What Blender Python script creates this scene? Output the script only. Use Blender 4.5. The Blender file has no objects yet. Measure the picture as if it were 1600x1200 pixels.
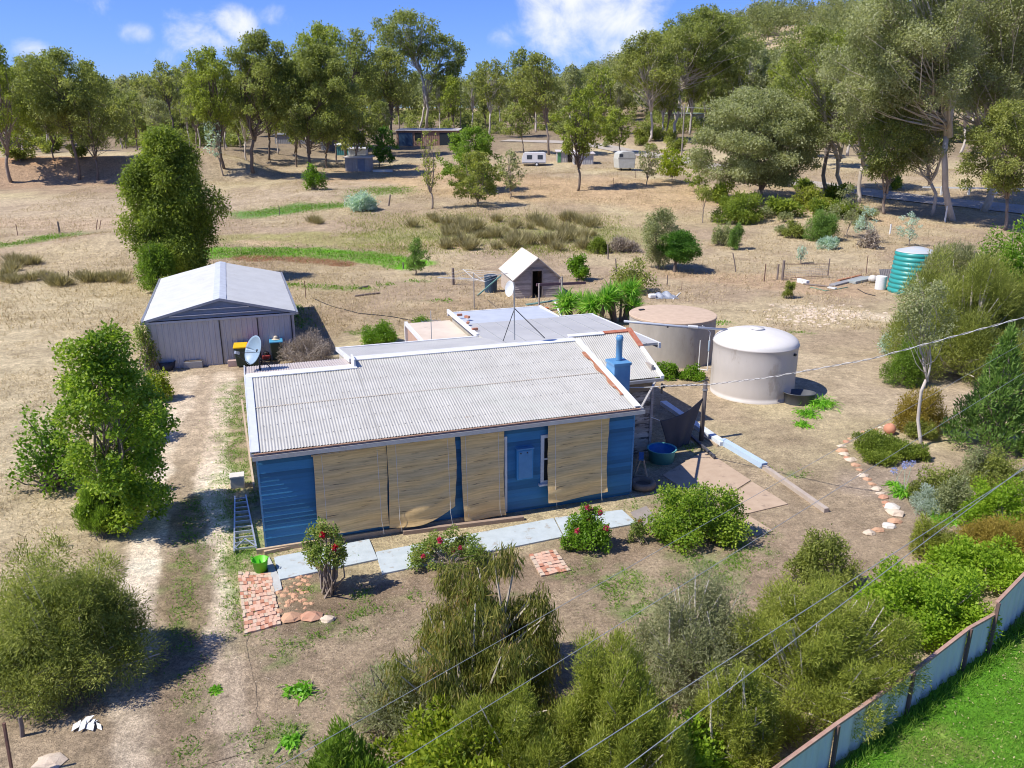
import bpy, math, random
import numpy as np
from mathutils import Vector, Matrix
# ------------------------------------------------------------------ camera, sun, sky
S = bpy.context.scene
COL = S.collection
CAMH = 11.0
PITCH = math.radians(17.8)
FPX = 1244.0                      # focal length in pixels of the 1600 px wide photograph (28 mm lens)
cam = bpy.data.cameras.new('camera'); cam.lens = 36 * FPX / 1600; cam.sensor_width = 36; cam.clip_end = 6000; cam.clip_start = 0.2
cob = bpy.data.objects.new('camera', cam); COL.objects.link(cob)
cob.location = (0, 0, CAMH); cob.rotation_euler = (math.pi / 2 - PITCH, 0, 0)
S.camera = cob
SUN_EL = math.radians(52)
SUN_DIR = Vector((-.9325, -.3612, 0)).normalized() * math.cos(SUN_EL) + Vector((0, 0, math.sin(SUN_EL)))   # towards the sun
sl = bpy.data.lights.new('sun', 'SUN'); sl.energy = 4.3; sl.angle = math.radians(.5); sl.color = (1, .955, .88)
so = bpy.data.objects.new('sun', sl); COL.objects.link(so)
so.rotation_euler = SUN_DIR.to_track_quat('Z', 'Y').to_euler(); so.location = (-30, -10, 60)
S.view_settings.view_transform = 'Standard'; S.view_settings.look = 'None'
S.view_settings.exposure = .56; S.view_settings.gamma = 1
S.cycles.max_bounces = 6; S.cycles.transparent_max_bounces = 8; S.cycles.use_denoising = True; S.cycles.filter_width = 1.05

ct, st = math.cos(PITCH), math.sin(PITCH)
def ray(px, py):
    x = (px - 800) / FPX; y = (py - 600) / FPX
    return np.array([x, ct - y * st, -st - y * ct])
C0 = np.array([0, 0, CAMH])
def P(px, py, z=0.0):
    r = ray(px, py); return C0 + (z - CAMH) / r[2] * r
def zcam(p): return p[1] * ct - (p[2] - CAMH) * st
def top_h(b, py):                  # height above b of a point that shows at row py straight above b
    y = (600 - py) / FPX           # (dz*ct + d*st)/(d*ct - dz*st) = y
    d = b[1]
    dz = (y * d * ct - d * st) / (ct + y * st)
    return CAMH + dz - b[2]
def onv(px, py, n, c):
    r = ray(px, py); return C0 + (c - n @ C0) / (n @ r) * r

world = bpy.data.worlds.new('World'); S.world = world; world.use_nodes = True
nt = world.node_tree; nt.nodes.clear()
def N(nt, t, **k):
    n = nt.nodes.new(t)
    for a, b in k.items():
        if a == 'inp':
            for i, v in b.items(): n.inputs[i].default_value = v
        else: setattr(n, a, b)
    return n
def Lk(nt, a, b): nt.links.new(a, b)
sky = N(nt, 'ShaderNodeTexSky', sky_type='NISHITA', sun_disc=False, sun_elevation=SUN_EL,
        sun_rotation=math.atan2(SUN_DIR.x, SUN_DIR.y), altitude=300, air_density=1.0, dust_density=.3, ozone_density=2.5)
tint = N(nt, 'ShaderNodeMixRGB', blend_type='MULTIPLY', inp={0: 1, 2: (.285, .39, .74, 1)})
Lk(nt, sky.outputs[0], tint.inputs[1])
bg = N(nt, 'ShaderNodeBackground', inp={1: .155}); Lk(nt, tint.outputs[0], bg.inputs[0])
tc = N(nt, 'ShaderNodeTexCoord')
CL = [(905, 40, .075, 1), (960, 25, .07, 1), (860, 28, .05, .95), (935, 70, .05, .85), (825, 42, .035, .8), (995, 28, .04, .8), (890, 0, .07, 1), (950, -25, .09, 1),
      (300, 55, .045, .95), (368, 38, .036, .95), (220, 52, .024, .85), (45, 76, .028, .85), (262, 80, .03, .6), (425, 28, .035, .6), (900, 85, .05, .6), (330, 62, .03, .8), (120, 2, .05, .5), (790, 60, .03, .6)]
prev = None
for (px, py, r, w) in CL:
    d = ray(px, py); d = d / np.linalg.norm(d)
    sub = N(nt, 'ShaderNodeVectorMath', operation='SUBTRACT'); Lk(nt, tc.outputs['Generated'], sub.inputs[0]); sub.inputs[1].default_value = tuple(d)
    scl = N(nt, 'ShaderNodeVectorMath', operation='MULTIPLY'); Lk(nt, sub.outputs[0], scl.inputs[0]); scl.inputs[1].default_value = (.75, 1, 1.35)
    ln = N(nt, 'ShaderNodeVectorMath', operation='LENGTH'); Lk(nt, scl.outputs[0], ln.inputs[0])
    mr = N(nt, 'ShaderNodeMapRange', interpolation_type='SMOOTHSTEP', inp={1: 0, 2: r * 1.35, 3: w, 4: 0}); Lk(nt, ln.outputs['Value'], mr.inputs[0])
    if prev is None: prev = mr.outputs[0]
    else:
        mx = N(nt, 'ShaderNodeMath', operation='MAXIMUM'); Lk(nt, prev, mx.inputs[0]); Lk(nt, mr.outputs[0], mx.inputs[1]); prev = mx.outputs[0]
cn = N(nt, 'ShaderNodeTexNoise', inp={'Scale': 19, 'Detail': 10, 'Roughness': .62, 'Distortion': .4}); Lk(nt, tc.outputs['Generated'], cn.inputs['Vector'])
ca = N(nt, 'ShaderNodeMath', operation='MULTIPLY_ADD', inp={1: 1.5, 2: -.98}); Lk(nt, cn.outputs[0], ca.inputs[0])
cb = N(nt, 'ShaderNodeMath', operation='ADD'); Lk(nt, prev, cb.inputs[0]); Lk(nt, ca.outputs[0], cb.inputs[1])
cm = N(nt, 'ShaderNodeMapRange', interpolation_type='SMOOTHSTEP', inp={1: .12, 2: .95, 3: 0, 4: .96}); Lk(nt, cb.outputs[0], cm.inputs[0])
bgc = N(nt, 'ShaderNodeBackground', inp={0: (.95, .97, 1, 1), 1: .72})
mxs = N(nt, 'ShaderNodeMixShader'); Lk(nt, cm.outputs[0], mxs.inputs[0]); Lk(nt, bg.outputs[0], mxs.inputs[1]); Lk(nt, bgc.outputs[0], mxs.inputs[2])
wo = N(nt, 'ShaderNodeOutputWorld'); Lk(nt, mxs.outputs[0], wo.inputs[0])

# ------------------------------------------------------------------ helpers
rnd = random.Random(7)
def vnoise(x, y, seed=0):
    xi = np.floor(x).astype(np.int64); yi = np.floor(y).astype(np.int64)
    fx = x - xi; fy = y - yi; fx = fx * fx * (3 - 2 * fx); fy = fy * fy * (3 - 2 * fy)
    def h(a, b):
        n = (a * 374761393 + b * 668265263 + seed * 974634777) & 0xffffffff
        n = ((n ^ (n >> 13)) * 1274126177) & 0xffffffff
        return ((n ^ (n >> 16)) & 0xffff) / 65535.0
    return (h(xi, yi) * (1 - fx) + h(xi + 1, yi) * fx) * (1 - fy) + (h(xi, yi + 1) * (1 - fx) + h(xi + 1, yi + 1) * fx) * fy
def fbm(x, y, s, seed=0, o=4):
    r = 0; a = .5; t = 0
    for i in range(o):
        r = r + a * vnoise(x / s * 2 ** i, y / s * 2 ** i, seed + i); t += a; a *= .55
    return r / t
def sstep(t):
    t = np.clip(t, 0, 1); return t * t * (3 - 2 * t)
KY = [-400, 64, 90, 140, 200, 350, 600, 1000, 2500]; KZ = [0, 0, 1.1, 4.6, 9, 17, 25, 30, 30]
def TZ(x, y):
    x = np.asarray(x, float); y = np.asarray(y, float)
    z = np.interp(y, KY, KZ)
    z = z + sstep((x - 5) / 150) * sstep((y - 190) / 300) * 44
    z = z + 3.0 * sstep((-x - 40 + 6 * np.sin(y * .3)) / 12) * sstep((y - 117 + 3 * np.sin(x * .13)) / 7) * (1 - sstep((y - 135) / 45))
    far = sstep((y - 55) / 40) * sstep((1200 - y) / 300)
    z = z + far * (fbm(x, y, 18, 3, 3) - .5) * 1.1
    b = P(185, 395); z = z + 1.3 * np.exp(-((x - b[0]) / 7) ** 2 - ((y - b[1]) / 4.5) ** 2)
    z = z + .05 * (fbm(x, y, 2.3, 9, 3) - .5) * sstep((np.hypot(x - 0, y - 26) - 10) / 10)
    return z
TS = np.r_[np.arange(5, 80, .5), np.arange(80, 1200, 1.5)]
def G(px, py):                     # where a pixel's ray meets the terrain
    r = ray(px, py); q = C0[None] + r[None] * TS[:, None]; k = q[:, 2] <= TZ(q[:, 0], q[:, 1]); j = int(np.argmax(k)) if k.any() else len(TS) - 1
    lo, hi = TS[max(j - 1, 0)], TS[j]
    for i in range(14):
        m = (lo + hi) / 2; p = C0 + r * m
        if p[2] <= float(TZ(p[0], p[1])): hi = m
        else: lo = m
    return C0 + r * hi
def gz(x, y): return float(TZ(x, y))

MATS = {}
def mat(name, c1, c2=None, scale=4, rough=.7, metal=0, bump=0, bscale=30, stretch=(1, 1, 1), stain=None, sscale=1.2, sthr=.6, spec=.4, isl=0):
    if name in MATS: return MATS[name]
    m = bpy.data.materials.new(name); m.use_nodes = True; t = m.node_tree; b = t.nodes['Principled BSDF']
    b.inputs['Roughness'].default_value = rough; b.inputs['Metallic'].default_value = metal
    b.inputs['Specular IOR Level'].default_value = spec
    c2 = c2 or tuple(x * .8 for x in c1)
    co = N(t, 'ShaderNodeTexCoord'); mp = N(t, 'ShaderNodeMapping'); mp.inputs['Scale'].default_value = stretch
    Lk(t, co.outputs['Object'], mp.inputs[0])
    n = N(t, 'ShaderNodeTexNoise', inp={'Scale': scale, 'Detail': 7, 'Roughness': .65}); Lk(t, mp.outputs[0], n.inputs['Vector'])
    r = N(t, 'ShaderNodeMapRange', inp={1: .32, 2: .68}); Lk(t, n.outputs[0], r.inputs[0])
    mx = N(t, 'ShaderNodeMixRGB', inp={1: (*c1, 1), 2: (*c2, 1)}); Lk(t, r.outputs[0], mx.inputs[0]); out = mx.outputs[0]
    if stain:
        n2 = N(t, 'ShaderNodeTexNoise', inp={'Scale': sscale, 'Detail': 8, 'Roughness': .7}); Lk(t, mp.outputs[0], n2.inputs['Vector'])
        r2 = N(t, 'ShaderNodeMapRange', interpolation_type='SMOOTHSTEP', inp={1: sthr, 2: sthr + .1}); Lk(t, n2.outputs[0], r2.inputs[0])
        m2 = N(t, 'ShaderNodeMixRGB', inp={2: (*stain, 1)}); Lk(t, r2.outputs[0], m2.inputs[0]); Lk(t, out, m2.inputs[1]); out = m2.outputs[0]
    if isl:
        ge_ = N(t, 'ShaderNodeNewGeometry'); ir = N(t, 'ShaderNodeMapRange', inp={3: 1 - isl, 4: 1 + isl}); Lk(t, ge_.outputs['Random Per Island'], ir.inputs[0])
        iv = N(t, 'ShaderNodeVectorMath', operation='SCALE'); Lk(t, out, iv.inputs[0]); Lk(t, ir.outputs[0], iv.inputs['Scale']); out = iv.outputs[0]
    Lk(t, out, b.inputs['Base Color'])
    if bump:
        n3 = N(t, 'ShaderNodeTexNoise', inp={'Scale': bscale, 'Detail': 6, 'Roughness': .6}); Lk(t, mp.outputs[0], n3.inputs['Vector'])
        bp = N(t, 'ShaderNodeBump', inp={'Strength': bump, 'Distance': .03}); Lk(t, n3.outputs[0], bp.inputs['Height']); Lk(t, bp.outputs[0], b.inputs['Normal'])
    MATS[name] = m; return m
def leafmat(name, cols, trans=.48, cscale=.8, rough=.55):
    """cols: dark to light greens, picked at random per leaf and drifting softly from clump to clump"""
    if name in MATS: return MATS[name]
    m = bpy.data.materials.new(name); m.use_nodes = True; t = m.node_tree; b = t.nodes['Principled BSDF']
    b.inputs['Roughness'].default_value = rough; b.inputs['Specular IOR Level'].default_value = .25
    g = N(t, 'ShaderNodeNewGeometry'); co = N(t, 'ShaderNodeTexCoord')
    n = N(t, 'ShaderNodeTexNoise', inp={'Scale': cscale, 'Detail': 3}); Lk(t, co.outputs['Object'], n.inputs['Vector'])
    nr = N(t, 'ShaderNodeMapRange', inp={1: .3, 2: .7}); Lk(t, n.outputs[0], nr.inputs[0])
    a = N(t, 'ShaderNodeMath', operation='MULTIPLY', inp={1: .55}); Lk(t, g.outputs['Random Per Island'], a.inputs[0])
    s = N(t, 'ShaderNodeMath', operation='MULTIPLY_ADD', inp={1: .45}); Lk(t, nr.outputs[0], s.inputs[0]); Lk(t, a.outputs[0], s.inputs[2])
    cr = N(t, 'ShaderNodeValToRGB'); e = cr.color_ramp.elements
    if not name.startswith(('blades', 'petals', 'leaf_', 'bare')): cols = [tuple(min(.7, v * 1.72) for v in c_) for c_ in cols]
    e[0].color = (*cols[0], 1); e[1].color = (*cols[-1], 1)
    for i in range(1, len(cols) - 1): x = e.new(i / (len(cols) - 1)); x.color = (*cols[i], 1)
    Lk(t, s.outputs[0], cr.inputs[0]); Lk(t, cr.outputs[0], b.inputs['Base Color'])
    tr = N(t, 'ShaderNodeBsdfTranslucent'); br = N(t, 'ShaderNodeMixRGB', blend_type='MULTIPLY', inp={0: 1, 2: (1.25, 1.3, .7, 1)})
    Lk(t, cr.outputs[0], br.inputs[1]); Lk(t, br.outputs[0], tr.inputs[0])
    mx = N(t, 'ShaderNodeMixShader', inp={0: trans}); Lk(t, b.outputs[0], mx.inputs[1]); Lk(t, tr.outputs[0], mx.inputs[2])
    Lk(t, mx.outputs[0], t.nodes['Material Output'].inputs[0]); MATS[name] = m; return m

def wloc(o):
    v = Vector((0, 0, 0))
    while o: v += o.location; o = o.parent
    return v
def link(name, me, m, parent):
    o = bpy.data.objects.new(name, me); COL.objects.link(o)
    if m: me.materials.append(m)
    o.parent = parent
    return o
def thing(name, label, cat, loc=(0, 0, 0), group=None):
    o = bpy.data.objects.new(name, None); COL.objects.link(o); o.location = loc; o.empty_display_size = .2
    o['label'] = label; o['category'] = cat
    if group: o['group'] = group
    return o
def tag(o, label=None, cat=None, group=None, kind=None):
    for k, v in (('label', label), ('category', cat), ('group', group), ('kind', kind)):
        if v: o[k] = v
    return o
def npmesh(name, V, F):            # V (n,3), F (m,k) all same k
    me = bpy.data.meshes.new(name); n, k = F.shape
    me.vertices.add(len(V)); me.vertices.foreach_set('co', np.ascontiguousarray(V, np.float32).ravel())
    me.loops.add(n * k); me.loops.foreach_set('vertex_index', np.ascontiguousarray(F, np.int32).ravel())
    me.polygons.add(n); me.polygons.foreach_set('loop_start', np.arange(0, n * k, k, dtype=np.int32))
    me.update(calc_edges=True); return me
class MB:
    def __init__(s): s.v = []; s.f = []
    def add(s, vs, fs):
        b = len(s.v); s.v += [tuple(map(float, v)) for v in vs]; s.f += [tuple(i + b for i in f) for f in fs]; return s
    def pb(s, o, a, b, c):           # parallelepiped: corner and three edge vectors
        o, a, b, c = (np.array(q, float) for q in (o, a, b, c))
        vs = [o, o + a, o + a + b, o + b, o + c, o + a + c, o + a + b + c, o + b + c]
        fs = [(0, 3, 2, 1), (4, 5, 6, 7), (0, 1, 5, 4), (1, 2, 6, 5), (2, 3, 7, 6), (3, 0, 4, 7)]
        if np.dot(np.cross(a, b), c) < 0: fs = [f[::-1] for f in fs]
        return s.add(vs, fs)
    def box(s, cx, cy, cz, sx, sy, sz, ang=0):   # centred in x,y; cz is the bottom
        a = np.array([math.cos(ang), math.sin(ang), 0]); b = np.array([-a[1], a[0], 0])
        return s.pb(np.array([cx, cy, cz]) - a * sx / 2 - b * sy / 2, a * sx, b * sy, (0, 0, sz))
    def bar(s, p, q, w, h=None):
        p = Vector(p); q = Vector(q); d = (q - p); h = h or w
        u = d.cross(Vector((0, 0, 1)));
        if u.length < 1e-4 * max(d.length, 1e-6) or abs(d.normalized().z) > .999: u = Vector((1, 0, 0))
        u.normalize(); w2 = u.cross(d).normalized()
        return s.pb(p - u * w / 2 - w2 * h / 2, u * w, w2 * h, d)
    def tube(s, pts, rs, n=8, cap=True):
        pts = [Vector(p) for p in pts]
        if not hasattr(rs, '__len__'): rs = [rs] * len(pts)
        b = len(s.v); ref = None
        for i, p in enumerate(pts):
            d = (pts[min(i + 1, len(pts) - 1)] - pts[max(i - 1, 0)]).normalized()
            if ref is None: ref = Vector((1, 0, 0)) if abs(d.x) < .8 else Vector((0, 1, 0))
            u = d.cross(ref).normalized(); w = u.cross(d) * -1; ref = d.cross(u) * -1 if False else ref
            for k in range(n):
                a = 2 * math.pi * k / n; q = p + (u * math.cos(a) + w * math.sin(a)) * rs[i]; s.v.append(tuple(q))
        for i in range(len(pts) - 1):
            for k in range(n):
                k2 = (k + 1) % n; s.f.append((b + i * n + k, b + i * n + k2, b + (i + 1) * n + k2, b + (i + 1) * n + k))
        if cap: s.f.append(tuple(b + k for k in range(n))[::-1]); s.f.append(tuple(b + (len(pts) - 1) * n + k for k in range(n)))
        return s
    def lathe(s, c, prof, n=32, closed=False):     # prof: (r,z) list
        b = len(s.v)
        for r, z in prof:
            for k in range(n):
                a = 2 * math.pi * k / n; s.v.append((c[0] + r * math.cos(a), c[1] + r * math.sin(a), c[2] + z))
        for i in range(len(prof) - 1):
            for k in range(n):
                k2 = (k + 1) % n; s.f.append((b + i * n + k, b + i * n + k2, b + (i + 1) * n + k2, b + (i + 1) * n + k))
        return s
    def disc(s, c, r, z, n=32):
        return s.add([(c[0] + r * math.cos(2 * math.pi * k / n), c[1] + r * math.sin(2 * math.pi * k / n), c[2] + z) for k in range(n)], [tuple(range(n))])
    def grid(s, fn, nu, nv):        # fn(u,v) in 0..1 -> point
        b = len(s.v)
        for j in range(nv + 1):
            for i in range(nu + 1): s.v.append(tuple(fn(i / nu, j / nv)))
        for j in range(nv):
            for i in range(nu):
                a = b + j * (nu + 1) + i; s.f.append((a, a + 1, a + nu + 2, a + nu + 1))
        return s
    def prism(s, pts, dv):          # polygon extruded along dv
        n = len(pts); dv = np.array(dv, float); A = [np.array(p, float) for p in pts]
        fs = [tuple(range(n))[::-1], tuple(range(n, 2 * n))] + [(i, (i + 1) % n, (i + 1) % n + n, i + n) for i in range(n)]
        return s.add(A + [p + dv for p in A], fs)
    def build(s, name, m, parent=None, smooth=False, bevel=0):
        v = np.array(s.v, float) - np.array(wloc(parent)) if parent else np.array(s.v, float)
        me = bpy.data.meshes.new(name); me.from_pydata([tuple(x) for x in v], [], s.f); me.update()
        if smooth:
            for p in me.polygons: p.use_smooth = True
        o = link(name, me, m, parent)
        if bevel:
            md = o.modifiers.new('bevel', 'BEVEL'); md.width = bevel; md.segments = 2; md.limit_method = 'ANGLE'
        return o
def solo(mb, name, m, label, cat, group=None, smooth=False, bevel=0):
    v = np.array(mb.v); c = v.mean(0); c[2] = v[:, 2].min(); mb.v = [tuple(x) for x in v - c]
    o = mb.build(name, m, None, smooth, bevel); o.location = c; return tag(o, label, cat, group)
def copy_tree(o, parent=None):
    c = o.copy(); COL.objects.link(c); c.parent = parent
    for ch in [k for k in bpy.data.objects if k.parent == o]: copy_tree(ch, c)
    return c
def ang_cap(o, deg=35):
    pass

# ------------------------------------------------------------------ ground
PAINT = []
def W(pts): return np.array([G(*p)[:2] for p in pts])
def seg_dist(X, Y, pl):
    d = np.full(X.shape, 1e9)
    for (a, b) in zip(pl[:-1], pl[1:]):
        ab = b - a; L2 = max((ab ** 2).sum(), 1e-9)
        t = np.clip(((X - a[0]) * ab[0] + (Y - a[1]) * ab[1]) / L2, 0, 1)
        d = np.minimum(d, np.hypot(X - a[0] - t * ab[0], Y - a[1] - t * ab[1]))
    return d
def paint(pts, width, col, strength=1, soft=.5, ragged=.6, ns=1.5, breakup=0):
    PAINT.append((W(pts), width, np.array(col), strength, soft, ragged, ns, breakup))
DIRT = (.365, .285, .195); PALE = (.60, .49, .37); STRAW = (.53, .455, .275); GREEN = (.10, .20, .03); BRIGHT = (.13, .33, .02); RED = (.22, .10, .05); GREY = (.30, .26, .21); PINK = (.62, .44, .32); ORANGE = (.50, .27, .13)
# driveway wheel tracks and centre
paint([(250, 1230), (240, 1050), (235, 900), (262, 780), (300, 640), (325, 585)], 1.1, (.33, .255, .18), .8, .5, .5)
paint([(350, 1230), (345, 1050), (335, 900), (330, 780), (345, 640), (350, 585)], .46, (.72, .60, .47), 1, .22, .35)
paint([(215, 1230), (200, 1060), (210, 920), (235, 800), (270, 660), (300, 590)], .44, (.70, .59, .46), .95, .22, .35)
paint([(285, 700), (310, 620), (320, 590)], 1.4, (.54, .43, .31), .6, .8, .8)
paint([(297, 1200), (292, 1050), (288, 960), (295, 880), (305, 780)], .38, (.22, .165, .10), .85, .3, .6)
paint([(297, 1200), (292, 1050), (288, 960), (295, 880), (305, 780)], .35, GREEN, .6, .3, .7, .6, .45)
paint([(355, 860), (370, 960), (375, 1020)], .35, GREEN, .6, .3, .6, .8, .45)
paint([(372, 600), (365, 700), (370, 830), (395, 880)], .7, (.17, .25, .05), .85, .5, .8, .8, .35)
paint([(440, 1010), (530, 975), (600, 945)], .5, (.12, .26, .03), .85, .3, .6, .7, .3)
paint([(380, 1150), (430, 1160), (470, 1180)], .45, (.12, .26, .03), .7, .3, .6, .7, .4)
paint([(440, 1080), (700, 1000), (900, 960), (1150, 880)], 3.2, (.31, .235, .17), .7, 1.4, 1, 2)
paint([(600, 930), (900, 880), (1010, 840)], .9, (.24, .17, .12), .6, .6, .9, 1)
paint([(930, 900), (1010, 960)], .6, (.14, .27, .04), .7, .4, .9, .7, .45)
paint([(1180, 860), (1100, 900)], .7, (.15, .27, .05), .6, .4, .9, .7, .5)
paint([(490, 905), (500, 960)], .8, (.22, .16, .11), .8, .4, .7)
# far paddocks
paint([(-200, 500), (0, 520), (150, 470)], 9, (.52, .435, .285), .8, 4, 3, 4)
paint([(-200, 700), (0, 690), (60, 600)], 5, (.52, .435, .285), .8, 3, 2, 4)
paint([(-200, 850), (0, 850)], 3, (.52, .43, .28), .8, 2, 1, 4)
paint([(180, 350), (0, 350), (-300, 350)], 4, (.46, .35, .25), .9, 3, 2, 4)
paint([(335, 396), (450, 393), (560, 400), (640, 412)], 2.2, BRIGHT, 1, .7, 1, 2)
paint([(310, 394), (440, 396)], 1.2, BRIGHT, 1, .7, 1, 2)
paint([(380, 403), (470, 405), (540, 412)], 1.1, RED, 1, .5, .6, 2)
paint([(400, 335), (470, 325), (540, 320)], 2.5, (.11, .25, .05), .9, 1.5, 2, 3, .2)
paint([(580, 300), (620, 295)], 3.5, (.13, .22, .06), .7, 3, 3, 4, .2)
paint([(0, 385), (60, 375), (110, 366)], 1.6, (.14, .25, .06), .75, 1.2, 1.5, 2, .3)
paint([(350, 372), (500, 372), (620, 378)], 3, (.30, .29, .10), .7, 2, 2, 3, .2)
paint([(600, 378), (680, 378), (720, 384)], 1.7, PINK, .85, 1, 1.5, 2, .2)
paint([(400, 378), (440, 382)], 1.2, PINK, .6, 1, 1.5, 2, .2)
paint([(440, 445), (520, 450), (580, 452)], .8, (.13, .24, .04), .85, .5, 1, 1, .25)
paint([(455, 480), (470, 510)], .7, (.10, .24, .03), .9, .5, .6, 1)
paint([(640, 366), (850, 362), (1000, 370)], 6, (.30, .28, .13), .85, 3, 3, 3, .2)
paint([(620, 345), (900, 340), (1100, 350)], 5, (.37, .29, .18), .6, 3, 3, 3)
paint([(600, 275), (760, 290), (1000, 300)], 12, (.46, .32, .19), .7, 8, 6, 6)
paint([(0, 330), (300, 320), (560, 290)], 6, (.45, .36, .26), .7, 4, 4, 5)
paint([(-100, 262), (160, 262)], 5, (.46, .26, .14), .9, 3, 4, 5)
paint([(-100, 278), (160, 278)], 4, (.36, .22, .13), .8, 2, 3, 3)
paint([(-100, 292), (160, 290)], 6, (.34, .25, .18), .7, 3, 3, 4)
paint([(1100, 560), (1300, 600), (1450, 600)], 3.5, (.44, .35, .25), .7, 2, 2, 3)
paint([(1230, 480), (1330, 490), (1400, 500)], .9, (.62, .52, .40), .7, .7, 1, 1, .2)
paint([(1080, 430), (1300, 450)], 3.5, (.45, .31, .20), .6, 2, 2, 3)
paint([(1290, 330), (1420, 350)], 3, (.50, .36, .24), .6, 2, 2, 3)
paint([(760, 485), (900, 500)], 4, (.33, .24, .15), .6, 2, 2, 2)
paint([(500, 500), (620, 500)], 3.5, (.33, .25, .16), .6, 2, 2, 2)
paint([(640, 545), (600, 530)], 1.0, (.55, .43, .28), .8, .5, .8, 1)
for k, (x, y, w) in enumerate([(600, 445, .5), (650, 440, .5), (560, 520, .5), (1120, 505, .5), (1250, 520, .4), (1240, 740, .4), (1010, 720, .5), (1070, 700, .5), (1130, 790, .4), (1180, 830, .4), (830, 560, .6), (440, 640, .5), (1010, 790, .5), (930, 805, .4), (700, 985, .3), (1080, 870, .35), (560, 560, .4), (985, 905, .4), (690, 470, .5)]):
    paint([(x - 12, y), (x + 12, y)], w, (.14, .25, .05), .7, .35, .6, .6, .4)
paint([(1360, 760), (1420, 780), (1400, 730)], 1.2, (.34, .27, .21), .8, .6, .7)
FPW = np.array([P(x, y)[:2] for x, y in [(1130, 1330), (1296, 1200), (1413, 1114), (1501, 1046), (1541, 1018), (1600, 955), (1700, 880)]])
for k_ in range(46):
    x_ = (k_ * 97 % 900) + 380; y_ = 860 + (k_ * 61 % 330)
    paint([(x_ - 8, y_), (x_ + 9, y_ + 2)], .16 + .02 * (k_ % 7), (.14, .25, .05), .7, .25, .5, .5, .42)
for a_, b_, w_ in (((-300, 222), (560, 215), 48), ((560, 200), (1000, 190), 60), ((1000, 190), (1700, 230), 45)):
    paint([a_, b_], w_, (.22, .17, .12), .85, 30, 12, 14)  # wood floor: litter brown, with the trees' shade painted into the colour
RP = W([(1640, 333), (1500, 318), (1370, 303), (1230, 283), (1120, 262), (1000, 240), (900, 224), (780, 220)])
def colour(X, Y):
    n1 = fbm(X, Y, 7, 21); n2 = fbm(X, Y, 1.1, 33); n3 = fbm(X, Y, 28, 5, 3)
    c = np.stack([np.full(X.shape, v) for v in DIRT], -1)
    k = sstep((n1 - .38) / .26)[..., None]; c = c * (1 - k * .55) + np.array(STRAW) * k * .55
    k = sstep((n3 - .45) / .2)[..., None]; c = c * (1 - k * .35) + np.array((.37, .275, .20)) * k * .35
    for (pl, w, col, stg, soft, rag, ns, brk) in PAINT:
        d = seg_dist(X, Y, pl) + (fbm(X, Y, ns, int(w * 100) + 3) - .5) * 2 * rag
        k = stg * (1 - sstep((d - w + soft / 2) / soft))
        if brk: k = k * sstep((fbm(X, Y, ns * .5, 77) - brk) / .12)
        if w < 1.2 and col[1] > col[0]: k = k * (.15 + .5 * sstep((fbm(X, Y, .45, 31, 2) - .38) / .2))
        c = c * (1 - k[..., None]) + col * k[..., None]
    a0, b0 = FPW[1], FPW[5]; sd = (b0[0] - a0[0]) * (a0[1] - Y) - (a0[0] - X) * (b0[1] - a0[1]); sd = sd / np.hypot(*(b0 - a0))
    k = (sstep(sd / .15 + .5) * sstep((28 - Y) / 3) * sstep((26 - X) / 3))[..., None]; lc = np.array((.10, .25, .02)) * (1 - sstep((n2 - .5) / .2)[..., None] * .5) + np.array((.30, .28, .10)) * sstep((n2 - .5) / .2)[..., None] * .5; c = c * (1 - k) + lc * k
    k = sstep((n2 - .58) / .15)[..., None] * .35; c = c * (1 - k) + c * np.array((.52, .50, .48)) * k
    k = sstep((.40 - n2) / .12)[..., None] * .3; c = c * (1 - k) + np.minimum(c * 1.4, .75) * k
    return np.clip(c * np.array((1.0, .985, .915)), 0.01, .8)
def ground_mat():
    m = bpy.data.materials.new('ground_earth'); m.use_nodes = True; t = m.node_tree; b = t.nodes['Principled BSDF']
    b.inputs['Roughness'].default_value = .95; b.inputs['Specular IOR Level'].default_value = .15
    at = N(t, 'ShaderNodeAttribute', attribute_name='tone'); co = N(t, 'ShaderNodeTexCoord'); out = at.outputs['Color']
    for sc_, lo, hi, det in ((.9, .80, 1.18, 6), (3.1, .66, 1.30, 7), (12, .60, 1.38, 6), (42, .58, 1.42, 4)):
        n = N(t, 'ShaderNodeTexNoise', inp={'Scale': sc_, 'Detail': det, 'Roughness': .7}); Lk(t, co.outputs['Object'], n.inputs['Vector'])
        r = N(t, 'ShaderNodeMapRange', inp={1: .3, 2: .7, 3: lo, 4: hi}); Lk(t, n.outputs[0], r.inputs[0])
        x = N(t, 'ShaderNodeVectorMath', operation='SCALE'); Lk(t, out, x.inputs[0]); Lk(t, r.outputs[0], x.inputs['Scale']); out = x.outputs[0]
    Lk(t, out, b.inputs['Base Color'])
    n = N(t, 'ShaderNodeTexNoise', inp={'Scale': 16, 'Detail': 9, 'Roughness': .75}); Lk(t, co.outputs['Object'], n.inputs['Vector'])
    bp = N(t, 'ShaderNodeBump', inp={'Strength': .9, 'Distance': .06}); Lk(t, n.outputs[0], bp.inputs['Height']); Lk(t, bp.outputs[0], b.inputs['Normal'])
    return m
GM = ground_mat()
def tone(me, V):
    c = np.ones((len(V), 4), np.float32); c[:, :3] = colour(V[:, 0], V[:, 1])
    a = me.color_attributes.new('tone', 'FLOAT_COLOR', 'POINT'); a.data.foreach_set('color', c.ravel())
def axis(a, b, s, lo, hi, g=1.09):
    m = list(np.arange(a, b, s)); l = []; x = a; d = s
    while x > lo: d *= g; x -= d; l.append(x)
    r = []; x = b; d = s
    while x < hi: r.append(x); d *= g; x += d
    return np.array(l[::-1] + m + r + [hi])
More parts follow.
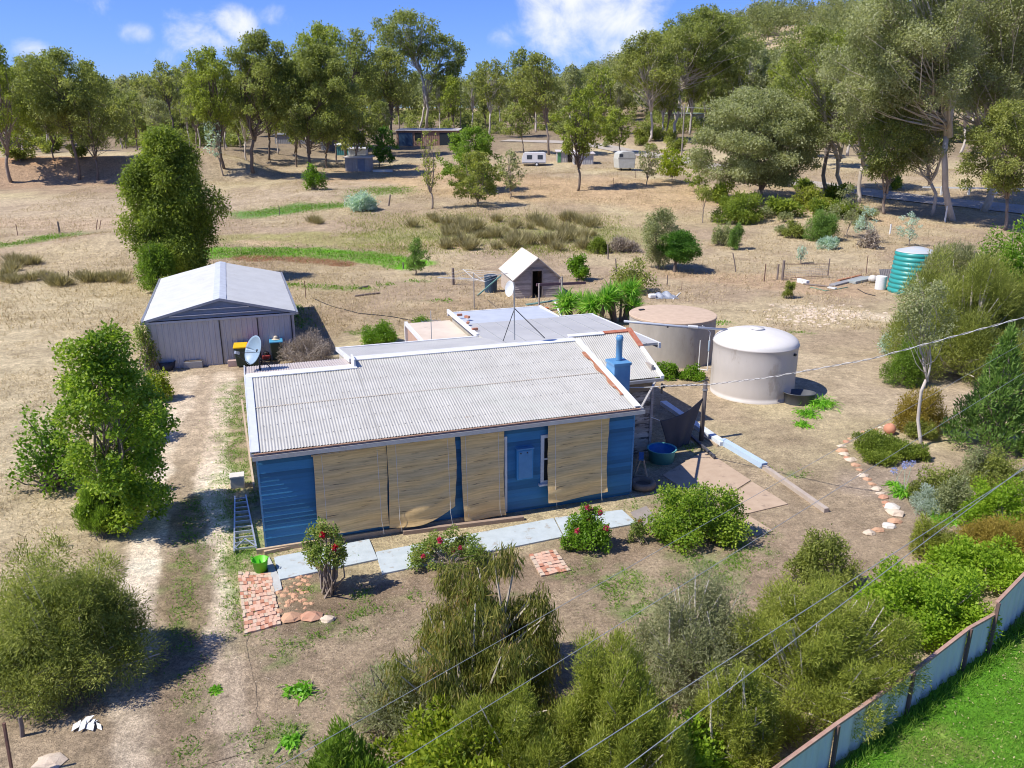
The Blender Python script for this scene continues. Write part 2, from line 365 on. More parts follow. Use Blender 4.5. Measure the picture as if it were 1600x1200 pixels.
xs = axis(-24, 26, .2, -1500, 1500, 1.05); ys = axis(5, 62, .2, -300, 2400, 1.035)
XX, YY = np.meshgrid(xs, ys); V = np.stack([XX.ravel(), YY.ravel(), TZ(XX, YY).ravel()], -1)
i = np.arange(len(xs) - 1)[None, :] + np.arange(len(ys) - 1)[:, None] * len(xs); i = i.ravel()
F = np.stack([i, i + 1, i + 1 + len(xs), i + len(xs)], -1)
me = npmesh('ground', V, F); tone(me, V); me.polygons.foreach_set('use_smooth', np.ones(len(F), bool)); tag(link('ground', me, GM, None), kind='structure')
def strip(name, pl, hw, m, dz=.02, step=.25, ragged=.15, toned=True, nacross=10):
    pl = np.array(pl, float); d = np.r_[0, np.cumsum(np.hypot(*np.diff(pl, axis=0).T))]; s = np.arange(0, d[-1], step)
    # smooth the centre line
    cx = np.interp(s, d, pl[:, 0]); cy = np.interp(s, d, pl[:, 1]); k = max(3, int(4 / step)); ker = np.ones(k) / k
    cx = np.convolve(np.pad(cx, k, 'edge'), ker, 'same')[k:-k]; cy = np.convolve(np.pad(cy, k, 'edge'), ker, 'same')[k:-k]
    tx = np.gradient(cx); ty = np.gradient(cy); L = np.hypot(tx, ty) + 1e-9; nx, ny = -ty / L, tx / L
    u = np.linspace(-1, 1, nacross + 1)[None, :]
    e = (fbm(s[:, None] + 0 * u, np.sign(u) * 50 + 0 * s[:, None], 1.6, 4) - .5) * 2 * ragged
    off = u * (hw + e); X = cx[:, None] + nx[:, None] * off; Y = cy[:, None] + ny[:, None] * off
    V = np.stack([X.ravel(), Y.ravel(), (TZ(X, Y) + dz).ravel()], -1); n = nacross + 1
    i = (np.arange(nacross)[None, :] + np.arange(len(s) - 1)[:, None] * n).ravel(); F = np.stack([i, i + 1, i + 1 + n, i + n], -1)
    me = npmesh(name, V, F); me.polygons.foreach_set('use_smooth', np.ones(len(F), bool))
    if toned: tone(me, V)
    return tag(link(name, me, m, None), kind='structure')
strip('driveway', W([(283, 1235), (275, 1080), (278, 950), (285, 860), (300, 760), (318, 670), (333, 590), (338, 573)]), 1.45, GM, .012, .15, .3, True, 20)
asph = mat('road_asphalt', (.44, .39, .33), (.35, .30, .25), 2, .9, bump=.3)
strip('road', RP, 3.0, asph, .10, 1.0, .25, False, 6)
# ------------------------------------------------------------------ materials for built things
ROOF = mat('roof_iron', (.56, .54, .475), (.47, .45, .39), 1.6, .5, .25, .05, 30, (1, 1, 1), (.42, .33, .25), 2.4, .64)
WHITE = mat('white_paint', (.74, .74, .72), (.62, .62, .60), 6, .5)
CREAM = mat('cream_timber', (.55, .42, .28), (.42, .31, .2), 8, .7, stretch=(1, 1, 1))
BLUE = mat('blue_weatherboard', (.042, .195, .355), (.033, .155, .29), 2.5, .45, bump=.05, stain=(.07, .26, .44), sscale=7, sthr=.66, isl=.28, stretch=(.5, .5, 3))
BLUEL = mat('pale_blue_paint', (.11, .28, .47), (.085, .23, .41), 4, .4, stain=(.45, .5, .52), sscale=14, sthr=.72)
GREYM = mat('grey_metal', (.42, .43, .45), (.34, .35, .37), 4, .4, .5)
DARKM = mat('dark_metal', (.05, .05, .055), (.03, .03, .035), 6, .5, .3)
RUST = mat('rusty_iron', (.33, .11, .05), (.45, .22, .12), 9, .85, stain=(.5, .38, .3), sscale=6, sthr=.58)
FLAT = mat('grey_roof_sheet', (.56, .545, .50), (.46, .45, .42), .8, .5, .2, stain=(.30, .28, .26), sscale=1.5, sthr=.66)
WOOD = mat('weathered_timber', (.44, .39, .34), (.25, .21, .19), 5, .9, stretch=(.5, .5, 4), bump=.3, stain=(.36, .32, .29), sscale=2.5, sthr=.58, isl=.3)
WOODL = mat('pale_timber', (.50, .38, .26), (.38, .29, .2), 6, .8, bump=.2)
PEEL = mat('peeling_board', (.62, .53, .42), (.42, .34, .26), 7, .85, stretch=(.6, .6, 3), bump=.3, stain=(.11, .085, .065), sscale=2.2, sthr=.50, isl=.35)
CONC = mat('tank_concrete', (.42, .38, .32), (.34, .305, .255), 2.2, .9, bump=.15, stain=(.27, .22, .17), sscale=1.4, sthr=.62, stretch=(1, 1, .35))
CONCT = mat('tank_lid_concrete', (.56, .42, .30), (.46, .34, .24), 3, .9, bump=.2, stain=(.36, .28, .2), sscale=2, sthr=.62)
POLY = mat('beige_plastic', (.52, .475, .43), (.48, .44, .39), 1.5, .55, stretch=(1, 1, .4), stain=(.40, .35, .30), sscale=1.6, sthr=.56)
GLASS = mat('dark_glass', (.02, .025, .03), (.03, .035, .04), 2, .1, spec=.8)
PATH = mat('blue_grey_concrete', (.47, .52, .53), (.39, .44, .45), 3, .85, bump=.25, stain=(.33, .31, .27), sscale=3.2, sthr=.56)
SLAB = mat('brown_concrete', (.48, .36, .25), (.40, .29, .2), 3, .9, bump=.2, stain=(.30, .22, .16), sscale=1.6, sthr=.58)
def bamboo():
    m = mat('bamboo_slats', (.88, .62, .29), (.56, .37, .155), 3.5, .8, stretch=(.3, .3, 6), stain=(.13, .08, .035), sscale=3.1, sthr=.57)
    return m
BAM = bamboo()
# house frame
A = P(416, 861); B = P(985, 772.5); L = np.linalg.norm(B - A); U = (B - A) / L; Vv = np.array([-U[1], U[0], 0]); Zz = np.array([0, 0, 1.0])
def h(u, v, z): return A + U * u + Vv * v + Zz * z
def corr(mb, o, a, b, wave=.08, amp=.0125, nb=6, wob=.004):
    """corrugated sheet: o corner, a across the waves, b along them"""
    o, a, b = (np.array(q, float) for q in (o, a, b)); La = np.linalg.norm(a); n = np.cross(a, b); n /= np.linalg.norm(n)
    if n[2] < -.01: n = -n
    na = int(La / wave * 4); base = len(mb.v)
    for j in range(nb + 1):
        for i in range(na + 1):
            s = i / na; x = s * La
            w = amp * math.sin(2 * math.pi * x / wave) + wob * math.sin(x * 1.7 + j * 1.3) + (wob * 1.2 if (int(x / .76) + (j > nb // 2)) % 2 else 0)
            mb.v.append(tuple(o + a * s + b * (j / nb) + n * w))
    for j in range(nb):
        for i in range(na):
            q = base + j * (na + 1) + i; mb.f.append((q, q + 1, q + na + 2, q + na + 1))
    return mb
def boards(mb, o, d, length, z0, z1, nrm, pitch=.13, th=.02, warp=.006, seg=6, rs=3, tops=None):
    """lapped boards: each leans out at its foot and is slightly bowed"""
    r = random.Random(rs); o = np.array(o, float); z = z0
    while z < z1 - .01:
        t = min(z + pitch, z1); b = len(mb.v); bow = r.uniform(-warp, warp); tw = r.uniform(-warp, warp)
        l0, l1 = 0, length
        if tops: l0, l1 = tops(z + pitch / 2)
        for i in range(seg + 1):
            s = i / seg; x = l0 + (l1 - l0) * s; q = bow * math.sin(s * math.pi * 1.3 + tw * 300) + tw * (s - .5) * .6
            p = o + d * x
            mb.v += [tuple(p + nrm * (th + q) + Zz * z), tuple(p + nrm * (.004 + q * .4) + Zz * t), tuple(p + Zz * z)]
        for i in range(seg):
            k = b + i * 3; mb.f += [(k, k + 3, k + 4, k + 1), (k + 2, k + 5, k + 3, k)]
        z += pitch
    return mb
# ------------------------------------------------------------------ the blue cottage
H = thing('cottage', 'long blue weatherboard cottage with pale corrugated iron roof in the middle of the yard', 'house', tuple(A))
K = .197
def rz(v): return 2.985 + K * (v + .2)
m = MB(); boards(m, h(0, 0, 0), U, L, .12, 2.8, -Vv, .128, .026, .010, 16); m.pb(h(.02, .02, -.2), U * (L - .04), Vv * .1, Zz * 3.0); m.build('front_wall', BLUE, H)
m = MB(); boards(m, h(0, 6.0, 0), -Vv, 6.0, .1, 2.95, -U, .128, .018, .004, 6, 5); m.pb(h(.01, .12, -.2), U * .1, Vv * 5.9, Zz * 3.2)
m.build('side_wall', mat('blue_sunlit_side_wall', (.16, .34, .62), (.14, .30, .56), 3, .4), H)  # paler than the front: sunlight on this wall is put into its blue
m = MB(); m.prism([h(L - .1, .12, -.2), h(L - .1, 4.4, -.2), h(L - .1, 4.4, rz(4.4) - .06), h(L - .1, .12, rz(.12) - .06)], U * .08); m.build('end_wall', BLUE, H)
m = MB(); m.pb(h(.1, 6.0, -.2), U * 3.2, Vv * .1, Zz * 3.5); m.pb(h(3.3, 8.4, -.2), U * 3.3, Vv * .1, Zz * 3.2); m.pb(h(3.2, 6.1, -.2), U * .1, Vv * 2.3, Zz * 3.4)
m.pb(h(8.8, 13.2, -.2), U * 3.9, Vv * .1, Zz * 3.2); m.pb(h(12.7, 10.8, -.2), U * .1, Vv * 2.4, Zz * 3.2); m.pb(h(12.8, 10.7, -.2), U * 1.4, Vv * .1, Zz * 3.2); m.pb(h(14.15, 5.6, -.2), U * .1, Vv * 5.1, Zz * 3.2); m.pb(h(8.75, 8.8, -.2), U * .1, Vv * 4.4, Zz * 3.2)
m.build('rear_wall', mat('cream_boards', (.55, .50, .42), None, 3), H)
for (u, w) in ((-.02, .05), (L - .03, .05)):
    m = MB(); m.pb(h(u, -.024, .1), U * w, Vv * .04, Zz * 2.7); m.build('corner_trim', BLUEL, H)
# roofs
m = MB(); corr(m, h(-.02, -.22, rz(-.22)), U * 3.27, Vv * 4.2 + Zz * K * 4.2); corr(m, h(3.25, -.22, rz(-.22)), U * 7.72, Vv * 4.77 + Zz * K * 4.77, nb=8)
m.build('main_roof', ROOF, H, smooth=True)
m = MB()
for s in (.45, .47): m.pb(h(.3, 4.5 * s, rz(4.5 * s) + .012), U * .01, Vv * .01, Zz * .002)
lap = MB(); lap.pb(h(0, 2.05, rz(2.05) + .008), U * 10.9, Vv * .045 + Zz * K * .045, Zz * .006); lap.build('lap_seam', mat('lap_rust', (.36, .30, .22), (.5, .46, .4), 9, .8, stretch=(1, 1, 1)), H)
# ridge and barge flashings, proud of the sheets
m = MB(); m.pb(h(-.08, 3.86, rz(3.86) + .012), U * 3.33, Vv * .2 + Zz * K * .2, Zz * .03); m.pb(h(-.08, 4.06, rz(4.06) + .012), U * 3.33, Vv * .22 - Zz * .03, Zz * .03)
m.pb(h(3.2, 4.40, rz(4.4) + .012), U * 7.75, Vv * .2 + Zz * K * .2, Zz * .03); m.pb(h(3.2, 4.60, rz(4.6) + .014), U * 7.75, Vv * .25 - Zz * .04, Zz * .03)
m.pb(h(3.17, 3.95, rz(4.0) - .1), U * .05, Vv * .7, Zz * .36); m.build('ridge_capping', WHITE, H)
m = MB(); m.pb(h(-.14, -.22, rz(-.22) - .1), U * .03, Vv * 4.3 + Zz * K * 4.3, Zz * .14); m.pb(h(-.11, -.22, rz(-.22) + .02), U * .2, Vv * 4.3 + Zz * K * 4.3, Zz * .015)
m.pb(h(-.14, 4.1, rz(4.08) - .1), U * .03, Vv * 2.0 - Zz * .25, Zz * .12); m.build('barge_board', GREYM if 0 else mat('pale_barge', (.60, .62, .65), (.52, .54, .57), 5, .5), H)
m = MB(); m.pb(h(10.92, -.2, rz(-.2) + .02), U * .22, Vv * 4.75 + Zz * K * 4.75, Zz * .02); m.pb(h(11.12, -.2, rz(-.2) - .1), U * .025, Vv * 4.75 + Zz * K * 4.75, Zz * .135); m.build('barge_board', WHITE, H)
m = MB(); m.grid(lambda a, b: h(10.80 + .16 * a + .05 * math.sin(b * 19) * (1 - a), .55 + b * 3.0, rz(.55 + b * 3.0) + .036), 4, 24); o = m.build('rust_patch', RUST, H); o['label'] = 'rusty flaking edge sheet beside the chimney'
# gutter and fascia
m = MB(); m.pb(h(-.1, -.235, 2.83), U * (L + .28), Vv * .03, Zz * .13); m.pb(h(-.1, -.335, 2.80), U * (L + .28), Vv * .1, Zz * .02); m.pb(h(-.1, -.345, 2.80), U * (L + .28), Vv * .012, Zz * .12)
m.build('gutter', mat('gutter_paint', (.58, .55, .50), (.48, .44, .38), 5, .5, stain=(.42, .24, .12), sscale=4, sthr=.7), H)
m = MB(); m.pb(h(-.1, -.332, 2.83), U * (L + .27), Vv * .09, Zz * .012); m.build('gutter_rust', mat('gutter_inside', (.10, .06, .05), (.2, .1, .06), 12, .9), H)
m = MB(); m.pb(h(0, -.21, 2.86), U * L, Vv * .2, Zz * .02); m.build('eave_soffit', WHITE, H)
m = MB(); m.pb(h(-.05, -.30, rz(-.22) - .035), U * (L + .1), Vv * .07, Zz * .022); m.build('rusty_sheet_ends', mat('sheet_end_rust', (.40, .24, .15), (.20, .12, .09), 11, .9), H)
for k in range(6):
    m = MB(); v = .35 + k * .7
    if v < 3.9:
        for j in range(60): m.box(*h(.08 + j * .18, v, rz(v) + .016), .022, .022, .010)
        m.build('roof_screws', mat('screw_grey', (.30, .27, .24), None, 9), H)['kind'] = 'stuff'
# rear roofs
PINKR = mat('pink_grey_iron', (.56, .50, .45), (.50, .42, .37), 3, .5, .2)
m = MB(); corr(m, h(-.1, 4.2, rz(4.0) - .02), U * 3.45, Vv * 1.95 - Zz * .27); m.build('rear_roof', PINKR, H, smooth=True)
m = MB(); corr(m, h(3.2, 4.75, 3.84), U * 5.5, Vv * 3.95 - Zz * .64, .09, .008); m.build('rear_roof', FLAT, H, smooth=True)
m = MB(); m.pb(h(3.12, 4.75, 3.76), U * .1, Vv * 4.0 - Zz * .65, Zz * .13); m.pb(h(3.12, 8.68, 3.12), U * 5.5, Vv * .1, Zz * .12); m.build('rear_gutter', WHITE, H)
def slab(z, u0, u1, v0, v1, t=.1, dz=0): return MB().pb(h(u0, v0, z - t), U * (u1 - u0), Vv * (v1 - v0) + Zz * dz, Zz * t)
m = slab(3.42, 8.66, 14.5, 4.95, 10.95, .09, -.22); m.build('flat_roof', FLAT, H)
m = MB()
for k in range(7): m.pb(h(9.2 + k * .8, 4.95, 3.422), U * .03, Vv * 5.95 - Zz * .22, Zz * .012)
m.build('sheet_seams', mat('seam_grey', (.34, .35, .36), None, 3), H)
m = slab(3.2, 8.66, 12.95, 10.95, 13.4, .08, -.05); m.build('flat_roof', mat('pale_blue_sheet', (.58, .61, .63), (.50, .53, .56), 2, .5, .2), H)
m = MB(); m.pb(h(14.5, 4.9, 3.22), U * .1, Vv * 6.15 - Zz * .22, Zz * .2); m.pb(h(12.95, 10.95, 3.06), U * .1, Vv * 2.5, Zz * .14); m.pb(h(8.6, 13.4, 3.03), U * 4.45, Vv * .1, Zz * .14); m.pb(h(8.56, 8.7, 3.17), U * .1, Vv * 4.7, Zz * .16); m.pb(h(12.95, 10.95, 3.08), U * 1.65, Vv * .1, Zz * .14)
m.build('roof_edge', WHITE, H)
# cream lean-to with its brick wall
m = slab(2.95, 6.65, 8.56, 8.85, 12.9, .07); m.build('lean_to_roof', mat('cream_sheet', (.66, .56, .44), (.58, .47, .36), 1.2, .6, stain=(.36, .31, .25), sscale=1.1, sthr=.6), H)
m = MB(); m.pb(h(6.55, 8.85, 2.86), U * .1, Vv * 4.1, Zz * .16); m.pb(h(6.55, 8.78, 2.86), U * 2.0, Vv * .07, Zz * .12); m.pb(h(6.55, 12.9, 0), U * .14, Vv * .14, Zz * 3.0); m.build('lean_to_edge', WHITE, H)
m = MB(); boards(m, h(6.68, 12.9, 0), -Vv, 4.0, 0, 2.86, -U, .16, .02, .004, 4, 8); m.build('lean_to_wall', mat('pink_boards', (.45, .30, .22), (.36, .24, .18), 5, .9), H)
for k, (u, v, s) in enumerate(((8.7, 9.4, .12), (8.75, 10.6, .1), (9.0, 11.6, .12), (8.8, 12.1, .11))):
    m = MB(); m.box(*h(u, v, 3.3), s * 2, s, s * .8, .4 + k); solo(m, 'brick', mat('terracotta_brick', (.42, .16, .09), (.5, .24, .15), 8, .9), ['red brick lying on the flat roof nearest the ridge of the cottage', 'small red brick second from the ridge on the flat roof edge', 'red brick third from the ridge on the flat roof edge', 'red brick farthest from the ridge on the flat roof edge'][k], 'brick', 'bricks lying on the flat roof')
# right wing
def wz(v): return 2.9 + .40 * (v - 2.7)
m = MB(); corr(m, h(11.14, 2.65, wz(2.65)), U * 2.25, Vv * 2.5 + Zz * .4 * 2.5); m.build('wing_roof', ROOF, H, smooth=True)
m = MB(); m.pb(h(13.37, 2.6, wz(2.6) - .06), U * .12, Vv * 2.65 + Zz * 1.06, Zz * .12); m.build('barge_board', WHITE, H)
m = MB(); m.pb(h(12.3, 5.1, wz(5.1) + .0), U * 1.15, Vv * .14 + Zz * .05, Zz * .05); m.pb(h(13.3, 4.2, wz(4.2) + .065), U * .2, Vv * 1.05 + Zz * .42, Zz * .02); m.build('rusty_flashing', mat('red_oxide', (.36, .09, .045), (.45, .2, .12), 8, .8), H)
m = MB(); m.pb(h(10.95, 5.06, wz(5.06) + .03), U * 1.4, Vv * .16 + Zz * .05, Zz * .03); m.build('ridge_capping', WHITE, H)
m = MB(); m.pb(h(11.2, 2.55, 2.74), U * 2.25, Vv * .1, Zz * .1); m.build('wing_gutter', GREYM, H)
m = MB(); boards(m, h(11.04, 2.95, 0), U, 2.2, .0, 2.85, -Vv, .2, .03, .012, 5, 11); m.pb(h(11.04, 2.97, -.2), U * 2.2, Vv * .08, Zz * 3.0); m.build('wing_wall', PEEL, H)
m = MB(); m.pb(h(11.2, 2.915, 2.32), U * 2.0, Vv * .02, Zz * .42); m.build('wing_panel', mat('tan_panel', (.30, .23, .15), (.24, .18, .12), 4, .8), H)
m = MB(); m.pb(h(13.2, 2.9, -.2), U * .1, Vv * .1, Zz * 3.0); m.pb(h(13.2, 3.0, -.2), U * .09, Vv * 2.2, Zz * 3.4); m.build('wing_post', WOOD, H)
m = MB(); m.bar(h(L + .12, -.1, 2.84), h(13.15, 2.6, 2.72), .06); m.build('wing_brace', mat('grey_timber', (.45, .42, .38), None, 5), H)
# chimney
cu, cv = 11.17, 1.75
m = MB(); m.pb(h(cu, cv, 1.0), U * .57, Vv * .62, Zz * 2.7); m.pb(h(cu - .03, cv - .03, 3.7), U * .63, Vv * .68, Zz * .09); ch = m.build('chimney', BLUEL, H, bevel=.008)
m = MB(); cx = h(cu + .32, cv + .36, -.05); m.lathe(cx, [(.105, 3.85), (.105, 4.5), (.12, 4.51), (.12, 4.61), (.105, 4.63), (.1, 4.67), (0, 4.67)], 20); m.build('flue', BLUEL, ch, smooth=True)
# plinth beam, windows, door, meter box
m = MB(); m.pb(h(-.25, -.12, 0), U * 6.0, Vv * .08, Zz * .14); m.pb(h(-.1, -.04, -.1), U * 6.6, Vv * .03, Zz * .22); m.build('plinth_board', CREAM, H)
m = MB(); m.pb(h(7.20, -.17, 1.12), U * .5, Vv * .15, Zz * .98); bx = m.build('meter_box', mat('meter_box_blue', (.05, .27, .52), (.045, .24, .47), 4, .4), H, bevel=.01)
m = MB(); m.pb(h(7.19, -.2, 2.07), U * .52, Vv * .19, Zz * .04); m.pb(h(7.24, -.183, 1.17), U * .42, Vv * .011, Zz * .86); m.build('box_lid', BLUEL, bx)
for uu in (7.3, 7.5): m = MB(); m.box(*h(uu, -.178, 1.95), .05, .02, .04); m.build('box_latch', DARKM, bx)
m = MB(); u0, u1, z0, z1 = 7.98, 10.0, .85, 2.4
for (a, b, c, d) in ((u0, z0, .1, z1 - z0), (u1 - .1, z0, .1, z1 - z0), (u0 + .1, z1 - .1, u1 - u0 - .2, .1), (u0 + .1, z0, u1 - u0 - .2, .08)): m.pb(h(a, -.06, b), U * c, Vv * .05, Zz * d)
wn = m.build('window', WHITE, H)
m = MB(); m.pb(h(u0 - .06, -.13, z0 - .06), U * (u1 - u0 + .12), Vv * .12, Zz * .055); m.build('sill', WHITE, wn)
m = MB(); m.pb(h(u0 + .1, -.035, z0 + .08), U * (u1 - u0 - .2), Vv * .01, Zz * (z1 - z0 - .18)); m.build('pane', GLASS, wn)
m = MB(); m.pb(h(u0 + .1, -.05, 1.6), U * (u1 - u0 - .2), Vv * .014, Zz * .05); m.build('glazing_bar', WHITE, wn)
m = MB()
for u in (5.9, 6.84): m.pb(h(u, -.07, .1), U * .08, Vv * .07, Zz * 2.4)
m.pb(h(5.98, -.07, 2.42), U * .86, Vv * .07, Zz * .08); m.build('door_frame', WHITE, H)
m = MB(); m.pb(h(5.98, -.03, .12), U * .86, Vv * .02, Zz * 2.3); m.build('door', GLASS, H)
for (a, b) in ((1.7, 3.2), (3.6, 5.2)):
    m = MB(); m.pb(h(a, -.05, 1.0), U * (b - a), Vv * .04, Zz * 1.5); m.pb(h(a + .08, -.056, 1.08), U * (b - a - .16), Vv * .005, Zz * 1.34); m.build('window', GLASS, H)
# blinds (hung in front of the wall)
def blind(u0, u1, zt0, zt1, zb0, zb1, off, label, curl=0, seed=1):
    r = random.Random(seed); m = MB(); nz = 190; nu = 14; ph = r.uniform(0, 6)
    def f(a, b):
        zt = zt0 + (zt1 - zt0) * a; zb = zb0 + (zb1 - zb0) * a - .05 * math.sin(a * math.pi) + curl * max(0, a - .35) ** 2
        z = zt + (zb - zt) * b; u = u0 + (u1 - u0) * a + .03 * math.sin(b * 5 + ph) * (1 if a > .5 else .5) - .04 * b * (seed % 3 - 1)
        bulge = .07 * b * (1 + math.sin(a * 5 + ph)) + .05 * b * b
        return h(u, -off - bulge - .008 * math.sin(b * nz * math.pi) - .012 * math.sin(b * 31 + a * 2), z)
    m.grid(f, nu, nz); t = thing('bamboo_blind', label, 'blind', tuple(h(u0, -off, zb0)), 'bamboo blinds hung along the front wall')
    o = m.build('slats', BAM, t); md = o.modifiers.new('thick', 'SOLIDIFY'); md.thickness = .008
    m = MB(); m.bar(h(u0 - .03, -off, zt0 + .02), h(u1 + .03, -off, zt1 + .02), .035); m.build('top_rail', CREAM, t)
    m = MB(); s = (u1 - u0) * .12
    for uu in (u0 + s, u1 - s):
        m.tube([h(uu, -off - .03, zt0), h(uu, -off - .17, (zb0 + zb1) / 2 + .2), h(uu + .05, -off - .16, max(.1, min(zb0, zb1) - .35))], .005, 4)
    m.build('cord', WHITE, t)
blind(1.42, 3.38, 2.64, 2.70, .42, .30, .10, 'bamboo blind at the left end of the front wall, behind the tall rose')
blind(3.42, 5.36, 2.72, 2.73, .24, .30, .13, 'bamboo blind with its lower right corner swept up, second from the left', .72, 2)
blind(5.50, 6.78, 2.70, 2.70, .12, .10, .11, 'narrow bamboo blind hanging over the front door', 0, 3)
blind(8.14, 10.1, 2.72, 2.76, .30, .36, .14, 'bamboo blind over the window right of the blue meter box', 0, 4)
# dish and mast
d0 = h(.35, 5.2, 3.58)
t = thing('satellite_dish', 'round grey-blue satellite dish on the far left corner of the cottage roof', 'satellite dish', tuple(d0))
ax = Vector((-.62, -.72, .42)).normalized(); up = Vector((0, 0, 1)); e1 = ax.cross(up).normalized(); e2 = e1.cross(ax).normalized(); c = Vector(d0) + Vector((-.12, 0, .72))
m = MB(); m.grid(lambda a, b: c + (e1 * math.cos(a * 2 * math.pi) * .40 + e2 * math.sin(a * 2 * math.pi) * .47) * b + ax * (.14 * b * b - .08), 40, 8)
o = m.build('reflector', mat('dish_blue_grey', (.25, .34, .42), (.22, .3, .38), 3, .45), t, smooth=True); md = o.modifiers.new('t', 'SOLIDIFY'); md.thickness = .015
m = MB(); m.tube([d0, Vector(d0) + Vector((0, .05, .75))], .03, 8); m.tube([Vector(d0) + Vector((.3, .3, 0)), Vector(d0) + Vector((0, .05, .5))], .015, 6); m.tube([Vector(d0) + Vector((0, .05, .7)), c - ax * .09], .05, 8); m.build('mount', DARKM, t)
m = MB(); m.tube([c - e2 * .45 + ax * .05, c - e2 * .25 + ax * .62], .014, 6); m.tube([c - e1 * .38 + ax * .05, c - e2 * .22 + ax * .6], .008, 6); m.build('feed_arm', DARKM, t)
m = MB(); q = c - e2 * .2 + ax * .64; m.bar(q, q - ax * .14, .09); m.build('receiver', GREYM, t)
mb_ = onv(804, 531, Vv, Vv @ (A + Vv * 4.62)); tp = onv(803, 441, Vv, Vv @ (A + Vv * 4.62)); s1 = onv(786, 533, Vv, Vv @ (A + Vv * 5.0)); s2 = onv(851, 528, Vv, Vv @ (A + Vv * 4.62)); hub = onv(804, 482, Vv, Vv @ (A + Vv * 4.62))
t = thing('antenna_mast', 'tall thin braced antenna mast on the ridge of the cottage roof', 'antenna mast', tuple(mb_))
m = MB(); m.tube([mb_, tp], .022, 8); m.build('pole', GREYM, t)
for q in (s1, s2): m = MB(); m.tube([hub, q], .015, 6); m.build('stay', DARKM, t)
m = MB(); cc = Vector(onv(797, 451, Vv, Vv @ (A + Vv * 4.62))); ax = Vector((-.5, -.8, .2)).normalized(); e1 = ax.cross(up).normalized(); e2 = e1.cross(ax)
m.grid(lambda a, b: cc + (e1 * math.cos(a * 2 * math.pi) * .17 + e2 * math.sin(a * 2 * math.pi) * .27) * b + ax * .05 * b * b, 20, 3); o = m.build('antenna_panel', WHITE, t); o.modifiers.new('t', 'SOLIDIFY').thickness = .01
bq = h(6.9, 9.3, 2.95); t = thing('rooftop_aerial', 'small spindly television aerial on the cream lean-to roof', 'aerial', tuple(bq))
m = MB(); m.tube([bq, bq + Zz * 1.3], .016, 6); m.build('pole', GREYM, t)
m = MB(); m.bar(bq + Zz * .9 - U * .4, bq + Zz * .9 + U * .4, .012)
for k in range(6): q = bq + Zz * .9 + U * (-.35 + k * .14); m.bar(q - Vv * .28, q + Vv * .28, .007)
m.build('elements', GREYM, t)
# ------------------------------------------------------------------ garage
ga = math.radians(19.0); gU = np.array([math.cos(ga), math.sin(ga), 0]); gV = np.array([-gU[1], gU[0], 0]); gC = np.array([-14.0, 37.5, 0])
def g(u, v, z): return gC + gU * u + gV * v + Zz * z
T = thing('garage', 'large pale-roofed metal garage at the end of the driveway', 'garage', tuple(gC))
hw, gl, ge, gr = 3.35, 11.9, 2.35, 3.2
GM2 = mat('grey_wall_iron', (.47, .485, .52), (.38, .39, .43), 1.1, .4, .2, stretch=(1, 1, .5), stain=(.40, .38, .38), sscale=1.5, sthr=.62)
def ribs(m, o, a, length, hgt, nrm, pitch=.25, d=.03):
    n = int(length / pitch); a = np.array(a)
    prof = []
    for k in range(n): x = k * pitch; prof += [(x, 0), (x + pitch * .62, 0), (x + pitch * .72, d), (x + pitch * .9, d)]
    prof += [(length, 0)]; b = len(m.v)
    for z in (0, hgt):
        for x, q in prof: m.v.append(tuple(np.array(o) + a * x + nrm * q + Zz * z))
    k = len(prof)
    for i in range(k - 1): m.f.append((b + i, b + i + 1, b + k + i + 1, b + k + i))
m = MB(); ribs(m, g(-hw, 0, -.2), gU, 2 * hw, ge + .15, -gV); m.build('front_wall', GM2, T)
m = MB(); ribs(m, g(hw, 0, -.2), gV, gl, ge + .2, gU); ribs(m, g(-hw, gl, -.2), -gV, gl, ge + .2, -gU); ribs(m, g(hw, gl, -.2), -gU, 2 * hw, ge + .2, gV); m.build('side_wall', GM2, T)
m = MB()
for k in range(7):      # horizontally lapped gable cladding
    z0 = ge + .02 + k * (gr - ge - .06) / 7; z1 = z0 + (gr - ge - .06) / 7; w0 = (hw + .1) * (1 - (z0 - ge) / (gr - ge)); w1 = (hw + .1) * (1 - (z1 - ge) / (gr - ge))
    m.add([g(-w0, -.05, z0), g(w0, -.05, z0), g(w1, -.02, z1), g(-w1, -.02, z1)], [(0, 1, 2, 3)])
m.build('gable', mat('blue_grey_gable', (.20, .24, .30), (.16, .19, .24), 2, .5), T)
m = MB(); m.pb(g(-2.3, -.085, 2.52), gU * 4.6, gV * .02, Zz * .035); m.pb(g(-1.2, -.085, 2.78), gU * 2.5, gV * .02, Zz * .03); m.build('gable_trim', WHITE, T)
GR = mat('garage_roof', (.60, .60, .57), (.52, .52, .49), 1.3, .5, .1, stretch=(1, 1, 1), stain=(.42, .38, .33), sscale=1.8, sthr=.62)
for s in (-1, 1):
    m = MB(); o = g(s * (hw + .12), -.1, ge); corr(m, o, gV * (gl + .2), gU * (-s) * (hw + .12) + Zz * (gr - ge), .19, .022, 3, .005); m.build('roof_sheet', GR, T, smooth=True)
    m = MB(); m.pb(g(s * (hw + .14), -.13, ge - .1), gU * s * .1, gV * (gl + .26), Zz * .12); m.build('gutter', GREYM, T)
    m = MB(); m.pb(g(s * (hw + .14), -.13, ge - .06), gU * (-s) * (hw + .14) + Zz * (gr - ge + .03), gV * .03, Zz * .12); m.build('barge_board', mat('barge_grey', (.30, .33, .38), None, 3, .5), T)
m = MB(); m.pb(g(0, -.12, gr + .015), gU * .3 - Zz * .07, gV * (gl + .2), Zz * .02); m.pb(g(0, -.12, gr + .015), gU * -.3 - Zz * .07, gV * (gl + .2), Zz * .02); m.build('ridge_capping', mat('ridge_pale', (.55, .58, .62), None, 3, .5), T)
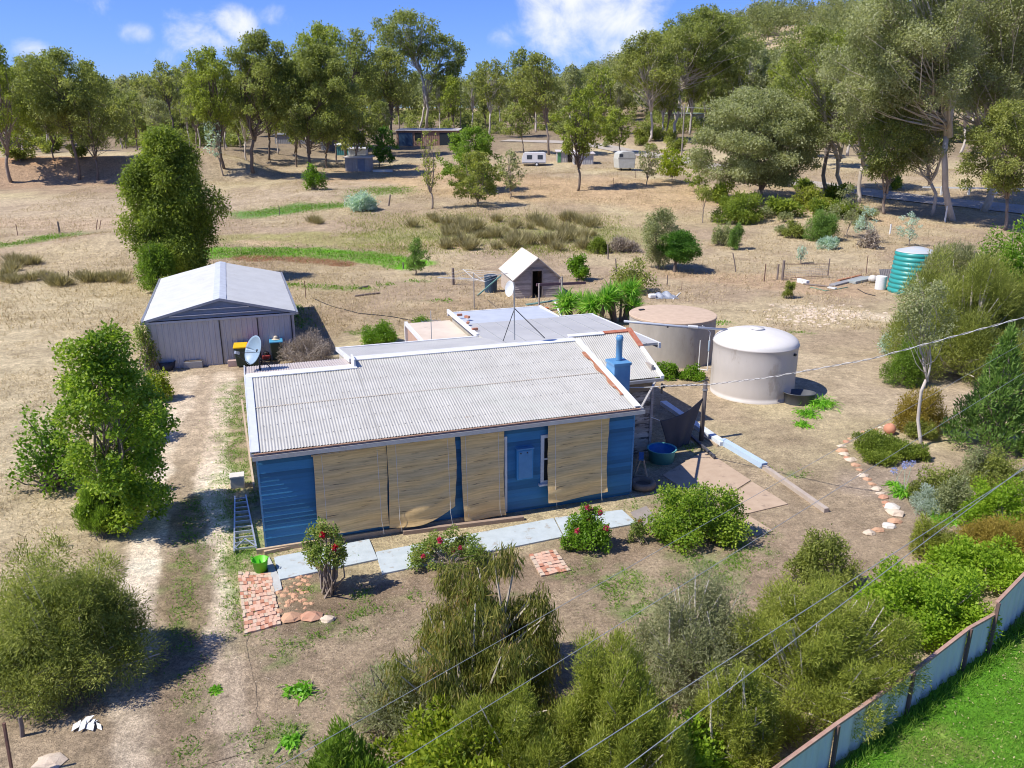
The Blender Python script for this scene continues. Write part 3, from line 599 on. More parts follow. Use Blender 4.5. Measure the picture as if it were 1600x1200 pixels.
m = MB(); m.pb(g(-hw - .1, -.09, ge - .12), gU * (2 * hw + .2), gV * .05, Zz * .1); m.build('door_header', mat('header', (.45, .48, .52), None, 3, .5), T)
m = MB()
for x in (-.15, 1.6, 3.2): m.pb(g(x, -.07, -.1), gU * .05, gV * .03, Zz * 2.3)
m.build('door_post', DARKM, T)
# ------------------------------------------------------------------ old timber hut
fl = P(804, 467); fr = P(874, 464); hu = (fr - fl); hW = np.linalg.norm(hu); hu /= hW; hv = np.array([-hu[1], hu[0], 0]); eh = top_h(fl, 436); ah = top_h((fl + fr) / 2, 402); hL = 4.6
hv2 = hv
def q3(u, v, z): return fl + hu * u + hv2 * v + Zz * z
T = thing('timber_hut', 'small weathered timber hut with pale gabled roof and dark doorway', 'shed', tuple(fl))
def tops(z):
    k = max(0, (z - eh) / (ah - eh)); return (hW / 2 * k, hW - hW / 2 * k)
dw0, dw1, dh = hW * .39, hW * .60, 1.85
m = MB()
def tl(z):
    a, b = tops(z); return (a, dw0)
def trr(z):
    a, b = tops(z); return (dw1, b)
boards(m, q3(0, 0, 0), hu, hW, 0, dh, -hv2, .15, .02, .008, 3, 2, tl); boards(m, q3(0, 0, 0), hu, hW, 0, dh, -hv2, .15, .02, .008, 3, 4, trr); boards(m, q3(0, 0, 0), hu, hW, dh, ah - .05, -hv2, .15, .02, .008, 3, 6, tops)
m.build('front_wall', WOOD, T)
m = MB(); boards(m, q3(0, hL, 0), -hv2, hL, 0, eh, -hu, .15, .02, .006, 4, 5); boards(m, q3(hW, 0, 0), hv2, hL, 0, eh, hu, .15, .02, .006, 4, 6); boards(m, q3(hW, hL, 0), -hu, hW, 0, eh, hv2, .15, .02, .006, 4, 7); m.build('side_wall', mat('pale_hut_boards', (.52, .44, .36), (.38, .31, .25), 5, .9, stretch=(.5, .5, 4), bump=.3), T)
m = MB(); m.pb(q3(dw0 - .08, -.05, 0), hu * .08, hv2 * .06, Zz * (dh + .08)); m.pb(q3(dw1, -.05, 0), hu * .08, hv2 * .06, Zz * (dh + .08)); m.pb(q3(dw0, -.05, dh), hu * (dw1 - dw0), hv2 * .06, Zz * .14); m.build('door_frame', mat('grey_frame', (.32, .27, .23), None, 6, .9), T)
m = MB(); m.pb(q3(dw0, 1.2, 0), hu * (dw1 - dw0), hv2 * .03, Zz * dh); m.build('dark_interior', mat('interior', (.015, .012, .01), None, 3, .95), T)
for s in (0, 1):
    m = MB(); o = q3(-.18 if s == 0 else hW + .18, -.2, eh - .08); a = q3(hW / 2, -.2, ah) - o; corr(m, o, hv2 * (hL + .4), a, .11, .01, 3, .004); m.build('roof_sheet', mat('cream_roof_iron', (.66, .60, .50), (.58, .50, .40), 1.5, .6, .1), T, smooth=True)
    m = MB(); m.pb(o - Zz * .09 - hv2 * .03, a, hv2 * .03, Zz * .09); m.build('barge_board', WOOD, T)
# ------------------------------------------------------------------ tanks
c = np.array([8.0, 38.8, 0]); R = 2.12; hh = 2.22
T = thing('concrete_water_tank', 'squat round concrete water tank with flat brown lid, farther of the pair', 'water tank', tuple(c))
m = MB(); m.lathe(c, [(R * 1.0, -.2), (R, hh - .1)], 72); m.build('tank_wall', CONC, T, smooth=True)
m = MB(); m.lathe(c, [(R + .003, hh - .1), (R + .03, hh - .09), (R + .03, hh - .01), (R, hh + .01), (R * .6, hh + .06), (0, hh + .09)], 72); m.build('lid', CONCT, T)
m = MB(); m.box(c[0] - 1.45, c[1] + .6, hh + .03, .28, .16, .07, .3); m.build('inspection_hatch', DARKM, T)
c2 = np.array([10.5, 33.2, 0]); R2 = 1.77; h2 = 2.28
T = thing('plastic_water_tank', 'smooth beige plastic water tank with domed lid, nearer of the pair', 'water tank', tuple(c2))
m = MB(); m.lathe(c2, [(R2 - .02, -.1), (R2, .1)] + [(R2 + .006 * math.sin(k * .8), .1 + k * .13) for k in range(16)] + [(R2 + .02, h2 - .05), (R2 + .035, h2 - .02), (R2 + .01, h2 + .01)], 96); m.build('tank_wall', POLY, T, smooth=True)
m = MB(); m.lathe(c2, [(R2 + .01, h2 + .01)] + [(R2 * math.cos(a), h2 + .02 + .52 * math.sin(a)) for a in np.linspace(.12, math.pi / 2 - .12, 14)] + [(.3, h2 + .56), (.28, h2 + .60), (0, h2 + .61)], 96)
m.build('domed_lid', mat('pale_lid', (.68, .65, .60), (.62, .59, .54), 1.5, .5), T, smooth=True)
hc = c2 + np.array([1.12, -.35, h2 + .21]); ax = Vector((.42, -.12, .9)).normalized(); e1 = ax.cross(Vector((0, 1, 0))).normalized(); e2 = ax.cross(e1)
m = MB(); m.tube([Vector(hc), Vector(hc) + ax * .10], [.36, .34], 32, False); ring = m.build('hatch_rim', mat('hatch_pale', (.6, .57, .52), None, 3), T, smooth=True)
m = MB(); m.tube([Vector(hc) + ax * .03, Vector(hc) + ax * .05], [.33, .33], 32); m.build('hatch_strainer', mat('strainer', (.16, .15, .14), (.3, .28, .26), 30, .7), T)
m = MB(); q = c2 + np.array([1.28, -1.26, 2.02]); m.tube([q - np.array([.05, -.05, 0]), q + np.array([.04, -.04, 0])], .06, 12); m.build('overflow_hole', DARKM, T)
T = thing('roof_water_pipe', 'long grey pipe carried from the flat roof across to the beige tank', 'pipe', (6.5, 36.5, 0))
p0 = np.array(h(14.4, 9.2, 3.12)); p1 = c2 + np.array([-.9, .9, 2.75])
p1 = P(1136, 515, 2.68); p0 = P(975, 502, 3.2)
m = MB(); m.tube([p0, (p0 + p1) / 2 - Zz * .03, p1], .055, 10); m.build('pipe', mat('pipe_grey', (.42, .45, .50), (.36, .39, .44), 3, .4), T, smooth=True)
m = MB(); s = p0 + (p1 - p0) * .62; m.tube([s, s + (p1 - p0) * .09], .07, 10); m.build('pipe_joint', WHITE, T)
s = p0 + (p1 - p0) * .42; a = P(1064, 578); m = MB(); m.tube([s, s - Zz * .12], .04, 8); m.build('hanger', DARKM, T)
T = thing('standpipe', 'white bent standpipe beside the concrete tank', 'pipe', tuple(P(1092, 578)))
q = P(1091, 578); q2 = P(1105, 580); m = MB(); m.tube([q, q + Zz * 1.45], .025, 8); m.tube([q2, q2 + Zz * 1.2], .025, 8); m.tube([q + Zz * .05, q2 + Zz * .05], .025, 8); m.tube([q2 + Zz * 1.2, q2 + Zz * 1.9, q2 + Zz * 2.1 - U * .2, q2 + Zz * 2.25 - U * .45], .022, 8); m.build('pipe', WHITE, T)
m = MB(); m.tube([q2 + Zz * 1.0, q2 + Zz * 1.5], .05, 8); m.build('filter', mat('filter_blue', (.35, .45, .55), None, 3), T)
# green corrugated tank
T = thing('green_water_tank', 'tall teal corrugated water tank leaning behind the wispy shrub', 'water tank', tuple(P(1418, 458)))
c = P(1418, 456); th = top_h(c, 393); R3 = 1.3
lean = np.array([.09, .03])
m = MB(); prof = []
n = 9
for k in range(n * 8 + 1): z = th * k / (n * 8); prof.append((R3 + .07 * abs(math.sin(math.pi * k / 8)), z))
base = len(m.v); m.lathe(c, prof, 48); m.v = [(x + (z - c[2]) * lean[0], y + (z - c[2]) * lean[1], z) for x, y, z in m.v]; m.build('tank_wall', mat('teal_plastic', (.035, .30, .27), (.03, .26, .24), 2, .4), T, smooth=True)
m = MB(); m.lathe(c, [(R3 + .04, th), (R3, th + .05), (.4, th + .3), (0, th + .3)], 48); m.v = [(x + (z - c[2]) * lean[0], y + (z - c[2]) * lean[1], z) for x, y, z in m.v]; m.build('lid', mat('pale_teal_lid', (.40, .48, .52), (.5, .45, .4), 3, .5), T)
T = thing('small_corrugated_tank', 'little white corrugated tank standing in front of the teal tank', 'water tank', tuple(P(1375, 452)))
c = P(1375, 452); m = MB(); m.lathe(c, [(.36 + .02 * (k % 2), .95 * k / 16) for k in range(17)], 32); m.build('tank_wall', WHITE, T, smooth=True); m = MB(); m.lathe(c, [(.36, .95), (0, 1.0)], 32); m.build('lid', WHITE, T)
T = MB(); q = P(1376, 437); corr(T, q, np.array([1.3, .2, 0]), np.array([-.1, .3, .75]), .15, .03, 3); solo(T, 'corrugated_sheet', mat('dark_iron_sheet', (.16, .15, .15), (.24, .22, .22), 5, .6, .3), 'dark corrugated iron sheet propped left of the teal tank', 'iron sheet')
# ------------------------------------------------------------------ paths, slabs, bricks
def slabpoly(name, px, m, t=.07, z=.05, kind='structure', bev=.008):
    pts = [P(x, y, z) for x, y in px]; mb = MB(); mb.prism([p - Zz * t for p in pts], (0, 0, t))
    # prism winds either way: fix by recalculating
    o = mb.build(name, m, None, bevel=bev); return tag(o, kind=kind)
slabpoly('path', [(437, 905), (590, 873), (577, 842), (428, 870)], PATH)
slabpoly('path', [(597, 896), (728, 869), (716, 838), (587, 862)], PATH)
slabpoly('path', [(730, 868.5), (880, 838), (865, 809), (718, 837.5)], PATH)
slabpoly('path', [(882, 837.5), (995, 817), (972, 796), (867, 808.5)], PATH)
slabpoly('path', [(428, 925), (441, 920), (437, 902), (420, 868), (414, 872)], mat('pale_step', (.50, .50, .47), None, 3, .9), .05, .04)
slabpoly('patio', [(1035, 742), (1102, 703), (1173, 750), (1110, 790)], SLAB, .06, .03)
slabpoly('patio', [(1112, 792.5), (1175, 752), (1231, 787), (1167, 802)], SLAB, .06, .035)
slabpoly('patio', [(1150, 815), (1171, 806), (1208, 829), (1180, 838)], SLAB, .06, .03)
slabpoly('path', [(985, 800), (1010, 790), (1030, 815), (1000, 822)], mat('dark_slab', (.30, .26, .23), None, 3, .9), .06, .03)
BR = [mat('brick_red', (.42, .17, .10), (.50, .26, .17), 6, .9, bump=.3), mat('brick_salmon', (.56, .33, .23), (.62, .42, .31), 6, .9, bump=.3), mat('brick_sand', (.58, .46, .34), (.50, .38, .28), 6, .9, bump=.3)]
def bricks(px, nu, nv, sd, z=.045):
    a, b, c, d = [P(x, y, z) for x, y in px]; r = random.Random(sd); ms = [MB(), MB(), MB()]
    for j in range(nv):
        off = r.uniform(-.3, .3)
        for i in range(-1, nu + 1):
            u0, u1 = (i + off) / nu, (i + 1 + off) / nu; u0 = max(u0, 0); u1 = min(u1, 1)
            if u1 - u0 < .3 / nu: continue
            v0, v1 = j / nv, (j + 1) / nv; g_ = .05 / nv
            q = lambda u, v: (a * (1 - u) + b * u) * (1 - v) + (d * (1 - u) + c * u) * v
            p = [q(u0 + g_ * .5, v0 + g_), q(u1 - g_ * .5, v0 + g_), q(u1 - g_ * .5, v1 - g_), q(u0 + g_ * .5, v1 - g_)]; jz = r.uniform(-.015, .015)
            edge = i <= 0 or i >= nu - 1 or j == nv - 1
            ms[2 if (edge and r.random() < .5) else r.choice((0, 0, 1, 1, 1, 2))].prism([x + Zz * (jz - .07 + r.uniform(-.004, .004)) for x in p], (0, 0, .07))
    for k, m in enumerate(ms): tag(m.build('brick_path', BR[k]), kind='structure')
bricks([(382, 990), (440, 974), (423, 893), (371, 893)], 9, 17, 3)
bricks([(845, 900), (892, 890), (868, 858), (826, 866)], 7, 8, 5)
# ------------------------------------------------------------------ stones
def stone(mb, p, s, r, flat=.6):
    n = 7; b = len(mb.v); a0 = r.random() * 6
    for (rr, z) in ((.9, 0), (1, .35), (.75, .8)):
        for k in range(n): a = a0 + 2 * math.pi * k / n; q = rr * s * r.uniform(.75, 1.2); mb.v.append((p[0] + q * math.cos(a) * 1.25, p[1] + q * math.sin(a), p[2] + z * s * flat * r.uniform(.8, 1.2) - .02))
    mb.v.append((p[0], p[1], p[2] + s * flat))
    for i in range(2):
        for k in range(n): k2 = (k + 1) % n; mb.f.append((b + i * n + k, b + i * n + k2, b + i * n + n + k2, b + i * n + n + k))
    for k in range(n): mb.f.append((b + 2 * n + k, b + 2 * n + (k + 1) % n, b + 3 * n))
STN = [mat('sandstone_orange', (.54, .33, .20), (.45, .25, .15), 5, .9, bump=.4), mat('sandstone_pale', (.60, .50, .38), (.52, .41, .3), 5, .9, bump=.4), mat('stone_white', (.66, .62, .54), (.58, .52, .44), 5, .9, bump=.4), mat('stone_red', (.46, .22, .13), (.5, .3, .2), 5, .9, bump=.4)]
r = random.Random(11)
bl = [(1408, 662), (1375, 668), (1350, 676), (1328, 685), (1316, 698), (1318, 710), (1330, 720), (1342, 735), (1355, 750), (1370, 765), (1385, 785), (1390, 797)]
dense = []
for a, b in zip(bl[:-1], bl[1:]):
    k = max(2, int(math.hypot(a[0] - b[0], a[1] - b[1]) / 8)); dense += [(a[0] + (b[0] - a[0]) * i / k, a[1] + (b[1] - a[1]) * i / k) for i in range(k)]
for i, (x, y) in enumerate(dense):
    m = MB(); stone(m, P(x + r.uniform(-1.5, 1.5), y + r.uniform(-1, 1)), r.uniform(.10, .17) * (.75 if y < 695 else 1.1), r); solo(m, 'edging_stone', STN[r.choice((0, 0, 1, 1, 3))], 'rough sandstone in the curved border of the right-hand garden bed', 'stone', 'stones edging the garden bed')
for i, (x, y, s, k, lb) in enumerate([(1392, 793, .2, 2, 'white rock at the lower end of the garden bed border'), (1398, 803, .24, 1, 'large buff rock just below the white one on the bed border'), (1398, 815, .17, 0, 'orange rock below the large buff rock of the border'), (1388, 823, .17, 2, 'pale round rock near the foot of the garden border'), (1372, 829, .14, 0, 'small orange rock trailing off the border foot'), (1358, 834, .16, 1, 'last buff rock where the garden border ends'), (455, 967, .22, 0, 'large orange rock beside the left brick path'), (485, 964, .22, 3, 'reddish rock right of the orange one by the brick path'), (512, 968, .16, 1, 'pale flat rock under the tall rose'), (1452, 861, .2, 2, 'pale rock among bright green shrubs at right')]):
    m = MB(); stone(m, P(x, y), s, r, .7); solo(m, 'rock', STN[k], lb, 'rock')
m = MB()
for i in range(260):
    x = r.gauss(1275, 45); y = r.gauss(492, 7); stone(m, G(x, y), r.uniform(.04, .15), r)
solo(m, 'stone_rubble', STN[1], 'scatter of pale broken stone on the bare ground behind the beige tank', 'rubble')['kind'] = 'stuff'
m = MB()
for i in range(90): x = r.gauss(450, 20); y = 925 + r.gauss(0, 18); stone(m, P(x, y), r.uniform(.03, .09), r)
solo(m, 'stone_rubble', STN[0], 'loose orange stones between the blue path and the brick path', 'rubble')['kind'] = 'stuff'
m = MB()
for i in range(2600):
    x = r.uniform(300, 1300); y = r.uniform(850, 1190); stone(m, P(x, y), r.uniform(.008, .028), r, .5)
tag(m.build('gravel', STN[1]), 'small pebbles strewn over the yard', 'gravel', kind='stuff')
# ------------------------------------------------------------------ beams and rails right of the cottage
def lie(name, a, b, w, hgt, m, label, cat, z=0):
    p, q = P(*a), P(*b); mb = MB(); mb.bar(p + Zz * (hgt / 2 + z), q + Zz * (hgt / 2 + z), w, hgt); return solo(mb, name, m, label, cat)
lie('gutter_length', (1036, 632), (1130, 697), .28, .16, mat('trough_white', (.66, .70, .74), None, 4, .5), 'upper white metal trough lying along the ground right of the cottage', 'trough')
lie('gutter_length', (1128, 693), (1194, 732), .24, .20, mat('trough_blue', (.40, .52, .66), (.46, .56, .66), 4, .5), 'pale blue trough joined below the white one beyond the patio', 'trough')
lie('timber_sleeper', (1194, 733), (1291, 801), .16, .14, mat('sleeper_grey', (.46, .39, .32), (.38, .31, .25), 5, .85), 'long grey timber edging running down from the blue trough', 'timber')
lie('timber_sleeper', (1098, 682), (1122, 698), .07, .06, WOODL, 'short pale timber lying beside the dark fallen post', 'timber')
lie('timber_post', (1073, 679), (1117, 719), .09, .09, mat('black_stain', (.05, .05, .06), (.08, .08, .09), 5, .6), 'dark post fallen on the ground behind the shade sail', 'timber', .05)
lie('timber_sleeper', (212, 795), (216, 762), .1, .15, WOOD, 'dark timber garden edge under the vine tree at left', 'timber')
lie('timber_sleeper', (630, 835), (818, 812), .12, .12, mat('sleeper_brown', (.34, .25, .18), (.28, .2, .15), 5, .85), 'low timber sleeper in front of the bamboo-screened door', 'timber')
lie('timber_sleeper', (413, 866), (482, 851), .1, .1, CREAM, 'short cream plank at the left foot of the front wall', 'timber')
p, q = P(398, 768), P(381, 634, .9); q = h(-.22, 7.0, 0) + Zz * .75; p = h(-.3, 2.5, 0)
q = P(378, 628, .5); p = P(397, 762, .1); m = MB(); m.bar(p, q, .06, .24); solo(m, 'plank', CREAM, 'long tan plank leaning along the left side wall', 'plank')
# block
q = P(372, 760); T = thing('foam_box', 'off-white box standing on the ground by the left side wall', 'box', tuple(q)); m = MB(); m.box(*q, .42, .36, .36, .3); m.build('body', mat('box_cream', (.58, .52, .42), (.5, .43, .34), 5, .8), T, bevel=.02); m = MB(); m.box(q[0], q[1], q[2] + .362, .45, .39, .06, .3); m.build('lid', mat('box_lid', (.66, .60, .50), None, 5, .8), T, bevel=.01)
# ladder on grass
T = thing('step_ladder', 'aluminium step ladder lying on the grass left of the cottage', 'ladder', tuple(P(380, 820)))
AL = mat('aluminium', (.60, .62, .65), (.5, .52, .55), 8, .35, .6)
a0, a1 = P(366, 862, .1), P(367, 776, .1); b0, b1 = P(401, 858, .1), P(384, 774, .1)
for (a, b) in ((a0, a1), (b0, b1)): m = MB(); m.bar(a, b, .04, .06); m.build('rail', AL, T)
for k in range(11):
    s = (k + .4) / 11; m = MB(); m.bar(a0 + (a1 - a0) * s, b0 + (b1 - b0) * s, .03, .08 if k % 2 else .05); m.build('rung', AL, T)
m = MB(); m.bar(a0 + Zz * .08, a0 + (b0 - a0) * .5 + (a1 - a0) * .16 + Zz * .06, .025); m.bar(b0 + Zz * .08, a0 + (b0 - a0) * .5 + (a1 - a0) * .16 + Zz * .06, .025); m.build('brace', AL, T)
# bucket
q = P(408, 893); T = thing('bucket', 'bright green flexible tub bucket on the brick path', 'bucket', tuple(q)); m = MB(); m.lathe(q, [(0, .012), (.145, .012), (.15, 0), (.205, .36), (.215, .365), (.2, .36), (.145, .03), (0, .03)], 28); LG = mat('lime_plastic', (.13, .55, .02), (.12, .5, .02), 4, .4); m.build('tub', LG, T, smooth=True)
for s in (-1, 1):
    m = MB(); m.tube([(q[0] + s * .18, q[1] - .06, q[2] + .36), (q[0] + s * .22, q[1] - .04, q[2] + .42), (q[0] + s * .22, q[1] + .04, q[2] + .42), (q[0] + s * .18, q[1] + .06, q[2] + .36)], .014, 6); m.build('handle', LG, T)
# blue tub, sawhorse, tyre planter, trough, ball
q = P(1035, 724); q[1] += .25; T = thing('wash_tub', 'turquoise round tub with blue inside beside the shade sail', 'tub', tuple(q)); m = MB(); m.lathe(q, [(0, .0), (.42, 0), (.47, .42), (.52, .45), (.52, .48), (.46, .46)], 32); m.build('tub', mat('turquoise_tub', (.10, .33, .33), (.12, .38, .36), 4, .5), T, smooth=True); m = MB(); m.lathe(q, [(.46, .46), (.42, .12), (0, .12)], 32); m.build('lining', mat('blue_lining', (.02, .16, .42), None, 4, .3), T, smooth=True)
q = P(1000, 748); T = thing('sawhorse', 'small blue-topped trestle with pale timber legs at the right corner', 'trestle', tuple(q))
for (x, y) in ((-.28, -.22), (.22, -.28), (-.22, .3), (.28, .24)): m = MB(); m.bar(q + [x, y, 0], q + [x * .18, y * .8, .78], .07, .04); m.build('leg', WOODL, T)
m = MB(); m.bar(q + [-.05, -.3, .8], q + [.05, .3, .8], .16, .05); m.build('top', mat('trestle_blue', (.03, .15, .33), None, 5, .5), T); m = MB(); m.bar(q + [-.2, -.22, .2], q + [.16, -.26, .2], .04); m.build('stretcher', WOODL, T)
q = P(1004, 762); T = thing('tyre_planter', 'tan round tyre-shaped planter at the right corner of the cottage', 'planter', tuple(q)); m = MB(); m.lathe(q, [(.32, 0), (.40, .05), (.43, .14), (.40, .22), (.32, .25), (.25, .2), (.24, .1)], 32); m.build('tyre', mat('tan_tyre', (.26, .19, .13), (.2, .14, .1), 8, .9), T, smooth=True); m = MB(); m.disc(q, .25, .12, 24); m.build('soil', mat('soil_dark', (.09, .07, .055), (.14, .11, .08), 20, .95), T)
q = P(1248, 630); T = thing('black_trough', 'oval black stock trough beside the beige tank', 'trough', tuple(q))
BLK = mat('black_plastic', (.055, .06, .07), (.075, .08, .09), 3, .5)
def oval(prof, c, sx, sy, ang, n=40):
    m = MB(); b = 0
    for r_, z in prof:
        for k in range(n): a = 2 * math.pi * k / n; x = r_ * sx * math.cos(a); y = r_ * sy * math.sin(a); m.v.append((c[0] + x * math.cos(ang) - y * math.sin(ang), c[1] + x * math.sin(ang) + y * math.cos(ang), c[2] + z))
    for i in range(len(prof) - 1):
        for k in range(n): k2 = (k + 1) % n; m.f.append((i * n + k, i * n + k2, i * n + n + k2, i * n + n + k))
    return m
oval([(.9, 0), (1, .45), (1.05, .46), (1.05, .49), (.98, .49), (.88, .08), (0.01, .08)], q, .64, .42, -.1).build('trough', BLK, T, smooth=True)
oval([(.90, .12), (.01, .13)], q, .64, .42, -.1).build('dirty_bottom', mat('trough_mud', (.30, .22, .16), None, 6, .9), T)
q = P(1389, 678); m = MB(); m.lathe(q, [(.01, 0)] + [(.22 * math.sin(a), .21 - .21 * math.cos(a)) for a in np.linspace(.4, math.pi - .35, 14)] + [(.06, .40), (.05, .36), (0, .36)], 32); solo(m, 'terracotta_ball', mat('terracotta', (.52, .24, .14), (.46, .2, .12), 4, .8), 'round terracotta pot on the tip of the garden border', 'pot', smooth=True)
# shade sail and post
q = P(1095.5, 688); T = thing('sail_post', 'dark round timber post holding the shade sail', 'post', tuple(q)); m = MB(); ph = top_h(q, 597); m.tube([q - Zz * .1, q + Zz * ph], [.085, .075], 14); m.build('post', mat('dark_post', (.13, .11, .10), (.09, .075, .07), 6, .9, stretch=(1, 1, .3), bump=.3), T, smooth=True); m = MB(); m.tube([q + Zz * (ph - .32), q + Zz * (ph - .25)], .095, 14); m.build('band', GREYM, T)
vs_ = lambda x, y, v: onv(x, y, Vv, Vv @ (A + Vv * v))
le = [vs_(x, y, 3.0) for x, y in ((1031, 657), (1037, 676), (1043, 698), (1046, 726))]; re_ = [vs_(x, y, v) for x, y, v in ((1100, 619, 3.3), (1086, 652, 3.25), (1077, 684, 3.15), (1070, 719, 3.1))]
tr = re_[0]; lt = le[0]; bb = re_[3].copy()
def bez(p, t): return p[0] * (1 - t) ** 3 + 3 * p[1] * t * (1 - t) ** 2 + 3 * p[2] * t * t * (1 - t) + p[3] * t ** 3
m = MB()
def sail(a, b):
    p = bez(le, b) * (1 - a) + bez(re_, b) * a
    return p - Zz * (.16 * math.sin(a * math.pi) * (1 - b)) - Vv * (.05 * math.sin(a * 14 + 2 * b) * (.2 + b) + .10 * math.sin(a * 3.1))
m.grid(sail, 40, 40); T = thing('shade_sail', 'charcoal shade sail hanging folded between wall and post', 'shade sail', tuple(bb)); o = m.build('cloth', mat('charcoal_cloth', (.075, .072, .078), (.06, .058, .062), 2, .8), T, smooth=True); o.modifiers.new('t', 'SOLIDIFY').thickness = .006
m = MB(); m.tube([lt, h(13.2, 2.88, 1.35)], .012, 5); m.tube([tr, tr + U * .1], .02, 5); m.build('rope', WHITE, T)
# ------------------------------------------------------------------ bins, planters by the garage
BINM = mat('bin_green', (.035, .06, .035), (.03, .05, .03), 4, .5)
def bin_(px, py, lid, label, ang):
    q = P(px, py); T = thing('wheelie_bin', label, 'bin', tuple(q), 'wheelie bins by the garage wall'); a = np.array([math.cos(ang), math.sin(ang), 0]); b = np.array([-a[1], a[0], 0])
    m = MB(); w0, w1 = .22, .29; z1 = .98
    vs = [q + a * sx * w0 + b * sy * w0 * 1.1 + Zz * .05 for sx, sy in ((-1, -1), (1, -1), (1, 1), (-1, 1))] + [q + a * sx * w1 + b * sy * w1 * 1.25 + Zz * z1 for sx, sy in ((-1, -1), (1, -1), (1, 1), (-1, 1))]
    m.add(vs, [(0, 3, 2, 1), (4, 5, 6, 7), (0, 1, 5, 4), (1, 2, 6, 5), (2, 3, 7, 6), (3, 0, 4, 7)]); m.build('body', BINM, T, bevel=.03)
    m = MB(); m.pb(q - a * .32 - b * .40 + Zz * .985, a * .64, b * .78 + Zz * .05, Zz * .07); m.build('lid', lid, T, bevel=.02)
    for s in (-1, 1): m = MB(); m.tube([q + a * s * .24 + b * .27 + Zz * .1, q + a * s * .29 + b * .27 + Zz * .1], .1, 14); m.build('wheel', DARKM, T)
    m = MB(); m.tube([q - a * .25 + b * .42 + Zz * .97, q + a * .25 + b * .42 + Zz * .97], .018, 6); m.build('handle', BINM, T)
YEL = mat('yellow_lid', (.78, .50, .01), None, 4, .4); REDL = mat('red_lid', (.60, .02, .03), None, 4, .4); BLL = mat('blue_lid', (.08, .33, .50), None, 4, .4)
bin_(379, 572, YEL, 'dark green wheelie bin with a bright yellow lid', .25); bin_(399, 571, REDL, 'dark green wheelie bin with a red lid', .2); bin_(434, 563, BLL, 'dark wheelie bin with a blue lid and a hat on top', .3)
q = P(434, 563) + Zz * 1.09; T = thing('sun_hat', 'cream hat lying on the blue bin lid', 'hat', tuple(q)); m = MB(); m.lathe(q, [(.2, 0), (.11, .03), (.1, .12), (.06, .16), (0, .17)], 18); m.build('hat', mat('straw_hat', (.6, .5, .36), None, 9, .9), T)
q = P(417, 563); T = thing('hand_mower', 'old red push mower parked between the bins', 'mower', tuple(q)); m = MB(); m.box(q[0], q[1], .1, .4, .45, .2, .3); m.build('deck', mat('mower_red', (.3, .03, .03), (.15, .03, .03), 6, .6), T, bevel=.04); m = MB(); m.lathe(q + Zz * .3, [(.13, 0), (.13, .12), (.06, .16), (0, .16)], 14); m.build('engine', DARKM, T)
for x, y in ((-.2, -.2), (.2, -.2), (-.2, .2), (.2, .2)): m = MB(); m.tube([(q[0] + x, q[1] + y, .1), (q[0] + x * 1.25, q[1] + y, .1)], .09, 12); m.build('wheel', DARKM, T)
m = MB(); m.tube([q + [-.15, .1, .25], q + [-.35, -.45, .8], q + [0, -.5, .8], q + [.12, .05, .25]], .014, 6); m.build('handle', GREYM, T)
q = P(454, 563); T = thing('plastic_drum', 'small pale drum at the foot of the garage wall right of the bins', 'drum', tuple(q)); m = MB(); m.lathe(q, [(0, 0), (.16, 0), (.17, .3), (.16, .5), (.1, .55), (0, .55)], 16); m.build('drum', WHITE, T, smooth=True)
q = P(364, 572); T = thing('concrete_block', 'pink concrete block left of the yellow-lidded bin', 'block', tuple(q)); m = MB(); m.box(*q, .42, .25, .3, .25); m.build('block', mat('pink_block', (.50, .36, .31), None, 4, .9), T, bevel=.015)
q = P(262, 577); T = thing('half_barrel', 'dark round planter with dry grass near the garage corner', 'planter', tuple(q)); m = MB(); m.lathe(q, [(.3, 0), (.4, .4), (.36, .4), (.34, .33), (0, .33)], 20); m.build('barrel', DARKM, T, smooth=True)
q = P(303, 574); T = thing('planter_box', 'grey rectangular planter box in front of the garage door', 'planter', tuple(q)); m = MB(); m.box(*q, .85, .35, .32, .25); m.build('box', mat('planter_grey', (.30, .30, .30), None, 5, .8), T, bevel=.015); m = MB(); m.box(q[0], q[1], .322, .78, .28, .02, .25); m.build('soil', mat('soil_dark', (.09, .07, .055)), T)
# ------------------------------------------------------------------ clothesline
q = P(741, 483); T = thing('rotary_clothesline', 'grey rotary clothesline with four arms left of the timber hut', 'clothesline', tuple(q)); ph = top_h(q, 427)
m = MB(); m.tube([q, q + Zz * ph], .03, 8); m.build('pole', GREYM, T); ends = []
for k in range(4):
    a = .35 + k * math.pi / 2; e = q + np.array([math.cos(a), math.sin(a), 0]) * 2.35 + Zz * (ph - .12); ends.append(e)
    m = MB(); m.tube([q + Zz * (ph - .35), e], .02, 6); m.tube([q + Zz * (ph + .02), q + (e - q) * .98 + Zz * .0], .012, 5) if k % 2 else None; m.build('arm', mat('arm_white', (.62, .62, .6), None, 3), T)
for s in (1, .72, .45):
    m = MB(); mid = q + Zz * (ph - .25); pp = [mid + (e - mid) * s for e in ends]
    for k in range(4): m.tube([pp[k], pp[(k + 1) % 4]], .008, 4)
    m.build('line_wire', mat('arm_white', (.62, .62, .6)), T)
q = P(748, 463); m = MB(); m.tube([P(746, 462), P(776, 430, .2) + Zz * 1.0], .05, 6); q = P(746, 462); e = P(783, 458); solo(MB().bar(q, e + Zz * 1.25, .08, .08), 'timber_prop', mat('green_timber', (.16, .33, .29), None, 5), 'green timber prop leaning against the hut wall', 'timber')
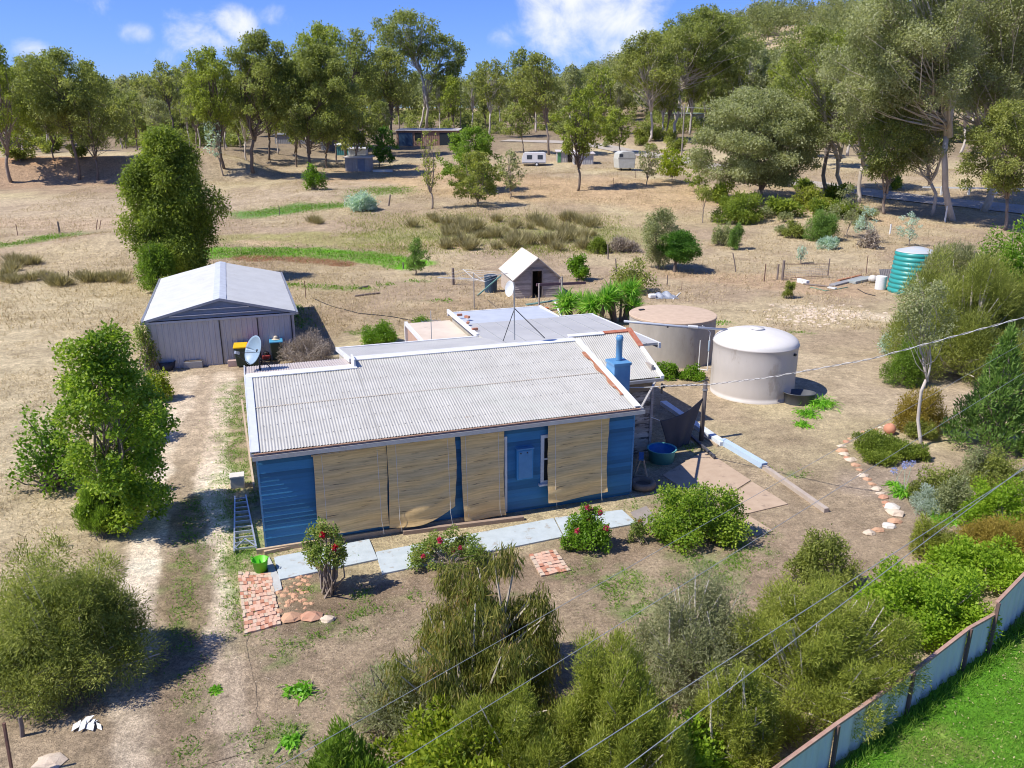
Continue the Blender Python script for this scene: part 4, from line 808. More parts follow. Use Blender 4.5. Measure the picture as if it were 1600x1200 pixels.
q = P(767, 456); T = thing('dark_tank', 'dark blue plastic bin standing left of the timber hut', 'bin', tuple(q)); m = MB(); m.lathe(q, [(0, 0), (.42, 0), (.46, top_h(q, 430)), (.48, top_h(q, 430)), (0, top_h(q, 429))], 20); m.build('drum', mat('navy_plastic', (.03, .06, .10), None, 3), T)
# post-and-rail frame by the hut
T = thing('stock_rail_frame', 'rough timber frame with a purple-brown rail in front of the hut', 'timber frame', tuple(P(860, 484)))
a, b, c_ = P(842, 487), P(877, 485), P(905, 468)
for k, (q, ty) in enumerate(((P(842, 487), 443), (P(877, 486), 432), (P(875, 470), 436))):
    m = MB(); m.tube([q, q + Zz * top_h(q, ty)], .055, 8); m.build('post', WOOD, T)
m = MB(); m.bar(P(838, 487) + Zz * top_h(P(838, 487), 445), P(914, 472) + Zz * top_h(P(914, 472), 442), .07, .17); m.build('rail', mat('purple_rail', (.17, .10, .12), None, 5), T)
m = MB(); m.bar(P(822, 487) + Zz * .45, P(876, 484) + Zz * .65, .3, .05); m.build('green_board', mat('green_board', (.10, .20, .17), (.16, .25, .2), 6), T)
m = MB(); m.bar(P(866, 485) + Zz * .6, P(878, 498), .07); m.build('white_post', WHITE, T)
q = P(853, 489); m = MB(); m.box(*q, .3, .3, .35, .3); solo(m, 'orange_crate', mat('orange_plastic', (.5, .17, .05), None, 4), 'small orange crate under the green board of the frame', 'crate')
# ------------------------------------------------------------------ tarp heap
q = G(1037, 465); m = MB(); m.grid(lambda a, b: q + np.array([(a - .5) * 1.9, (b - .5) * .9, .32 * math.sin(a * math.pi) * math.sin(b * math.pi) * (1 + .5 * math.sin(a * 17 + b * 7)) + .02]), 30, 16); solo(m, 'tarpaulin', mat('tarp_grey_blue', (.16, .19, .25), (.34, .36, .40), 5, .5), 'crumpled blue-grey tarpaulin heap behind the concrete tank', 'tarpaulin', smooth=True)
q = G(1019, 466); m = MB(); m.box(*q, .5, .4, .3, .2); solo(m, 'white_bag', WHITE, 'white box at the left end of the tarpaulin heap', 'box', bevel=.08)
lie('roof_gutter_scrap', (1052, 468), (1063, 458), .08, .05, WHITE, 'white board sticking out of the tarpaulin heap', 'board')
# scrap by the teal tank
for k, (a, b, w, hg, mt, lb) in enumerate((((1247, 441), (1262, 445), .3, .3, WHITE, 'short white pipe lying left of the scrap pile'), ((1294, 450), (1306, 452), .3, .1, WHITE, 'small white panel on the ground in the scrap pile'), ((1300, 447), (1350, 434), .5, .12, mat('scrap_grey', (.22, .23, .25), (.36, .33, .3), 5), 'long grey sheet in the scrap pile left of the teal tank'), ((1330, 443), (1362, 436), .7, .2, mat('scrap_green', (.25, .32, .31), (.4, .38, .35), 5), 'green-grey folded sheet in the scrap pile'), ((1310, 439), (1345, 431), .2, .1, RUST, 'thin rusty rail behind the scrap pile'))):
    p_, q_ = G(*a), G(*b); mb = MB(); mb.bar(p_ + Zz * hg / 2, q_ + Zz * hg / 2, w, hg); solo(mb, 'scrap_metal' if k > 1 else 'pipe_scrap', mt, lb, 'scrap', bevel=.02)
q = G(1363, 441); m = MB(); m.lathe(q, [(0, 0), (.3, .05), (.34, .3), (.2, .5), (0, .55)], 14); solo(m, 'white_drum', mat('cream_drum', (.6, .56, .5), None, 3), 'cream rounded drum beside the little corrugated tank', 'drum', smooth=True)
# litter by the driveway
r = random.Random(5)
for (x, y, lb) in ((124, 1142, 'crumpled white litter under the lower edge of the big bush'), (146, 1136, 'small white scrap of litter right of the larger one'), (78, 1190, 'pale rock slab at the very bottom left')):
    q = P(x, y); m = MB()
    for k in range(5 if x == 124 else 2): m.pb(q + [r.uniform(-.12, .12), r.uniform(-.1, .1), .01 + k * .012], np.array([r.uniform(.08, .2), r.uniform(-.1, .1), r.uniform(0, .05)]), np.array([r.uniform(-.08, .08), r.uniform(.08, .2), r.uniform(0, .05)]), (0, 0, .006))
    if x == 78: m = MB(); stone(m, q, .22, r, .5)
    solo(m, 'litter' if x != 78 else 'rock', WHITE if x != 78 else STN[1], lb, 'litter' if x != 78 else 'rock')
# ------------------------------------------------------------------ boundary fence, bottom right
base = [P(1130, 1330), P(1296, 1200), P(1413, 1114), P(1501, 1046), P(1541, 1018), P(1600, 955), P(1700, 880)]
tops_ = [P(1130, 1330, 1.0), None, None]
FEN = thing('boundary_fence', 'pale blue corrugated metal boundary fence with rusty red top rail', 'fence', tuple(base[1]))
FM = mat('fence_iron', (.66, .66, .62), (.58, .58, .55), 2, .55, .0, stretch=(1, 1, .4), stain=(.50, .50, .48), sscale=2.2, sthr=.6)
hts = [.95, .93, .93, 1.0, 1.22, 1.3, 1.35]
p_ = None
hs = []
for i in range(len(base) - 1):
    a, b = base[i], base[i + 1]; d = b - a; ln = np.linalg.norm(d); d = d / ln; n_ = np.array([d[1], -d[0], 0])
    h0 = hts[i] if i < 4 else (1.22, 1.28)[i - 4]; h1 = hts[i + 1] if i < 3 else (.93, 1.28, 1.3)[i - 3]
    m = MB(); nn = int(ln / .19 * 6)
    for j in range(2):
        for k in range(nn + 1):
            s = k / nn; w = .018 * math.copysign(abs(math.sin(math.pi * s * ln / .19)) ** .6, math.sin(math.pi * s * ln / .19)); z = -.05 if j == 0 else h0 + (h1 - h0) * s
            m.v.append(tuple(a + d * ln * s + n_ * w + Zz * z))
    for k in range(nn): m.f.append((k, k + 1, nn + 2 + k, nn + 1 + k))
    m.build('panel', FM, FEN)
    m = MB(); m.bar(a + Zz * (h0 + .02), b + Zz * (h1 + .02), .07, .05); m.build('top_rail', mat('rusty_rail', (.34, .19, .14), (.42, .28, .21), 9, .8), FEN)
    m = MB(); q = a + n_ * .045; m.box(q[0], q[1], -.05, .06, .06, h0 + .08, math.atan2(d[1], d[0])); m.build('post', mat('fence_post_brown', (.16, .10, .085), None, 7, .7), FEN)
# ------------------------------------------------------------------ overhead wires
def wire(pts, r_, label, m=GREYM, sag=0, name='power_line'):
    pp = []
    for a, b in zip(pts[:-1], pts[1:]):
        a, b = np.array(a, float), np.array(b, float)
        for k in range(24): s = k / 24; pp.append(a + (b - a) * s - Zz * sag * 4 * s * (1 - s))
    pp.append(np.array(pts[-1], float)); m_ = MB(); m_.tube(pp, r_, 6); return solo(m_, name, m, label, 'wire', smooth=True)
WM = mat('wire_grey', (.36, .37, .38), (.3, .31, .32), 5, .5, .3)
def ext(a, b, za, zb, e0=.6, e1=1.0):
    a, b = P(*a, za), P(*b, zb); d = b - a; return a - d * e0, b + d * e1
for k, (a, b, r_, lb) in enumerate((((463, 1182), (1442, 625), .004, 'uppermost thin power line crossing the lower yard'), ((610, 1198), (1440, 682), .0045, 'second thin power line crossing the weeping gum'), ((879, 1198), (1462, 822), .005, 'thicker power line third from the top at lower right'), ((979, 1198), (1536, 778), .005, 'lowest thick power line just above the boundary fence'))):
    z = 4.6 if k < 2 else 5.6
    p0, p1 = ext(a, b, z, z, 1.0, .8); wire([p0, p1], r_, lb, WM)
TW = mat('twisted_cable', (.66, .64, .60), (.45, .42, .40), 26, .7)
br = h(13.2, 2.5, 2.62); e1_ = P(1600, 496, 6.0); m1 = P(1360, 562, 4.0)
q0 = P(1032, 603, 2.9)
for k in (0, 1):
    pp = []
    a, b = q0, P(1110, 600.5, 3.35); c1 = P(1200, 590, 4.0); d1 = P(1360, 561, 5.0); e = P(1600, 496, 6.3); f_ = P(1750, 448, 7.2)
    key = [a, b, c1, d1, e, f_]
    for p_, q_ in zip(key[:-1], key[1:]):
        n_ = 60
        for i in range(n_):
            s = i / n_; q = p_ + (q_ - p_) * s; an = (len(pp)) * .55 + k * math.pi; pp.append(q + Zz * .016 * math.cos(an) + Vv * .016 * math.sin(an))
    m = MB(); m.tube(pp, .010, 5); solo(m, 'service_cable', TW if k else mat('cable_dark', (.30, .28, .27), None, 5), ('pale' if k else 'dark') + ' strand of the twisted service cable running to the cottage wing', 'wire')
wire([P(975, 605, 2.9), P(1030, 604, 2.9)], .016, 'short white cable between chimney and wing bracket', TW, .02, 'service_cable')
wire([P(1040, 604, 2.8), q * 0 + (P(1095.5, 688) + Zz * 2.35)], .008, 'thin wire from the wing bracket to the sail post', WM, .05, 'stay_wire')
T = thing('wire_bracket', 'dark insulator bracket at the corner of the right wing', 'bracket', tuple(P(1033, 603, 2.8))); q = P(1034, 606, 2.75); m = MB(); m.bar(q - Zz * .2, q + Zz * .15, .06); m.build('bracket', DARKM, T); m = MB(); m.lathe(q + U * .08, [(.05, 0), (.05, .1), (0, .1)], 10); m.build('insulator', DARKM, T)
# ------------------------------------------------------------------ paddock fence posts and gate
POST = mat('old_post', (.16, .12, .10), (.24, .20, .17), 6, .95, stretch=(1, 1, .3), bump=.3)
DPOST = mat('star_picket', (.10, .06, .05), (.2, .1, .07), 7, .8)
PL = [(1150, 425, 395, .06, .25, 0, 'leaning dark steel post left of the rusty post in the bare paddock'), (1194, 440, 412, .06, 0, 1, 'upright rusty post standing left of the wire gate'), (1353, 430, 399, .04, .03, 1, 'thin post to the right of the wire gate'),
      (708, 445, 419, .13, 0, 0, 'thick dark stump post behind the clothesline'), (950, 405, 381, .07, .05, 0, 'crooked old post behind the round citrus tree'), (963, 426, 404, .07, .1, 0, 'grey post beside the scraggy fruit tree'), (1042, 446, 430, .05, 0, 0, 'short post with a knob behind the tarpaulin heap'),
      (1065, 453, 440, .03, 0, 1, 'thin picket right of the tarpaulin heap'), (1000, 459, 440, .04, 0, 1, 'slim post left of the tarpaulin heap'), (607, 322, 304, .12, -.2, 0, 'leaning dark strainer post right of the blue-grey round bush'), (437, 337, 321, .06, 0, 0, 'small dark post on the green strip left of the round bush'),
      (488, 332, 318, .04, 0, 1, 'slim picket between the green strip and the round bush'), (539, 325, 313, .05, 0, 1, 'white-topped picket just left of the round bush'), (585, 325, 310, .04, -.05, 1, 'slim picket just right of the round bush'), (93, 364, 346, .12, 0, 0, 'thick dark post in the open left paddock'),
      (28, 368, 350, .05, 0, 1, 'thin picket at the far left of the paddock'), (150, 359, 343, .06, -.3, 1, 'leaning picket left of the large evergreen'), (155, 358, 344, .05, -.35, 1, 'second leaning picket touching the first near the evergreen'), (54, 437, 427, .1, 0, 0, 'low stump post at the left edge of the scrub'),
      (73, 438, 427, .09, -.15, 0, 'weathered short post second from left in the scrub line'), (88, 436, 424, .06, 0, 0, 'thin bent stick post in the scrub line'), (106, 440, 423, .06, -.2, 0, 'leaning stick post right end of the scrub line'), (478, 466, 439, .04, 0, 1, 'thin steel picket right of the garage roof'),
      (630, 420, 410, .07, 0, 0, 'low stub post right of the small sapling'), (1050, 405 - 120, 273, .06, 0, 1, 'distant picket below the yellow-green tree'), (845, 293, 276, .04, 0, 1, 'slender picket left of the tall bare-trunk gum'), (958, 294, 278, .05, 0, 1, 'picket between the gum and the horse float'), (993, 278, 266, .05, 0, 1, 'picket beside the horse float'), (778, 304, 296, .07, 0, 1, 'pale marker post under the bright pine'),
      (91, 855, 838, .05, -.3, 1, 'dark steel picket above the big left bush'), (20, 1215, 1130, .04, -.06, 1, 'rusty picket at the bottom left corner'), (34, 1150, 1120, .05, -.1, 0, 'leaning stub post beside the bottom left bush'), (1476, 360 - 13, 342 - 20, .12, 0, 0, 'pale stump standing by the road at right'),(1390, 366, 350, .1, 0, 0, 'white marker post by the pale mound near the road')]
for (x, by, ty, w, ln, kind, lb) in PL:
    q = G(x, by); hh_ = top_h(q, ty); m = MB()
    if kind: m.bar(q - Zz * .1, q + Zz * hh_ + np.array([ln * hh_ * -1, 0, 0]), w, w)
    else:
        m.tube([q - Zz * .1, q + Zz * hh_ * .5 + np.array([-ln * hh_ * .5 + .02, 0, 0]), q + Zz * hh_ + np.array([-ln * hh_, 0, 0])], [w * .9, w * .8, w * .7], 8)
    solo(m, 'fence_post', (WHITE if 'white' in lb or 'pale' in lb else (DPOST if kind else POST)), lb, 'post')
T = thing('wire_gate', 'rusty pipe gate filled with wire mesh in the bare paddock', 'gate', tuple(G(1224, 438))); a, b = G(1222, 438), G(1293, 434); ha, hb = top_h(a, 407), top_h(b, 404)
for q, w, hx in ((a, .1, ha), (a + [-.35, .1, 0], .07, ha * .8), (b, .05, hb)): m = MB(); m.tube([q, q + Zz * hx], w, 8); m.build('gate_post', POST, T)
m = MB(); m.tube([a + Zz * ha * .82, b + Zz * hb * .72], .03, 6); m.tube([a + Zz * .15, b + Zz * .15], .02, 5); m.build('rail', DPOST, T)
m = MB()
for k in range(1, 7): m.tube([a + Zz * (.15 + k * .13), b + Zz * (.15 + k * .125)], .006, 3)
for k in range(1, 24): q = a + (b - a) * k / 24; m.tube([q + Zz * .15, q + Zz * ha * .78], .005, 3)
m.build('mesh', GREYM, T)
# hoses
r = random.Random(2)
for (pts, lb, mt) in (([(490, 467), (515, 478), (560, 490), (610, 495), (648, 502)], 'black poly pipe snaking over the dry lawn beside the garage', DARKM), ([(1340, 452), (1352, 459), (1368, 463)], 'short black hose near the little corrugated tank', DARKM), ([(1265, 449), (1290, 455), (1310, 452), (1325, 449)], 'green garden hose curling before the scrap pile', mat('hose_green', (.1, .3, .22), None, 3))):
    m = MB(); m.tube([G(*p) + Zz * .03 for p in pts], .025, 6); solo(m, 'hose', mt, lb, 'hose')
for (a, b, lb) in (((1255, 445), (1302, 450), 'dark pole lying left of the scrap pile'), ((555, 464), (594, 459), 'dark log lying on the dry lawn beyond the garage'), ((560, 452), (576, 448), 'short dark log on the green weeds beyond the garage')):
    p_, q_ = G(*a), G(*b); m = MB(); m.tube([p_ + Zz * .06, (p_ + q_) / 2 + Zz * .07, q_ + Zz * .06], [.07, .08, .05], 7); solo(m, 'log', POST, lb, 'log')
# ------------------------------------------------------------------ far vehicles and sheds
def width_m(px0, px1, q): return (px1 - px0) * zcam(q) / FPX
def caravan(px0, px1, by, ty, label, name, body, ang, lenm=None, style=0):
    q = G((px0 + px1) / 2, by); q[2] = gz(q[0], q[1]); w = width_m(px0, px1, q); ht = top_h(q, ty); T = thing(name, label, 'caravan' if style == 0 else 'trailer', tuple(q)); a = np.array([math.cos(ang), math.sin(ang), 0]); b = np.array([-a[1], a[0], 0]); D = 2.3
    o = q - a * w / 2; z0 = ht * .2
    def pr(pts, dep, off=0): m = MB(); m.prism([o + a * x * w + Zz * z * ht - b * off for x, z in pts], b * dep); return m
    if style == 0:
        pr([(0.02, .2), (.98, .2), (1.0, .5), (.98, .93), (.90, 1), (.14, 1), (.07, .93), (0, .55)], D).build('body', body, T, bevel=.04)
        pr([(.03, .22), (.97, .22), (.97, .28), (.03, .28)], .02, .02).build('stripe', mat('stripe_dark', (.03, .02, .05)), T)
        for (x0, x1) in ((.22, .42), (.66, .86)):
            wn = pr([(x0, .52), (x1, .52), (x1, .8), (x0, .8)], .03, .03).build('window', mat('caravan_window', (.06, .07, .09), None, 3, .2), T); pr([(x0 - .012, .50), (x1 + .012, .50), (x1 + .012, .82), (x0 - .012, .82)], .015, .016).build('frame', GREYM, wn)
        for yy in (.05, D - .1):
            c_ = o + a * w * .62 + b * yy + Zz * ht * .15; m = MB(); m.tube([c_ - b * .12, c_ + b * .1], ht * .15, 18); wh = m.build('wheel', DARKM, T); m = MB(); m.tube([c_ - b * .13, c_ - b * .121], ht * .08, 14); m.build('rim', WHITE, wh)
        m = MB(); m.bar(o + b * D / 2 + Zz * .5, o - a * 1.1 + b * D / 2 + Zz * .45, .1); m.build('drawbar', DARKM, T)
    else:
        pr([(.05, .12), (.95, .12), (.98, .55), (1.0, .7), (.9, .95), (.6, 1), (.25, .98), (.05, .88), (.0, .6)], 3.6).build('body', body, T, bevel=.1)
        pr([(.06, .70), (.27, .70), (.27, .85), (.06, .85)], .02, .02).build('window', mat('caravan_window', (.06, .07, .09)), T)
        pr([(.0, .62), (1., .62), (1., .66), (0, .66)], .025, .025).build('trim', mat('float_trim', (.35, .34, .3)), T)
        for x in (.25, .75): c_ = o + a * w * x + b * .8 + Zz * .3; m = MB(); m.tube([c_ - a * .12, c_ + a * .12], .32, 14); m.build('wheel', DARKM, T)
caravan(815, 853, 260, 238, 'small white caravan with two dark windows parked in the far paddock', 'caravan', mat('caravan_white', (.74, .73, .72), (.66, .65, .64), 3, .5), -.05)
caravan(965, 993, 267, 236, 'old cream trailer van with a rounded roof right of the tin sheds', 'old_trailer', mat('float_cream', (.42, .42, .36), (.54, .54, .50), 2, .5), .1, None, 1)
def shedbox(px0, px1, by, ty, depth, label, name, wm, rm, parts=(), slope=.06, over=.3, ang=0, cat='shed'):
    q = G((px0 + px1) / 2, by); w = width_m(px0, px1, q); ht = top_h(q, ty); T = thing(name, label, cat, tuple(q)); a = np.array([math.cos(ang), math.sin(ang), 0]); b = np.array([-a[1], a[0], 0]); o = q - a * w / 2 - Zz * .3
    m = MB(); ribs(m, o, a, w, ht * (1 - slope) + .3, -b, .4, .04); ribs(m, o + a * w, b, depth, ht + .25, a, .4, .04); ribs(m, o + b * depth, -b, depth, ht + .25, -a, .4, .04); ribs(m, o + a * w + b * depth, -a, w, ht + .25, b, .4, .04); m.build('wall', wm, T)
    m = MB(); m.pb(o - a * over - b * over + Zz * (ht * (1 - slope) + .32), a * (w + 2 * over), b * (depth + 2 * over) + Zz * ht * slope * 2, Zz * .12); m.build('roof', rm, T)
    for (nm, x0, x1, z0, z1, mt) in parts:
        m = MB(); m.pb(o + a * w * x0 + Zz * (.3 + ht * z0) - b * .09, a * w * (x1 - x0), b * .05, Zz * ht * (z1 - z0)); m.build(nm, mt, T)
NAVY = mat('navy_door', (.05, .10, .17), None, 3, .4); BRK = mat('brown_brick', (.33, .21, .15), (.28, .17, .12), 5, .9); DGR = mat('dark_grey_wall', (.10, .10, .12), (.14, .14, .16), 3, .6); TEALW = mat('teal_wall', (.06, .22, .22), None, 3, .5); PG = mat('pale_roof', (.62, .56, .52), (.55, .5, .47), 2, .6)
shedbox(540, 578, 268, 246, 3.5, 'small tin shed with one blue-grey side standing on the far bank', 'tin_shed', mat('tin_shed_wall', (.34, .33, .33), (.28, .26, .26), 2, .5, .3), PG, [('door', .52, .8, 0, .9, mat('blue_grey_door', (.18, .21, .28)))])
shedbox(620, 716, 228, 203, 9, 'long low house with pale flat roof and blue windows behind the bright pine', 'far_house', BRK, PG, [('door', .04, .26, .0, .82, NAVY), ('window', .30, .40, .35, .8, GLASS), ('door', .70, .95, 0, .82, mat('dark_carport', (.02, .03, .04)))], cat='house')
shedbox(502, 562, 236, 208, 6, 'grey and teal garage behind the tall dark gum trunks', 'far_garage', mat('far_grey', (.28, .28, .29)), GREYM, [('door', .60, .98, .1, .85, mat('teal_roller', (.10, .26, .28))), ('door', .22, .45, 0, .85, DGR)])
shedbox(526, 558, 243, 226, 3, 'low dark green shed with white lid in front of the teal garage', 'green_shed', TEALW, WHITE)
shedbox(545, 572, 246, 232, 2, 'small pale cabinet shed beside the dark green shed', 'pale_shed', mat('pale_shed_wall', (.45, .48, .48)), WHITE)
shedbox(430, 500, 225, 210, 5, 'grey cladded building half hidden behind gum trunks', 'far_building', mat('far_grey', (.28, .28, .29)), GREYM)
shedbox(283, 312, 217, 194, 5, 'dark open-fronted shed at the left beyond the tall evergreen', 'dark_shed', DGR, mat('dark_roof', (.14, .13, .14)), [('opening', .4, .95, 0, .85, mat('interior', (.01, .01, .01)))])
shedbox(322, 347, 220, 205, 4, 'low dark shed with a teal edge right of the open-fronted shed', 'dark_shed', DGR, TEALW)
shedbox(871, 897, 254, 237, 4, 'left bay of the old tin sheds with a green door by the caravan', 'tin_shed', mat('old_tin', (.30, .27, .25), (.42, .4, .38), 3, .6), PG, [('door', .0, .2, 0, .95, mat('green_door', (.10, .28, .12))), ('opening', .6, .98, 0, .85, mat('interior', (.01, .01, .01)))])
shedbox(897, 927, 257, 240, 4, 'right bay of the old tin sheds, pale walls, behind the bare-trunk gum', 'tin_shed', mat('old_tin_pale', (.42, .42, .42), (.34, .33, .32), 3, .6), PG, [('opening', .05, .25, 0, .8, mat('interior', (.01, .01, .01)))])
shedbox(1040, 1100, 194, 177, 8, 'green-roofed house among the trees behind the power pole', 'far_house', mat('far_cream', (.40, .36, .28)), mat('sage_roof', (.33, .40, .30), None, 2), [('window', .2, .3, .3, .7, GLASS), ('window', .6, .75, .3, .7, GLASS)], cat='house')
# power poles
def pole(x, by, ty, wdt, label, arms=()):
    q = G(x, by); ht = top_h(q, ty); T = thing('power_pole', label, 'power pole', tuple(q)); m = MB(); m.tube([q, q + Zz * ht], [wdt, wdt * .75], 8); m.build('pole', mat('pole_grey', (.30, .26, .22), None, 5, .9), T)
    for (dz, w) in arms: m = MB(); m.bar(q + [-w, 0, ht - dz], q + [w, .4, ht - dz], .12); m.build('crossarm', WOOD, T)
    return q, ht
qp, hp = pole(1065, 242, 163, .16, 'tall timber power pole with crossarm by the green-roofed house', ((.5, 1.3), (1.5, .9)))
q2_, h2_ = pole(720, 205, 157, .12, 'slim pale pole above the long low house')
for s in (-1, 0, 1): wire([qp + [s * 1.1, 0, hp - .5], qp + [60 + s, -12, hp - 2 + s * .3]], .012, ('left', 'middle', 'right')[s + 1] + ' conductor strung from the crossarm of the far power pole', WM, .6)
# road guard rail at right
T = thing('guard_rail', 'low white timber rail fence beside the road at right', 'rail fence', tuple(G(1480, 305)))
for x in (1470, 1513, 1556): q = G(x, 305); m = MB(); m.box(*q, .25, .2, 1.2); m.build('post', WHITE, T)
a, b = G(1440, 303), G(1600, 306); m = MB(); m.bar(a + Zz * .9, b + Zz * .9, .08, .2); m.build('rail', WHITE, T)
m = MB(); q = G(792, 270); m.bar(G(770, 270 - 8) + Zz * .2, G(785, 262) + Zz * .2, .5, .2)
m = MB(); q = G(598, 269); m.box(*q, 3.2, .8, .4); solo(m, 'stock_trough', mat('trough_concrete', (.6, .58, .54), None, 3), 'long pale water trough on the bank right of the far tin shed', 'trough', bevel=.05)
# ------------------------------------------------------------------ vegetation
def leafmesh(name, pos, d, L, Wd, rng, tw=None):
    """one four-cornered leaf per position, d = unit direction of each leaf"""
    n = len(pos); r = rng.normal(size=(n, 3)) * .5 + [0, 0, 1.0] if tw is None else tw
    s = np.cross(d, r); s /= np.linalg.norm(s, axis=1)[:, None] + 1e-9
    L = (L * rng.uniform(.6, 1.3, n))[:, None]; Wd = (Wd * rng.uniform(.7, 1.25, n))[:, None]
    nn = np.cross(s, d)
    V = np.stack([pos, pos + d * L * .45 + s * Wd * .5 - nn * L * .04, pos + d * L - nn * L * .12, pos + d * L * .45 - s * Wd * .5 - nn * L * .04], 1).reshape(-1, 3)
    F = np.arange(4 * n, dtype=np.int32).reshape(n, 4)
    return npmesh(name, V, F)
def unit(a): return a / (np.linalg.norm(a, axis=1)[:, None] + 1e-9)
def fill(clumps, n, rng, shell=.55, under=.35):
    c = np.array([k[0] for k in clumps], float); r = np.array([k[1] for k in clumps], float)
    w = (r[:, 0] * r[:, 1] + r[:, 0] * r[:, 2]); i = rng.choice(len(c), n, p=w / w.sum())
    u = unit(rng.normal(size=(n, 3)) + np.array([0, 0, .25])); q = (rng.random(n) ** .5 * (1 - shell) + shell * rng.random(n) ** .25)[:, None]
    q = q * (1 + .18 * rng.normal(size=(n, 1)))
    u2 = u.copy(); u2[:, 2] = np.where(u[:, 2] < 0, u[:, 2] * (under + .65 * rng.random(n)), u[:, 2])
    return c[i] + u2 * q * r[i], u, i
def ldir(u, rng, out=.5, droop=0, up=0, rand=1):
    d = u * out + rng.normal(size=u.shape) * rand * .6 + np.array([0, 0, up - droop]); return unit(d)
FG = lambda *a: a
LM = {
 'gum': leafmat('leaves_gum', [(.055, .07, .02), (.115, .137, .038), (.185, .205, .06), (.275, .285, .11)], cscale=.25),
 'gumb': leafmat('leaves_gum_bright', [(.06, .08, .015), (.12, .15, .025), (.195, .225, .04), (.28, .29, .08)], cscale=.25),
 'gumy': leafmat('leaves_gum_olive', [(.065, .08, .02), (.13, .147, .04), (.195, .208, .06), (.265, .265, .10)], cscale=.25),
 'grey': leafmat('leaves_grey_green', [(.08, .09, .04), (.155, .17, .08), (.235, .245, .13), (.33, .33, .21)], cscale=.3),
 'blue': leafmat('leaves_blue_grey', [(.12, .18, .15), (.22, .30, .26), (.34, .42, .38), (.44, .50, .46)], cscale=.4),
 'far': leafmat('leaves_far_wood', [(.06, .07, .03), (.12, .135, .055), (.18, .19, .09), (.25, .25, .14)], cscale=.06),
 'lav': leafmat('leaves_lavender', [(.16, .19, .16), (.26, .30, .27), (.36, .40, .37)], cscale=1),
 'pine': leafmat('leaves_pine', [(.05, .09, .014), (.11, .17, .022), (.19, .27, .04)], cscale=.4),
 'ever': leafmat('leaves_evergreen', [(.045, .07, .012), (.095, .13, .02), (.16, .20, .03), (.25, .27, .055)], cscale=.35),
 'vine': leafmat('leaves_vine', [(.05, .09, .012), (.10, .165, .018), (.18, .245, .025), (.30, .34, .06)], cscale=.7, rough=.4),
 'lime': leafmat('leaves_lime', [(.085, .15, .012), (.16, .24, .016), (.26, .33, .035)], cscale=.8),
 'yel': leafmat('leaves_yellow_green', [(.08, .12, .01), (.17, .21, .015), (.28, .28, .03)], cscale=1),
 'mel': leafmat('leaves_melaleuca', [(.065, .075, .02), (.13, .15, .035), (.20, .22, .05), (.29, .28, .10)], cscale=.9),
 'melg': leafmat('leaves_grey_bush', [(.08, .09, .045), (.15, .16, .08), (.22, .22, .12), (.32, .28, .18)], cscale=.9),
 'olv': leafmat('leaves_olive_bush', [(.06, .075, .012), (.14, .16, .025), (.22, .24, .04), (.32, .30, .11)], cscale=.9),
 'rust': leafmat('leaves_orange_olive', [(.11, .09, .015), (.21, .16, .03), (.29, .22, .05)], cscale=.9),
 'weep': leafmat('leaves_weeping_gum', [(.05, .065, .015), (.105, .12, .025), (.18, .17, .045), (.25, .14, .07)], cscale=1),
 'rose': leafmat('leaves_rose', [(.045, .07, .015), (.10, .15, .03), (.18, .22, .05), (.26, .16, .08)], cscale=2),
 'dkg': leafmat('leaves_dark_green', [(.02, .06, .01), (.05, .12, .015), (.10, .19, .025)], cscale=.6),
 'cit': leafmat('leaves_citrus', [(.045, .10, .01), (.10, .18, .015), (.17, .26, .03)], cscale=.9, rough=.4),
 'con': leafmat('leaves_conifer', [(.05, .095, .025), (.11, .175, .04), (.19, .265, .07)], cscale=.8),
 'strap': leafmat('leaves_strap', [(.05, .15, .01), (.12, .28, .02), (.24, .40, .06)], cscale=2, rough=.4),
 'yucca': leafmat('leaves_yucca', [(.03, .11, .012), (.09, .22, .02), (.20, .34, .06), (.34, .36, .12)], cscale=2, rough=.4),
 'straw': leafmat('blades_straw', [(.30, .22, .12), (.46, .36, .21), (.62, .50, .32)], cscale=.15, trans=.2),
 'rush': leafmat('blades_rush', [(.20, .19, .08), (.36, .31, .15), (.50, .42, .25)], cscale=.8, trans=.2),
 'weed': leafmat('blades_weed', [(.08, .19, .02), (.16, .30, .03), (.26, .38, .06)], cscale=.8),
 'lawn': leafmat('blades_lawn', [(.05, .17, .01), (.11, .29, .015), (.19, .37, .03), (.38, .42, .12)], cscale=.8),
 'litter': leafmat('leaf_litter', [(.14, .10, .07), (.30, .22, .15), (.50, .40, .29)], cscale=1, trans=.05),
 'twig': leafmat('bare_twigs', [(.18, .14, .10), (.32, .26, .20), (.44, .38, .31)], cscale=1, trans=.05),
 'rosered': leafmat('petals_red', [(.45, .01, .03), (.6, .02, .06)], cscale=3), 'rosepink': leafmat('petals_pink', [(.6, .03, .14), (.75, .12, .26)], cscale=3), 'agap': leafmat('petals_blue', [(.30, .34, .70), (.45, .48, .8)], cscale=3)}
BARK = mat('bark_grey_brown', (.32, .26, .21), (.17, .13, .10), 3, .95, stretch=(1, 1, .3), bump=.4, bscale=8)
BARKD = mat('bark_dark', (.11, .085, .07), (.19, .15, .12), 3, .95, stretch=(1, 1, .3), bump=.4, bscale=8)
BARKP = mat('bark_pale', (.62, .55, .47), (.38, .32, .26), 1.5, .9, stretch=(1, 1, .4), bump=.2, bscale=8)
